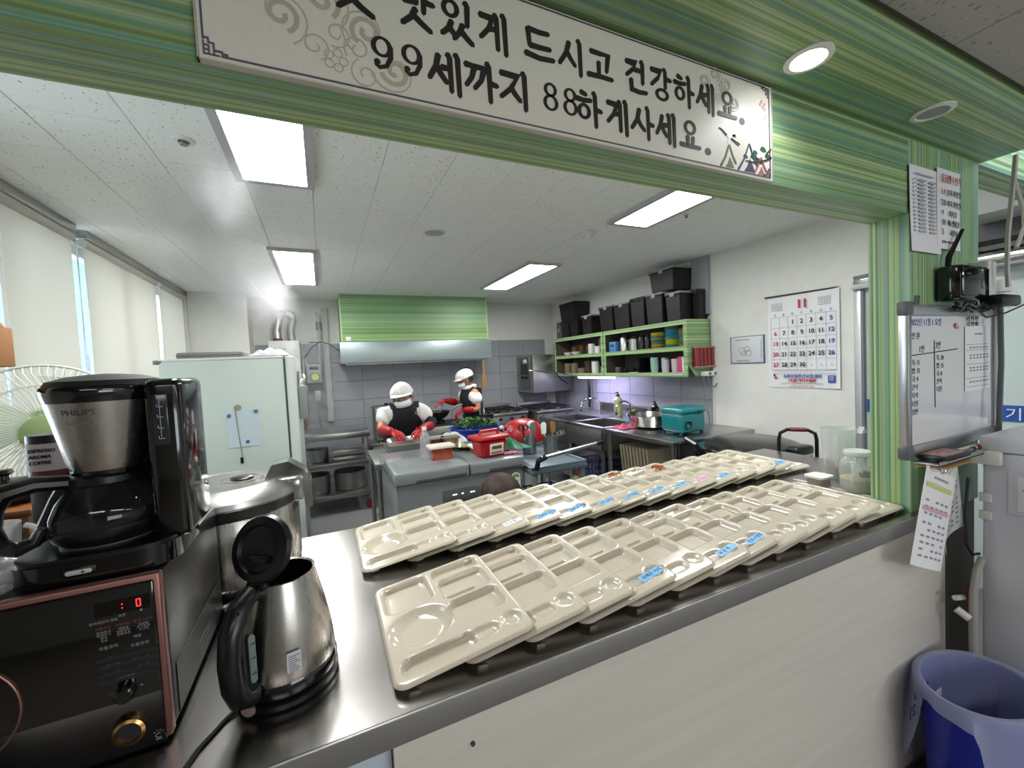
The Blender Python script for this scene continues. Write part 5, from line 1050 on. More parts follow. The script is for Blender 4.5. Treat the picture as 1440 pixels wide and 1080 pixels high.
for k in range(3):
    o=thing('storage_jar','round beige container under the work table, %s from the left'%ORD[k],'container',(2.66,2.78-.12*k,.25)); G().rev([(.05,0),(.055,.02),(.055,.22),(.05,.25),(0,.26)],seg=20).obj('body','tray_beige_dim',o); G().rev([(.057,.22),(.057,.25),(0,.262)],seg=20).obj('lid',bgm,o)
sbw=thing('steel_basin','wide stainless steel basin on the work table','basin',(2.86,3.08,.792)); G().rev([(.13,0),(.17,.02),(.205,.10),(.215,.125),(.228,.128),(.222,.133),(.208,.128),(.165,.03),(0,.012)],seg=48,cap=(1,0)).obj('bowl',mat('polished_steel','#bcbab6',.15,1),sbw)
tc_=thing('teal_cooker','boxy teal plastic container with a domed lid on the work table','container',(2.80,2.62,.792)); tm_=mat('teal','#0d7078',.3,coat=.2)
G().box(-.12,.17,-.09,.15,.02,.19,.035,seg=4).obj('body',tm_,tc_); G().box(-.125,.175,-.095,.155,.178,.235,.028,seg=4).obj('lid',mat('teal_lid','#0f7c84',.28,coat=.3),tc_); G().box(-.085,-.015,-.097,-.085,.06,.12,.02,seg=3).obj('dial_recess',mat('teal_dark','#07383d',.3),tc_)
G().ball((-.05,-.095,.075),.018,1,.6,1).obj('knob',tm_,tc_); G().box(.07,.12,-.103,-.09,.18,.205,.006).obj('latch','teal_dark',tc_)
for x_ in (-.10,.14):
    for y_ in (-.06,.13): G().cyl((x_,y_,0),(x_,y_,.03),.016,seg=10).obj('foot','teal_dark',tc_)
# black griddle/cooker right of the work table
gr=thing('multi_cooker','large dark domed cooker with chrome rim and black side handles','cooker',(2.76,1.98,.62))
G().prism(rrect(.62,.62,.16,8),(0,0,.0),(1,0,0),(0,1,0),.14).obj('body',blk,gr); G().prism(rrect(.64,.64,.17,8),(0,0,.14),(1,0,0),(0,1,0),.03).obj('chrome_rim',chrome,gr); G().rev([(.34,.17),(.33,.20),(.25,.225),(0,.235)],seg=40,sx=.9,sy=.9).obj('lid',mat('smoke_lid','#2c2c2e',.22,.3),gr)
G().tube([(-.36,.12,.15),(-.40,.12,.21),(-.36,.24,.23),(-.3,.24,.2)],.02,8).obj('side_handle',blks,gr); G().box(-.05,.12,-.36,-.27,.16,.22,.02,seg=3).obj('front_handle',blks,gr)
sd=thing('cooker_stand','steel stand under the large dark cooker','stand',(2.72,1.95,0)); G().box(-.33,.6,-.35,.33,.58,.618,.004).obj('top',steeld,sd)
for x_ in (-.3,.57):
    for y_ in (-.32,.3): G().cyl((x_,y_,0),(x_,y_,.58),.02,seg=8).obj('leg',steeld,sd)
# ================================================================ KIMCHI REFRIGERATOR (chest freezer)
fz=thing('chest_refrigerator','grey two-lid chest refrigerator in the middle of the kitchen','refrigerator',(.327,2.35,0)); fm=mat('silver_grey','#7f8385',.35,.35); W=.805
G().box(.01,W-.01,.02,.66,.03,.80,.01).obj('body',fm,fz)
lg=mat('lid_grey','#8b9092',.25,.3,coat=.3)
for x0,x1 in ((0,.44),(.446,W)):
    l=G().box(x0,x1,0,.66,.802,.88,.012,seg=3).obj('lid',lg,fz); G().box(x0+.05,x1-.06 if x0==0 else x1-.05,.12,.60,.879,.882,.002).obj('lid_panel',lg,l); G().box(x0+.12,x1-.02,-.003,.003,.806,.826,.002).obj('grip_recess',dgray,l)
G().box(.27,.50,.012,.022,.655,.735,.003).obj('control_panel',mat('panel_grey','#55585b',.3),fz)
g=G()
for x_ in (.33,.345,.385,.44,.455): g.box(x_,x_+.012,.0105,.0125,.700,.706)
g.obj('panel_light',mat('panel_led','#dfe6ea',.5,emit=2),fz,smooth=False)
txt('dimchae',.032,dgray,fz,(.345,.0185,.60),UX,UZ)
en=thing('energy_label','white energy rating sticker with green top on the chest refrigerator','sticker',(1.075,2.3695,.66)); G().prism([(-.03,0),(.03,0),(.03,.09)]+[(.03*math.cos(a),.09+.025*math.sin(a)) for a in [math.pi*k/8 for k in range(1,8)]]+[(-.03,.09)],(0,0,0),(1,0,0),(0,0,1),.0015).obj('label',whitep,en)
G().prism([(.024*math.cos(a),.082+.022*math.sin(a)) for a in [math.pi*k/8 for k in range(0,9)]],(0,-.0018,0),(1,0,0),(0,0,1),.0006).obj('green_arc',mat('green_print','#5d8c3a',.5),en); G().prism([(.010*math.cos(a),.082+.009*math.sin(a)) for a in [math.pi*k/8 for k in range(0,9)]],(0,-.0025,0),(1,0,0),(0,0,1),.0006).obj('yellow_arc',mat('yellow_print','#c8b53a',.5),en)
g=G()
for k in range(5): g.box(-.02,.02-.008*(k%2),-.0024,-.0018,.01+.012*k,.015+.012*k)
g.obj('label_print',inkg,en,smooth=False)
FZ=.8825
def ftub(nm,label,x,y,w_,d_,h_,body,lidm,z=FZ,rz=0,lh=.012,over=.012):
    t=thing(nm,label,'container',(x,y,z),rz); G().prism(rrect(w_,d_,.015),(0,0,0),(1,0,0),(0,1,0),h_).obj('tub',body,t)
    if lidm: G().prism(rrect(w_+over*2,d_+over*2,.02),(0,0,h_),(1,0,0),(0,1,0),lh).obj('lid',lidm,t)
    return t
ftub('kimchi_container','clear tub of red kimchi with a cream lid, nearest on the chest refrigerator',.655,2.58,.13,.10,.075,mat('kimchi_tub','#8c3a1e',.25,noise=((25,25,25),.3,0),coat=.4),mat('cream_lid','#d1cabb',.4),over=.018)
t=ftub('glass_food_box','glass food box with white clip lid and brown food inside',1.0-.06,2.60,.14,.12,.04,mat('brown_food','#5c3a22',.3,noise=((30,30,30),.3,0),coat=.5),whitep); G().box(-.03,.03,-.03,.03,.053,.058,.004).obj('vent_button',gray,t); G().box(-.04,.04,-.082,-.072,.03,.052,.003).obj('clip',white,t)
rb=thing('red_container','red plastic container with lid handle and a paper label','container',(.945,2.47,FZ),.15)
g=G(); b=bmesh.new(); V=[[b.verts.new((sx*.10*k,sy*.075*k,zz)) for sx,sy in ((-1,-1),(1,-1),(1,1),(-1,1))] for zz,k in ((0,.82),(.115,1.0))]
b.faces.new(V[0]); b.faces.new(V[1]); [b.faces.new((V[0][i],V[0][(i+1)%4],V[1][(i+1)%4],V[1][i])) for i in range(4)]
bmesh.ops.recalc_face_normals(b,faces=b.faces); bmesh.ops.bevel(b,geom=b.edges[:],offset=.015,segments=3,affect='EDGES'); g.add(b).obj('tub',red,rb)
G().box(-.115,.115,-.088,.088,.11,.135,.010).obj('lid',red,rb); G().tube([(-.07,0,.13),(-.06,0,.16),(.06,0,.16),(.07,0,.13)],.010,8).obj('handle',red,rb)
o=G().box(-.045,.055,-.003,0,.02,.09,.001).obj('paper_label',mat('label_paper','#cfc5b4',.6),rb); o.location=(.0,-.076,0); o.rotation_euler=(.12,0,0); q=G().box(-.03,.04,-.004,-.003,.055,.075).box(-.035,.045,-.004,-.003,.028,.036).obj('label_print',mat('label_brown','#5c3a34',.6),o)
ftub('glass_food_box','glass box of pale brown side dish with bronze lid behind the kimchi tub',.80,2.86,.10,.09,.075,mat('tan_food','#7c684a',.3,noise=((30,30,30),.3,0),coat=.5),mat('bronze_lid','#6b6250',.3))
ftub('red_sauce_jar','short dark red sauce jar behind the kimchi tub',.715,2.92,.08,.08,.075,mat('dark_sauce','#4c0d0e',.25),mat('grey_lid2','#8f8a80',.4))
t=thing('plastic_bag','crumpled white plastic bag behind the chest refrigerator lids','bag',(.86,3.05,.86)); G().grid(lambda u,v: Vector(((u-.5)*.26,(v-.5)*.16,.01+.085*math.sin(math.pi*u)**.6*math.sin(math.pi*v)**.6*(1+.25*math.sin(u*23+v*11)))),24,16,.002).obj('film',mat('bag_white','#c9ccd2',.4,alpha=.9),t,ang=25)
t=thing('steel_dish','wide shallow steel dish with yellow scraps beside the red container','dish',(1.0-.11,2.78,FZ)); G().rev([(.06,0),(.11,.03),(.115,.032),(.06,.006),(0,.005)],seg=32,cap=(1,0)).obj('dish',steel,t); G().box(-.04,.0,-.03,.0,.008,.03,.006).box(.02,.06,-.01,.015,.01,.025,.005).obj('scraps',mat('scrap_yellow','#a8a03a',.6),t)
t=thing('pet_bottle','clear plastic bottle with a white cap standing by the steel tray','bottle',(.605,2.80,FZ)); G().rev([(.03,0),(.036,.01),(.036,.10),(.034,.12),(.015,.155),(.013,.165)],seg=24).obj('body',mat('pet_clear','#b9bcc0',.1,alpha=.4,coat=.5),t); G().rev([(.016,.162),(.016,.182),(0,.183)],seg=16).obj('cap',white,t)
t=thing('green_bag','green plastic net bag drooping over the right edge of the chest refrigerator','bag',(1.12,2.62,FZ)); G().grid(lambda u,v: Vector(((u-.35)*.22,(v-.5)*.22-.03*u,.012+.07*math.sin(math.pi*min(1,u*1.3))**.7*math.sin(math.pi*v)**.7*(1+.15*math.sin(u*19))-.0*u)),18,14,.003).obj('bag',mat('bag_green','#0c6a4c',.4),t,ang=30)
t=thing('pink_cloth','small pink cloth beside the red container','cloth',(1.075,2.44,FZ)); G().grid(lambda u,v: Vector(((u-.5)*.10,(v-.5)*.07,.003+.008*abs(math.sin(u*9+v*5)))),10,8,.002).obj('cloth',mat('cloth_pink','#c25a80',.7),t)
# ================================================================ PREP TABLE BEHIND THE REFRIGERATOR
pt=thing('prep_table','stainless prep table between the chest refrigerator and the left cook','table',(.30,3.05,0)); W=1.45
G().box(0,W,0,.60,.76,.80,.004).obj('top',steeld,pt); G().box(.05,W-.05,.04,.56,.25,.27,.003).obj('lower_shelf',steeld,pt)
for x_ in (.025,W-.03):
    for y_ in (.025,.57): G().cyl((x_,y_,0),(x_,y_,.76),.017,seg=10).obj('leg',steel,pt)
t=thing('steel_container','rectangular steel container on a tray in front of the left cook','container',(.53,3.20,.802))
G().box(-.13,.13,-.09,.09,.0,.006,.002).obj('tray',steel,t); G().box(-.11,.11,-.075,-.070,.01,.10).box(-.11,.11,.070,.075,.01,.10).box(-.11,-.105,-.07,.07,.01,.10).box(.105,.11,-.07,.07,.01,.10).box(-.11,.11,-.07,.07,.006,.012).obj('pan',steeld,t); G().box(-.12,.12,-.085,.085,.098,.104,.002).box(0,0.001,0,.001,.1,.1001).obj('rim',steel,t); G().box(-.10,.10,-.068,.068,.08,.095).obj('contents',mat('dark_food','#2b2a26',.7,noise=((30,30,30),.4,0)),t)
t=thing('mixing_bowl','shiny steel mixing bowl the left cook is working in','bowl',(.55,3.44,.802)); G().rev([(.08,0),(.12,.015),(.155,.085),(.163,.088),(.158,.092),(.15,.085),(.11,.02),(0,.01)],seg=44,cap=(1,0)).obj('bowl',mat('polished_steel2','#c9c9cc',.12,1),t); G().rev([(.10,.03),(.10,.05),(.06,.062),(0,.066)],seg=20).obj('food',mat('namul','#4d5230',.8,noise=((25,25,25),.5,.4)),t)
bs=thing('blue_basin','round blue plastic basin heaped with green leaves','basin',(1.14,3.30,.815)); G().rev([(.13,0),(.15,.01),(.205,.135),(.218,.138),(.216,.146),(.198,.140),(.14,.018),(0,.012)],seg=48,cap=(1,0)).obj('basin',blue,bs)
gv=thing('leafy_greens','heap of fresh green leaves in the blue basin','vegetables',(1.14,3.30,.945)); g=G(); h_=G(); rnd=random.Random(3)
for k in range(520):
    a=rnd.uniform(0,6.28); rr=.172*math.sqrt(rnd.random()); zz=.055*(1-(rr/.2)**2)+rnd.uniform(-.01,.022); L_=rnd.uniform(.02,.042); w_=L_*.38; M_=Matrix.Translation((rr*math.cos(a),rr*math.sin(a),zz))@Matrix.Rotation(rnd.uniform(0,6.28),4,'Z')@Matrix.Rotation(rnd.uniform(-1.0,.3),4,'Y')
    b=bmesh.new(); V=[b.verts.new(M_@Vector(p)) for p in ((0,0,0),(L_*.4,w_,.004),(L_,0,-.004),(L_*.4,-w_,.004),(L_*.45,0,-.004))]; b.faces.new((V[0],V[4],V[1])); b.faces.new((V[1],V[4],V[2])); b.faces.new((V[2],V[4],V[3])); b.faces.new((V[3],V[4],V[0])); (g if k%4 else h_).add(b)
g.obj('leaves',mat('leaf_green','#2f5f1c',.5),gv)['kind']='stuff'; h_.obj('stems',mat('leaf_pale','#6f8f4a',.5),gv)['kind']='stuff'
t=thing('red_basket','upturned red plastic basket behind the utensils','basket',(1.55,3.22,.802)); 
G().rev([(.17,0),(.175,.02),(.165,.10),(.12,.16),(.05,.185),(0,.188)],seg=36,sx=1.05).obj('basket',red,t)
t=thing('kitchen_knife_bundle','black bottle leaning in the utensils beside the red basket','bottle',(1.22,2.70,.86)); t.rotation_euler=(0,-.35,0); G().rev([(.03,0),(.034,.02),(.034,.11),(.014,.15),(.014,.18)],seg=20).obj('body',blks,t); G().rev([(.016,.178),(.016,.195),(0,.196)],seg=14).obj('cap',white,t); t.location=(1.30,2.95,.802); t.name='sauce_bottle'; t['label']='black sauce bottle with white cap leaning beside the red basket'
# ================================================================ UTILITY CART + UTENSILS
uc=thing('utility_cart','blue-grey plastic utility cart right of the chest refrigerator','cart',(1.16,2.30,0)); ucm=mat('cart_grey','#62707c',.4)
G().box(0,.42,0,.62,.75,.79,.012,seg=3).obj('top_tray',ucm,uc); G().box(.01,.41,.01,.61,.35,.38,.01).obj('middle_tray',ucm,uc); G().box(.01,.41,.01,.61,.10,.13,.01).obj('bottom_tray',ucm,uc)
G().box(0,.42,0,.02,.78,.80,.006).box(0,.42,.60,.62,.78,.80,.006).box(0,.02,0,.62,.78,.80,.006).box(.40,.42,0,.62,.78,.80,.006).obj('rim',ucm,uc)
for x_ in (.03,.39):
    for y_ in (.03,.59): G().cyl((x_,y_,.06),(x_,y_,.75),.02,seg=10).obj('post',gray,uc); G().rev([(.0,0),(.03,.0),(.03,.02),(0,.02)],c=(0,0,-.01),seg=16,M=Matrix.Translation((x_,y_,.03))@Matrix.Rotation(math.pi/2,4,'X')).obj('caster',blkm,uc)
G().tube([(.03,-.005,.79),(.03,-.03,.85),(.08,-.04,.87)],.018,10).obj('handle_joint',blks,uc); G().cyl((.05,-.035,.865),(.50,-.02,.905),.013,seg=12).obj('handle_bar',steel,uc); G().cyl((.48,-.02,.903),(.53,-.018,.908),.017,seg=12).obj('handle_cap',blks,uc)
def holder(x,y,label,r=.052,h=.125):
    t=thing('utensil_holder',label,'holder',(x,y,.797)); G().rev([(r*.9,0),(r*.95,.005),(r,h),(r*.95,h),(r*.9,.008),(0,.006)],seg=28,cap=(1,0)).obj('cup',mat('holder_steel','#a5a5a3',.3,.9),t)
    g=G()
    for i in range(12):
        for j in range(5): a=2*math.pi*i/12; g.ball((r*.985*math.cos(a),r*.985*math.sin(a),.025+.02*j),.0035,1,1,1,6)
    g.obj('perforations',blkm,t)['kind']='stuff'; return t
holder(1.37,2.75,'left perforated steel cup full of scissors and ladles'); holder(1.50,2.66,'right perforated steel cup holding spatulas and a ladle'); holder(1.245,2.83,'rearmost steel cup partly hidden behind the green bag',.05,.10)
def uten(nm,label,x,y,dx,dy,L_,head,m,hm=None):
    t=thing(nm,label,'utensil',(x,y,.81)); top=Vector((dx,dy,L_)); G().tube([(0,0,0),top],.005,6).obj('handle',hm or m,t)
    if head=='ladle': G().ball(top+Vector((0,-.01,.02)),.036,1,.6,.9,16).obj('head',m,t)
    if head=='spat': G().prism([(-.018,-.02),(.018,-.02),(.022,.05),(.01,.065),(-.01,.065),(-.022,.05)],top+Vector((0,.004,0)),(1,0,0),(0,0,1),.008).obj('head',m,t)
    if head=='scis': G().tube([top+Vector((.018*math.cos(a)-.014,0,.02+.024*math.sin(a))) for a in [k*.5236 for k in range(12)]],.005,6,True).tube([top+Vector((.018*math.cos(a)+.026,0,.018+.022*math.sin(a))) for a in [k*.5236 for k in range(12)]],.005,6,True).obj('grips',m,t)
    if head=='bowl': G().rev([(0,-.02),(.03,-.01),(.042,.01),(.038,.01),(0,-.008)],seg=20,M=Matrix.Translation(top+Vector((.03,0,0)))@Matrix.Rotation(-.5,4,'X')).obj('head',m,t)
uten('scissors','black handled scissors in the left steel cup',1.355,2.745,-.035,0,.16,'scis',blks); uten('scissors','pink and yellow handled scissors behind the rear steel cup',1.25,2.825,-.02,0,.15,'scis',mat('pink_grip','#c26a80',.4)); uten('ladle','large white round ladle standing in the left steel cup',1.385,2.76,.015,.01,.17,'ladle',white)
uten('spatula','wooden spatula in the right steel cup',1.505,2.665,.025,0,.15,'spat',mat('bamboo','#8c6232',.6)); uten('spatula','white spatula in the right steel cup',1.485,2.66,-.035,0,.15,'spat',white); uten('ladle','steel ladle leaning out of the right steel cup',1.515,2.66,.06,0,.12,'bowl',chrome)
uten('tongs','dark tongs in the left steel cup',1.37,2.74,.03,-.01,.15,'spat',steeld)
ob_=thing('cleaner_bottle','white spray bottle and bags on the middle tray of the utility cart','bottle',(1.40,2.40,.382)); G().rev([(.05,0),(.055,.02),(.05,.14),(.02,.19),(.018,.21)],seg=20).obj('body',mat('bottle_pale','#a9b4be',.35),ob_); G().box(-.02,.04,-.012,.012,.21,.25,.005).obj('nozzle',blks,ob_)
def crate(x,y,z,w_,d_,h_,c,label):
    t=thing('plastic_crate',label,'crate',(x,y,z)); g=G()
    for k in range(4): zz=h_*k/3-.0; g.tube([(-w_/2,-d_/2,zz+.006),(w_/2,-d_/2,zz+.006),(w_/2,d_/2,zz+.006),(-w_/2,d_/2,zz+.006)],.006,5,True)
    for k in range(9):
        for s in (-1,1): g.box(-w_/2+w_*k/8-.004,-w_/2+w_*k/8+.004,s*d_/2-.003,s*d_/2+.003,0,h_)
    g.obj('lattice',mat('crate_'+c,c,.4),t); G().box(-w_/2,w_/2,-d_/2,d_/2,0,.006).obj('base','crate_'+c,t); return t
crate(2.72,3.65,.182,.40,.32,.22,'#16246a','dark blue plastic crate under the sink'); crate(1.37,2.62,.382,.34,.26,.16,'#1b2a66','blue crate on the middle tray of the utility cart').name='plastic_crate'
t=thing('fruit_bag','mesh bag of colourful vegetables on the floor by the sink','bag',(2.25,3.45,.0)); G().ball((0,0,.17),.15,1,.8,1.1,16).obj('bag',mat('bag_mixed','#5c6a3a',.6,noise=((9,9,9),.6,0)),t); G().tube([(0,0,.32),(-.03,0,.40),(.02,0,.46)],.015,6).obj('tied_neck',mat('bag_red','#8c2a2a',.6),t)
# ================================================================ LEFT CART WITH POTS
lc=thing('shelf_cart','three tier stainless cart with a ridged top by the back wall','cart',(-.30,4.62,0)); 
G().box(0,.72,0,.62,.80,.84,.004).obj('top',steel,lc); G().box(0,.72,-.004,.0,.78,.84,.001).obj('top_lip',steel,lc)
for z_ in (.50,.17): G().box(.01,.71,.01,.61,z_,z_+.025,.004).box(.0,.72,-.004,.012,z_-.01,z_+.035,.003).obj('shelf',steeld,lc)
for x_ in (.03,.69):
    for y_ in (.03,.59): G().cyl((x_,y_,.10),(x_,y_,.80),.016,seg=10).obj('post',steel,lc)
for x_ in (.03,.69):
    for y_ in (.03,.59): G().rev([(0,0),(.045,0),(.05,.008),(.05,.022),(.045,.03),(0,.03)],seg=20,M=Matrix.Translation((x_,y_+.015,.05))@Matrix.Rotation(math.pi/2,4,'X')).box(x_-.02,x_+.02,y_-.02,y_+.02,.09,.11).obj('caster',mat('caster_red','#6b1a20',.4),lc)
def pan_(x,y,z,r,h,label,hn=True):
    t=thing('cooking_pot',label,'pot',(x,y,z)); G().rev([(r*.92,0),(r*.97,.01),(r,h),(r*1.03,h+.003),(r*.97,h),(r*.93,.015),(0,.01)],seg=40,cap=(1,0)).obj('pot',mat('aluminium_pot','#a3a3a0',.35,.9,noise=((8,8,60),.05,.05)),t)
    if hn: G().tube([(r*.98,-.03,h*.75),(r*1.15,-.03,h*.78),(r*1.15,.03,h*.78),(r*.98,.03,h*.75)],.006,6).tube([(-r*.98,-.03,h*.75),(-r*1.15,-.03,h*.78),(-r*1.15,.03,h*.78),(-r*.98,.03,h*.75)],.006,6).obj('handles',steel,t)
pan_(.21,4.90,.197,.165,.19,'wide aluminium pot on the bottom shelf of the cart, right'); pan_(-.14,4.88,.197,.15,.19,'aluminium pot with side handles on the bottom shelf of the cart, left'); pan_(-.10,4.90,.527,.11,.13,'small pot on the middle shelf of the cart')
for k,(z_,l_) in enumerate(((.528,'lower steel tray stacked on the middle shelf of the cart'),(.60,'upper steel tray stacked on the middle shelf of the cart'))):
    t=thing('steel_pan',l_,'tray',(.22,4.90,z_)); G().box(-.17,.17,-.13,.13,0,.03,.008).obj('pan',steel,t); G().box(-.18,.18,-.14,.14,.03,.037,.003).obj('rim',steel,t)
# ================================================================ TALL FRIDGE AT LEFT
rf=thing('refrigerator','tall pale refrigerator seen from the side with a taped sheet','refrigerator',(-1.02,3.60,0)); rm=mat('fridge_pale','#c3cfc8',.45,0,noise=((2,2,2),.02,0))
G().box(0,.755,0,.70,.05,1.595,.008).obj('body',rm,rf); G().box(-.0,.755,.0,.70,1.595,1.612,.004).obj('top_cap',white,rf); G().box(.765,.835,.004,.70,.07,1.608,.012).obj('door',mat('fridge_door','#cdd3d0',.4),rf); G().box(.755,.765,.01,.69,.08,1.59).obj('door_gasket',dgray,rf)
G().box(-.03,.02,.0,.05,1.575,1.605,.005).obj('hinge_cover',gray,rf); G().cyl((.44,-.003,1.24),(.44,-.014,1.24),.022,seg=20).obj('hole_plug',mat('plug_olive','#8b8f7a',.5),rf); G().tube([(.44,-.012,1.24),(.425,-.015,1.22),(.44,-.012,1.0),(.45,-.012,.88)],.003,6).obj('cord',steeld,rf); G().box(.435,.455,-.018,-.006,.83,.875,.004).obj('cord_plug',blks,rf)
for x_ in (.05,.7):
    for y_ in (.05,.65): G().cyl((x_,y_,0),(x_,y_,.05),.02,seg=8).obj('foot',blkm,rf)
t=thing('taped_sheet','pale sheet held with three blue round magnets on the side of the refrigerator','paper',(-.55,3.596,1.085)); G().grid(lambda u,v: Vector(((u-.5)*.21,-.002-.006*math.sin(u*3),(v-.5)*.27)),6,6,.0008).obj('paper',mat('pale_sheet','#c3d0d8',.6),t)
for x_,z_ in ((-.085,.10),(.085,.12),(.02,-.10)): G().cyl((x_,-.006,z_),(x_,-.014,z_),.013,seg=16).obj('magnet',mat('magnet_blue','#2f6f9c',.4),t)
t=thing('fridge_top_box','flat grey box lying on top of the refrigerator','box',(-.70,3.80,1.613)); G().box(-.24,.17,-.12,.14,0,.045,.012).obj('box',mat('box_grey','#7a7a78',.5),t); G().box(-.24,.17,-.122,-.119,.018,.022).obj('seam',dgray,t)
t=thing('white_bag','crumpled white plastic bag on top of the refrigerator','bag',(-.36,3.75,1.613)); G().grid(lambda u,v: Vector(((u-.5)*.26,(v-.5)*.24,.006+.05*math.sin(math.pi*u)**.5*math.sin(math.pi*v)**.5*(1+.3*math.sin(u*21+v*9)))),20,16,.002).obj('film','bag_white',t,ang=25)
t=thing('pouch_holder','grey hanging pouch with white papers on the front of the refrigerator','holder',(-.17,3.80,1.25))
G().box(-.012,.05,-.12,.12,-.14,.12,.01).obj('pouch',mat('pouch_grey','#8d9092',.4,alpha=.9),t); G().grid(lambda u,v: Vector((.02+.02*math.sin(v*9),(u-.5)*.2,.06+.14*v+.02*math.sin(u*14))),12,8,.003).obj('papers',whitep,t,ang=25); G().box(-.010,.0,-.10,.0,.12,.24,.002).obj('dark_note',gray,t)
# ================================================================ BOILER AND PIPES
bo=thing('gas_boiler','white wall-hung gas boiler with corrugated flue pipes','boiler',(-.555,5.60,1.15)); bwt=mat('boiler_white','#c9cac6',.4)
G().box(0,.33,0,.24,0,.73,.012).obj('casing',bwt,bo); G().cyl((.245,-.002,.42),(.245,-.012,.42),.045,seg=24).obj('dial',gray,bo); G().cyl((.245,-.010,.42),(.245,-.016,.42),.034,seg=24).obj('dial_face',white,bo)
txt('Rinnai',.035,gray,bo,(.10,-.003,.62),UX,UZ); G().box(.20,.30,-.003,0,.52,.525).box(.21,.29,-.003,0,.545,.548).obj('panel_line',gray,bo)
def flex(P,r,nm,m):
    Q=[]; R_=[]
    for a,b in zip(P,P[1:]):
        for k in range(8): Q.append(Vector(a).lerp(Vector(b),k/8)); R_.append(r*(1+.07*(len(Q)%2)))
    G().tube(Q,R_,14).obj(nm,m,bo)
flex([(.10,.10,.74),(.09,.10,.85),(.12,.10,.98),(.16,.09,1.06),(.20,.09,1.06)],.042,'flue_pipe',steel); flex([(.25,.10,.73),(.24,.10,.86),(.27,.10,.98),(.26,.09,1.05),(.19,.09,1.08)],.040,'flue_pipe',mat('flue_grey','#9fa09c',.4,.5))
G().rev([(.05,0),(.05,.03),(.042,.035)],c=(.10,.10,.728),seg=20).obj('flue_collar',mat('collar_red','#6c2a2a',.5),bo)
for k,x_ in enumerate((.03,.09,.15,.21,.27)): G().tube([(x_,.10,0),(x_+.01,.08,-.12),(x_+.03*(k-2),.10,-.30),(x_+.02*(k-2),.12,-.55)],.012,8).obj('water_pipe',[steeld,mat('copper_dull','#8a6a52',.4,.5),gray][k%3],bo)
gm=thing('gas_meter','grey gas meter with a round yellow dial and piping beside the boiler','meter',(-.10,5.66,1.45)); G().box(-.08,.10,0,.14,-.10,.14,.02,seg=3).obj('case',mat('meter_grey','#9fa3a1',.4),gm); G().cyl((.02,-.002,-.02),(.02,-.014,-.02),.055,seg=24).obj('dial_ring',gray,gm); G().cyl((.02,-.012,-.02),(.02,-.018,-.02),.043,seg=24).obj('dial_face',mat('dial_yellow','#c9cc7a',.4),gm); G().box(-.04,.06,-.006,0,.07,.11,.002).obj('counter_window',dgray,gm)
G().tube([(.09,.04,.14),(.095,.04,.45),(.10,.04,.72),(.08,.04,.78)],.016,10).tube([(-.06,.04,.14),(-.10,.04,.20),(-.11,.04,-.1),(-.10,.04,-.5)],.016,10).obj('gas_pipe',mat('pipe_ivory','#a9aaa4',.4),gm); G().cyl((.097,.04,.56),(.097,.04,.66),.032,seg=14).obj('valve',gray,gm)
G().box(-.0,.07,.0,.06,-.32,-.19,.01).obj('valve_box','meter_grey',gm); G().tube([(.02,.02,-.32),(.04,.02,-.6),(.09,.02,-.75)],.008,6).obj('thin_pipe',gray,gm); G().box(-.02,.14,.02,.04,.40,.415).obj('pipe_clamp',dgray,gm)
t=thing('hood_power_cable','black cable running from the gas pipe to the range hood','cable',(0,5.60,1.75)); G().tube([(-.18,0,-.08),(-.09,0,.05),(.0,0,.11),(.10,0,.08),(.22,0,-.02)],.007,6).obj('cord',blks,t)
t=thing('pale_pipe_duct','pale square pipe cover running down the back wall beside the boiler','pipe cover',(.07,5.80,.85)); G().box(-.035,.035,0,.05,0,1.45,.004).obj('cover',mat('cover_pale','#b3b5b3',.6),t)
# ================================================================ WALL CALENDAR AND PICTURE
cal=thing('wall_calendar','large white November wall calendar hung on the white wall','calendar',(3.428,2.0,1.9))
# u runs left to right in the photo = -Y
YU=(0,-1,0)
def calfn(u,v):
    w_=.53; c=.0
    curl=.045*(1-u)**3*max(0,(v-.1)) if False else 0
    return Vector((-.004-.011*math.exp(-((u-.02)/.16)**2)*(.25+.75*math.sin(math.pi*min(1,v*1.1)))-.012*u**6,(.5-u)*w_,(v-1)*.735))
G().grid(calfn,24,16,.001).obj('sheet',mat('calendar_paper','#dcdce0',.6),cal)
G().cyl((-.008,.29,.012),(-.008,-.255,.002),.007,seg=10).obj('top_bar',dgray,cal); G().cyl((-.006,.0,0.005),(0,0,.07),.004,seg=8).obj('hook',white,cal)
CX=-.019
def ct_(s,sz,m_,y,z,al='CENTER',off=0): txt(s,sz,m_,cal,(CX,y,z),YU,UZ,align=al,off=off,th=.0002)
ct_('11',.085,'red_ink',-.01,-.105,off=.004)
g=G()
for k in range(8): y_=.235-.068*k if k else .225; 
ys=[.235-.0685*k for k in range(8)]; zs=[-.165-.085*k for k in range(6)]
for y_ in ys: g.box(CX-.0005,CX,y_-.0009,y_+.0009,zs[-1],zs[0])
for z_ in zs: g.box(CX-.0005,CX,ys[-1],ys[0],z_-.0009,z_+.0009)
g.box(CX-.0005,CX,ys[-1],ys[0],-.625,-.623).box(CX-.0005,CX,ys[-1],ys[0],-.595,-.593)
for k in range(26): g.box(CX-.0005,CX,.225-.018*k,.2258-.018*k,-.625,-.595)
g.obj('grid_line',inkg,cal,smooth=False)
ct_('일',.022,'red_ink',.20,-.155); ct_('토',.022,'blue_ink',.20-.0685*6,-.155); ct_('월        화        수        목        금',.022,'black_ink',.20-.0685*3,-.155)
dn=1
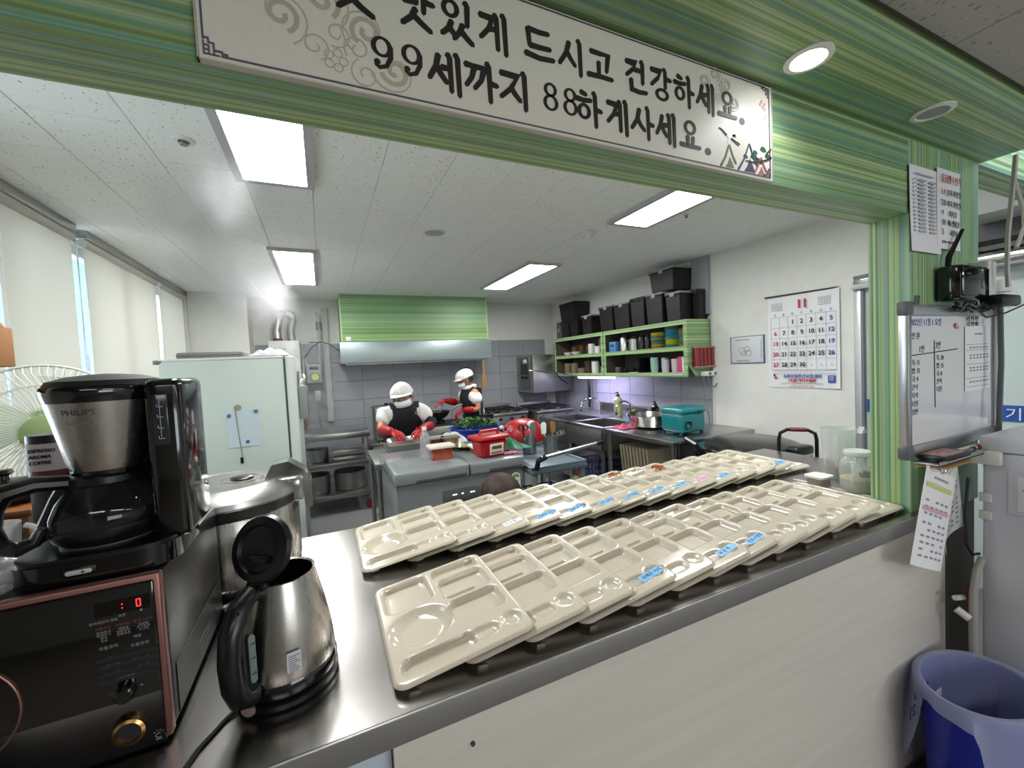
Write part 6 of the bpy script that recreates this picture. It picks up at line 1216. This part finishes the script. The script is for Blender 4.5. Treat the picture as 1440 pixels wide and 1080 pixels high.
for rw in range(5):
    for cl in range(7):
        if rw==0 and cl<2: continue
        s=str(dn) if dn<=30 else str(dn-30)
        ct_(s,.046 if dn<=30 else .026,('red_ink' if cl==0 else 'blue_ink' if cl==6 else 'black_ink') if dn<=30 else 'gray_ink',.20-.0685*cl,-.225-.085*rw,off=.0012 if dn<=30 else 0); dn+=1
g=G()
for sx in (.19,-.165):
    for r_ in range(5):
        for c_ in range(7): g.box(CX-.0005,CX,sx-.013*c_+.032,sx-.013*c_+.039,-.055-.013*r_,-.050-.013*r_)
g.obj('small_calendar',inkg,cal,smooth=False)
ct_('파주치매주간보호센터',.031,'blue_ink',-.0,-.655,off=.001); ct_('(병설) 케이프돌봄',.028,'red_ink',.0,-.685,off=.001); ct_('경기도 파주시 문발로 450번길 42 (목동동 파스통증의원)',.0135,'black_ink',.005,-.706); ct_('담당자 : 010-7475-1289',.018,'red_ink',.0,-.727)
G().box(CX-.001,CX,-.235,-.185,-.69,-.635,.0).obj('blue_seal',inkb,cal); txt('무료\n개방',.018,whitep,cal,(CX-.0015,-.19,-.655),YU,UZ,th=.0002)
G().ball((CX,.205,-.655),.012,.1,1,1,12).obj('logo_dot',inkr,cal); G().ball((CX,.215,-.635),.009,.1,1,1,12).obj('logo_dot',ink,cal)
cal.location.y=2.005
pf_=thing('framed_certificate','small blue edged certificate frame on the white wall left of the calendar','picture frame',(3.428,2.47,1.49)); fbm=mat('frame_blue','#34477c',.4)
G().box(-.006,0,-.155,.155,-.115,.115,.002).obj('print',mat('certificate','#c3c8cc',.3,coat=.3),pf_)
for b_ in ((-.009,0,-.16,-.152,-.12,.12),(-.009,0,-.16,.16,-.12,-.114)): G().box(*b_).obj('frame_edge',fbm,pf_)
G().box(-.008,0,-.16,.16,.114,.12).box(-.008,0,.152,.16,-.12,.12).obj('frame_edge',gray,pf_)
g=G()
for a,b,r_ in ((.04,-.01,.035),(.0,.005,.03),(-.015,-.03,.03),(.03,-.035,.025)): g.tube([(-.0075,a+r_*math.cos(k*.628),b+r_*.8*math.sin(k*.628)) for k in range(10)],.002,4,True)
g.box(-.007,-.006,-.03,.11,.085,.092).box(-.007,-.006,-.02,.10,-.10,-.092).box(-.007,-.006,-.135,-.13,-.08,.08); g.obj('drawing',mat('drawing_brown','#8f8578',.6),pf_,smooth=False)
# ================================================================ PEOPLE
def skinmesh(nm,J,E_,m,parent,sub=2,root=0,label=None):
    me=bpy.data.meshes.new(nm); ks=list(J); me.from_pydata([J[k][:3] for k in ks],[(ks.index(a),ks.index(b)) for a,b in E_],[]); me.materials.append(MAT[m] if isinstance(m,str) else m)
    o=bpy.data.objects.new(nm,me); C.objects.link(o); o.parent=parent
    md=o.modifiers.new('skin','SKIN'); md.use_smooth_shade=True; sb_=o.modifiers.new('sub','SUBSURF'); sb_.levels=sub; sb_.render_levels=sub
    for k,v in zip(ks,me.skin_vertices[0].data):
        r_=J[k][3:]; v.radius=(r_[0],r_[1] if len(r_)>1 else r_[0]); v.use_root=(k==ks[root])
    if label: o['label']=label
    return o
def V3(a): return Vector(a[:3])
def hand(J,E_,side,wr,dirv,palm_n,curl,pre):
    """palm + five separate fingers; palm_n: direction the palm faces"""
    d=Vector(dirv).normalized(); n=Vector(palm_n); n=(n-d*n.dot(d)).normalized(); s=d.cross(n)*side
    w=V3(wr); J[pre+'palm']=(*(w+d*.045),.024,.024); J[pre+'knk']=(*(w+d*.080),.020,.024); E_+= [(wr[-1] if isinstance(wr[-1],str) else pre+'wrist',pre+'palm'),(pre+'palm',pre+'knk')]
def fingers(nm,w,dirv,palm_n,side,curl,m,parent,sc=1.0,label=None):
    """glove/hand mesh: cuff to fingertips, every finger its own chain from the palm"""
    d=Vector(dirv).normalized(); n=Vector(palm_n); n=(n-d*n.dot(d)).normalized(); s=d.cross(n)*side; w=Vector(w)
    J={'p0':(*w,.027*sc,.022*sc),'p1':(*(w+d*.045*sc),.034*sc,.018*sc),'p2':(*(w+d*.078*sc),.034*sc,.016*sc)}; E_=[('p0','p1'),('p1','p2')]
    for k,(off,L_) in enumerate(((-.030,.062),(-.010,.072),(.011,.070),(.031,.056))):
        b=w+d*.085*sc+s*off*sc; c=curl+.08*k; dd=(d*math.cos(c*.5)+n*math.sin(c*.5)); d3=(d*math.cos(c*1.2)+n*math.sin(c*1.2)); r=.0095*sc
        J['f%da'%k]=(*b,r*1.1,r*1.1); J['f%db'%k]=(*(b+dd*L_*.45*sc),r,r); J['f%dc'%k]=(*(b+dd*L_*.45*sc+d3*L_*.5*sc),r*.85,r*.85)
        E_+=[('p2','f%da'%k),('f%da'%k,'f%db'%k),('f%db'%k,'f%dc'%k)]
    tb_=w+d*.03*sc-s*.028*sc; td=(d*.6-s*.7+n*.35).normalized()
    J['ta']=(*tb_,.014*sc,.014*sc); J['tb']=(*(tb_+td*.032*sc),.012*sc,.012*sc); J['tc']=(*(tb_+td*.05*sc+d*.016*sc+n*.008),.010*sc,.010*sc); E_+=[('p0','ta'),('ta','tb'),('tb','tc')]
    return skinmesh(nm,J,E_,m,parent,2,label=label)
def person(loc,rz,label,P,apron='navy_cloth',top='white_cloth',badge=False):
    """P: joints in local space, the figure faces -Y; every body is one continuous skinned surface"""
    t=thing('person',label,'person',loc,rz)
    J={}
    def j(k,r,r2=None): J[k]=(*P[k],r,r2 or r)
    j('pelvis',.135,.105); j('waist',.120,.095); j('chest',.132,.092); j('upper',.105,.075); j('neck',.048); j('headb',.062,.070); j('headm',.078,.090); j('headt',.060,.072)
    E_=[('pelvis','waist'),('waist','chest'),('chest','upper'),('upper','neck'),('neck','headb'),('headb','headm'),('headm','headt')]
    for s in 'LR':
        j('sh'+s,.040); j('el'+s,.040); j('wr'+s,.027); j('hp'+s,.085); j('kn'+s,.055); j('an'+s,.035); j('to'+s,.034)
        E_+=[('upper','sh'+s),('sh'+s,'el'+s),('el'+s,'wr'+s),('pelvis','hp'+s),('hp'+s,'kn'+s),('kn'+s,'an'+s),('an'+s,'to'+s)]
    skinmesh('body',J,E_,skin,t)
    # shirt and trousers follow the body
    def grow(keys,f,ed,nm,m):
        J2={k:(*J[k][:3],J[k][3]*f[0]+f[1]+(.014 if k[:2] in('sh','me') else 0),J[k][4]*f[0]+f[1]+(.014 if k[:2] in('sh','me') else 0)) for k in keys}; return skinmesh(nm,J2,ed,m,t)
    for s in 'LR': J['me'+s]=(*(V3(J['sh'+s]).lerp(V3(J['el'+s]),.72)),.041,.041)
    grow(['pelvis','waist','chest','upper','shL','shR','meL','meR'],(1.0,.021),[('pelvis','waist'),('waist','chest'),('chest','upper'),('upper','shL'),('upper','shR'),('shL','meL'),('shR','meR')],'shirt',top)
    grow(['pelvis','hpL','hpR','knL','knR','anL','anR'],(1.0,.012),[('pelvis','hpL'),('pelvis','hpR'),('hpL','knL'),('knL','anL'),('hpR','knR'),('knR','anR')],'trousers',mat('dark_trousers','#22242a',.8))
    for s in 'LR':
        a=V3(J['an'+s]); b=V3(J['to'+s]); G().ball(a.lerp(b,.6)-Vector((0,0,.0)),.055,.85,2.0,.7,16).obj('shoe',mat('white_shoe','#8f8f8c',.6),t)
    return t,J
def head_gear(t,c,fwd,up,hair=True,visor=True,mask=True):
    """cap, mask, hair and eyes placed on a head centre c with axes fwd/up"""
    f_=Vector(fwd).normalized(); u_=Vector(up); u_=(u_-f_*u_.dot(f_)).normalized(); s_=f_.cross(u_); c=Vector(c)
    M=Matrix(((s_.x,f_.x,u_.x,c.x),(s_.y,f_.y,u_.y,c.y),(s_.z,f_.z,u_.z,c.z),(0,0,0,1)))
    # local: x right, y forward, z up ; head half sizes ~ .078 x .092 x .115
    cap=G(); 
    def cf(u,v):
        a=2*math.pi*u; e=v*math.pi/2; pl=1+.035*math.sin(a*16)*math.cos(e)**.5
        return M@Vector((.098*math.cos(e)*math.cos(a)*pl,(.110*math.cos(e)*math.sin(a)*pl)-.008,.030+.088*math.sin(e)-.012*math.cos(a*2)*(1-v)))
    cap.grid(cf,64,12,.003).obj('cap_crown',mat('cap_white','#d9d9dc',.8),t,ang=60)
    G().rev([(.099,.012),(.102,.030),(.098,.040)],seg=40,sy=1.12,M=M@Matrix.Translation((0,-.008,0)),cap=(0,0)).obj('cap_band','cap_white',t)
    if visor: G().grid(lambda u,v: M@Vector(((.088+.012*v)*math.sin((u-.5)*2.6),.050+(.044*v+.045)*math.cos((u-.5)*2.6)+.0,.040-.014*v-.010*(abs(u-.5)*2)**2)),20,6,.004).obj('cap_visor','cap_white',t)
    if mask: G().grid(lambda u,v: M@Vector((.076*math.sin((u-.5)*2.5)*(1-.15*abs(v-.5)),.016+.084*math.cos((u-.5)*2.4)*(1-.35*(v-.45)**2*2)+.010*(1-abs(2*u-1)),-.028-.060*v)),16,10,.003).obj('face_mask',mat('mask_white','#e2e2e6',.7),t)
    for sx in (-1,1):
        G().ball((.030*sx,.082,.000),.0125,1,.6,.75,12,M).obj('eye_white',mat('eye_white','#d8d4d0',.3),t); G().ball((.030*sx,.090,-.001),.006,1,.5,1,10,M).obj('iris',mat('iris','#1c120e',.2),t)
        G().tube([M@Vector((sx*(.014+.008*k),.094-.003*k,.016+.003*math.sin(k))) for k in range(5)],.0025,5).obj('eyebrow',hairm,t)
        G().ball((.080*sx,-.005,-.012),.026,.4,.75,1.15,14,M).obj('ear',skin,t)
    G().prism([(-.010,0),(.010,0),(.004,.034),(-.004,.034)],M@Vector((0,.083,-.026)),M.to_3x3()@Vector((1,0,0)),M.to_3x3()@Vector((0,0,1)),-.020).obj('nose',skin,t)
    if hair: G().grid(lambda u,v: M@Vector((.088*math.cos(-math.pi*u)*1.02,-.012-.092*math.sin(math.pi*u)**.8,.035-.085*v)),24,8,.010).obj('hair',hairm,t)
    return M
# ---- cook 1, facing the camera, stooped over the bowl
P={'pelvis':(0,.20,.86),'waist':(0,.13,.97),'chest':(-.01,.04,1.02+.03),'upper':(-.015,-.02,1.11),'neck':(-.02,-.055,1.165),'headb':(-.03,-.085,1.195),'headm':(-.04,-.105,1.235),'headt':(-.05,-.09,1.28),
 'shL':(.17,-.02,1.075),'elL':(.215,-.10,.945),'wrL':(.07,-.30,.945),'shR':(-.19,-.02,1.08),'elR':(-.235,-.14,.955),'wrR':(-.17,-.33,.955),
 'hpL':(.09,.20,.80),'knL':(.10,.12,.45),'anL':(.10,.18,.09),'toL':(.10,.06,.05),'hpR':(-.09,.20,.80),'knR':(-.10,.12,.45),'anR':(-.10,.18,.09),'toR':(-.10,.06,.05)}
c1,J1=person((.665,3.84,0),0,'person in white pleated cap, mask, dark apron and red gloves bending over a steel bowl',P)
head_gear(c1,(-.035,-.098,1.235),(-.25,-.93,-.22),(-.20,-.2,.95))
def apron_front(t,rows,m='navy_cloth',nm='apron',th=.006):
    n=len(rows); 
    def fn(u,v):
        q=v*(n-1); i=min(int(q),n-2); k=q-i; a,b=rows[i],rows[i+1]; w_=a[0]+(b[0]-a[0])*k; y=a[1]+(b[1]-a[1])*k; z=a[2]+(b[2]-a[2])*k; x0=a[3]+(b[3]-a[3])*k; bul=a[4]+(b[4]-a[4])*k
        ang=(u-.5)*math.pi*.95; return Vector((x0+w_*math.sin(ang)/math.sin(math.pi*.475),y-bul*(math.cos(ang)-.0),z+.0))
    G().grid(fn,22,18,th).obj(nm,m,t)
apron_front(c1,[(.115,-.02,1.160,-.015,.115),(.125,.00,1.10,-.015,.150),(.150,.04,1.02,-.01,.165),(.165,.09,.95,0,.16),(.175,.15,.86,0,.135),(.18,.17,.70,0,.14),(.185,.17,.50,0,.15)])
for sx in (-1,1): G().tube([(-.015+sx*.10,-.095,1.12),(-.015+sx*.115,-.045,1.165),(-.01+sx*.10,.04,1.16)],.016,8,sq=(.4,1.4)).obj('apron_strap','navy_cloth',c1)
G().tube([(-.02+.058*math.cos(a),-.055+.060*math.sin(a),1.158+.012*math.sin(a)) for a in [k*math.pi/8 for k in range(16)]],.020,8,True).obj('collar',cloth,c1)
G().ball((.07,-.105,1.075),.022,1,.35,1,12).obj('red_badge',mat('badge_red','#8e1a1c',.5),c1); G().ball((.07,-.113,1.072),.009,1,.3,1,10).obj('badge_centre',mat('badge_pale','#d1a79c',.5),c1)
def glove_arm(t,el,wr,dirv,pn,side,curl,start=.30,lab=None):
    e=Vector(el); w=Vector(wr); s0=e.lerp(w,start)
    skinmesh('glove_sleeve',{'a':(*s0,.050,.050),'b':(*e.lerp(w,.55),.044,.044),'c':(*e.lerp(w,.85),.036,.036),'d':(*w,.032,.030)},[('a','b'),('b','c'),('c','d')],rubber,t)
    fingers('glove_hand',w-Vector(dirv).normalized()*.01,dirv,pn,side,curl,rubber,t,1.12)
glove_arm(c1,P['elL'],P['wrL'],(-.35,-.75,-.55),(0,.3,-1),1,.7,-.05); glove_arm(c1,P['elR'],P['wrR'],(.40,-.75,-.35),(0,.3,-1),-1,.7,-.02)
G().tube([Vector(P['elL'])+Vector((-.0,.02,.045)),Vector(P['elL'])+Vector((-.02,-.02,.0))],[.055,.054],12).obj('dark_cuff','navy_cloth',c1)
# ---- cook 2, in profile, working at the wok (local -Y = towards the wok, i.e. world -X)
P={'pelvis':(0,.06,.82),'waist':(0,.045,.93),'chest':(0,.01,1.06),'upper':(0,.0,1.17),'neck':(0,-.035,1.225),'headb':(0,-.06,1.265),'headm':(0,-.075,1.325),'headt':(0,-.05,1.385),
 'shL':(.165,.0,1.135),'elL':(.20,.02,.95),'wrL':(.16,-.16,.955),'shR':(-.165,-.01,1.135),'elR':(-.19,-.13,1.02),'wrR':(-.14,-.30,1.06),
 'hpL':(.085,.07,.78),'knL':(.09,.04,.44),'anL':(.09,.08,.09),'toL':(.09,-.04,.05),'hpR':(-.085,.07,.78),'knR':(-.09,.04,.44),'anR':(-.09,.08,.09),'toR':(-.09,-.04,.05)}
c2,J2=person((1.655,4.86,0),-math.pi/2,'person in white cap, mask and red gloves standing in profile at the wok',P)
head_gear(c2,(0,-.072,1.318),(0,-.90,-.35),(0,-.3,.9))
apron_front(c2,[(.125,.0,1.19,0,.110),(.145,.01,1.10,0,.150),(.160,.03,1.02,0,.155),(.16,.05,.92,0,.145),(.17,.06,.80,0,.135),(.18,.05,.55,0,.15)])
G().grid(lambda u,v: Vector((.150*math.sin((u-.5)*2.7),.03+.095*math.cos((u-.5)*2.7)*(1-.1*v)+.025*v,1.195-.38*v)),16,12,.006).obj('vest_back','navy_cloth',c2)
for sx in (-1,1): G().tube([(sx*.085,-.075,1.155),(sx*.09,-.01,1.215),(sx*.09,.08,1.17)],.022,8,sq=(.4,1.4)).obj('vest_strap','navy_cloth',c2)
G().tube([(.066*math.cos(a),-.022+.068*math.sin(a),1.212+.014*math.sin(a)) for a in [k*math.pi/8 for k in range(16)]],.028,8,True).obj('collar',cloth,c2)
glove_arm(c2,P['elL'],P['wrL'],(-.1,-.85,-.45),(0,0,-1),1,.9,.30); glove_arm(c2,P['elR'],P['wrR'],(.05,-.9,-.30),(0,0,-1),-1,.5,.0)
# ---- person 3 crouching behind the counter: only the hair shows
P={'pelvis':(0,.16,.30),'waist':(0,.14,.42),'chest':(0,.07,.55),'upper':(0,.02,.66),'neck':(0,-.01,.715),'headb':(0,-.02,.75),'headm':(0,-.025,.80),'headt':(0,-.01,.85),
 'shL':(.16,.01,.63),'elL':(.20,-.10,.42),'wrL':(.14,-.28,.40),'shR':(-.16,.01,.63),'elR':(-.20,-.10,.42),'wrR':(-.14,-.28,.40),
 'hpL':(.09,.12,.28),'knL':(.14,-.20,.42),'anL':(.12,.0,.09),'toL':(.12,-.12,.05),'hpR':(-.09,.12,.28),'knR':(-.14,-.20,.42),'anR':(-.12,.0,.09),'toR':(-.12,-.12,.05)}
c3,J3=person((.80,1.95,0),math.pi,'person with reddish brown hair crouching behind the counter, only the crown of the head visible',P,top='white_cloth')
def hf(u,v):
    a=2*math.pi*u; e=math.pi/2-(v*2.4); rr=1+.02*math.sin(a*40+v*4); return Vector((.098*math.cos(e)*math.cos(a)*rr,-.01+.112*math.cos(e)*math.sin(a)*rr,.795+.098*math.sin(e)-(.0 if math.sin(a)<.2 else .04*max(0,v-.5))))
G().grid(hf,80,20,.006).obj('hair',mat('hair_auburn','#2b130f',.62,0,noise=((160,160,5),.5,.6)),c3,ang=70)
for sx in (-1,1): G().ball((.03*sx,-.100,.785),.011,1,.6,.8,10).obj('eye',mat('iris','#1c120e',.2),c3)
fingers('hand',P['wrL'],(-.2,-.9,-.3),(0,0,-1),1,.8,skin,c3); fingers('hand',P['wrR'],(.2,-.9,-.3),(0,0,-1),-1,.8,skin,c3)
# ================================================================ STEAM
def steam(nm,label,puffs,dens,sc,box_):
    """one cloud of vapour: density falls off smoothly around a chain of puffs, broken up by noise"""
    sm=bpy.data.materials.new(nm+'_vapour'); sm.use_nodes=True; nt=sm.node_tree; nt.nodes.remove(nt.nodes['Principled BSDF']); N=nt.nodes.new; K=nt.links.new
    pv=N('ShaderNodeVolumePrincipled'); K(pv.outputs[0],nt.nodes['Material Output'].inputs['Volume']); pv.inputs['Color'].default_value=(.95,.96,1,1); pv.inputs['Anisotropy'].default_value=.1
    tc=N('ShaderNodeTexCoord'); acc=None
    for (x,y,z,r_) in puffs:
        dd=N('ShaderNodeVectorMath'); dd.operation='DISTANCE'; dd.inputs[1].default_value=(x,y,z); K(tc.outputs['Object'],dd.inputs[0])
        mr=N('ShaderNodeMapRange'); mr.interpolation_type='SMOOTHSTEP'; mr.inputs[1].default_value=0; mr.inputs[2].default_value=r_; mr.inputs[3].default_value=1; mr.inputs[4].default_value=0; K(dd.outputs['Value'],mr.inputs[0])
        if acc is None: acc=mr.outputs[0]
        else: ad=N('ShaderNodeMath'); ad.operation='MAXIMUM'; K(acc,ad.inputs[0]); K(mr.outputs[0],ad.inputs[1]); acc=ad.outputs[0]
    nz=N('ShaderNodeTexNoise'); nz.inputs['Scale'].default_value=sc; nz.inputs['Detail'].default_value=4; nz.inputs['Distortion'].default_value=1.2; K(tc.outputs['Object'],nz.inputs[0])
    m2=N('ShaderNodeMapRange'); m2.inputs[1].default_value=.38; m2.inputs[2].default_value=.70; m2.inputs[4].default_value=dens; K(nz.outputs[0],m2.inputs[0])
    mu=N('ShaderNodeMath'); mu.operation='MULTIPLY'; K(acc,mu.inputs[0]); K(m2.outputs[0],mu.inputs[1]); K(mu.outputs[0],pv.inputs['Density'])
    o=G().box(*box_).obj(nm,sm); tag(o,label,'steam',None,'stuff')
steam('steam_cloud','white steam drifting from the boiler corner along the ceiling to the large panel light',
 [(-.05,5.1,1.2,.40),(-.02,5.2,1.65,.34),(-.12,5.2,2.0,.24),(-.40,4.5,2.10,.30),(-.48,4.0,2.16,.34),(-.58,3.5,2.18,.34),(-.60,3.0,2.20,.32),(-.52,2.6,2.23,.28),(-.40,2.2,2.27,.22)],3.0,5.0,(-1.0,.40,1.9,5.52,.86,2.39))
flush_text()
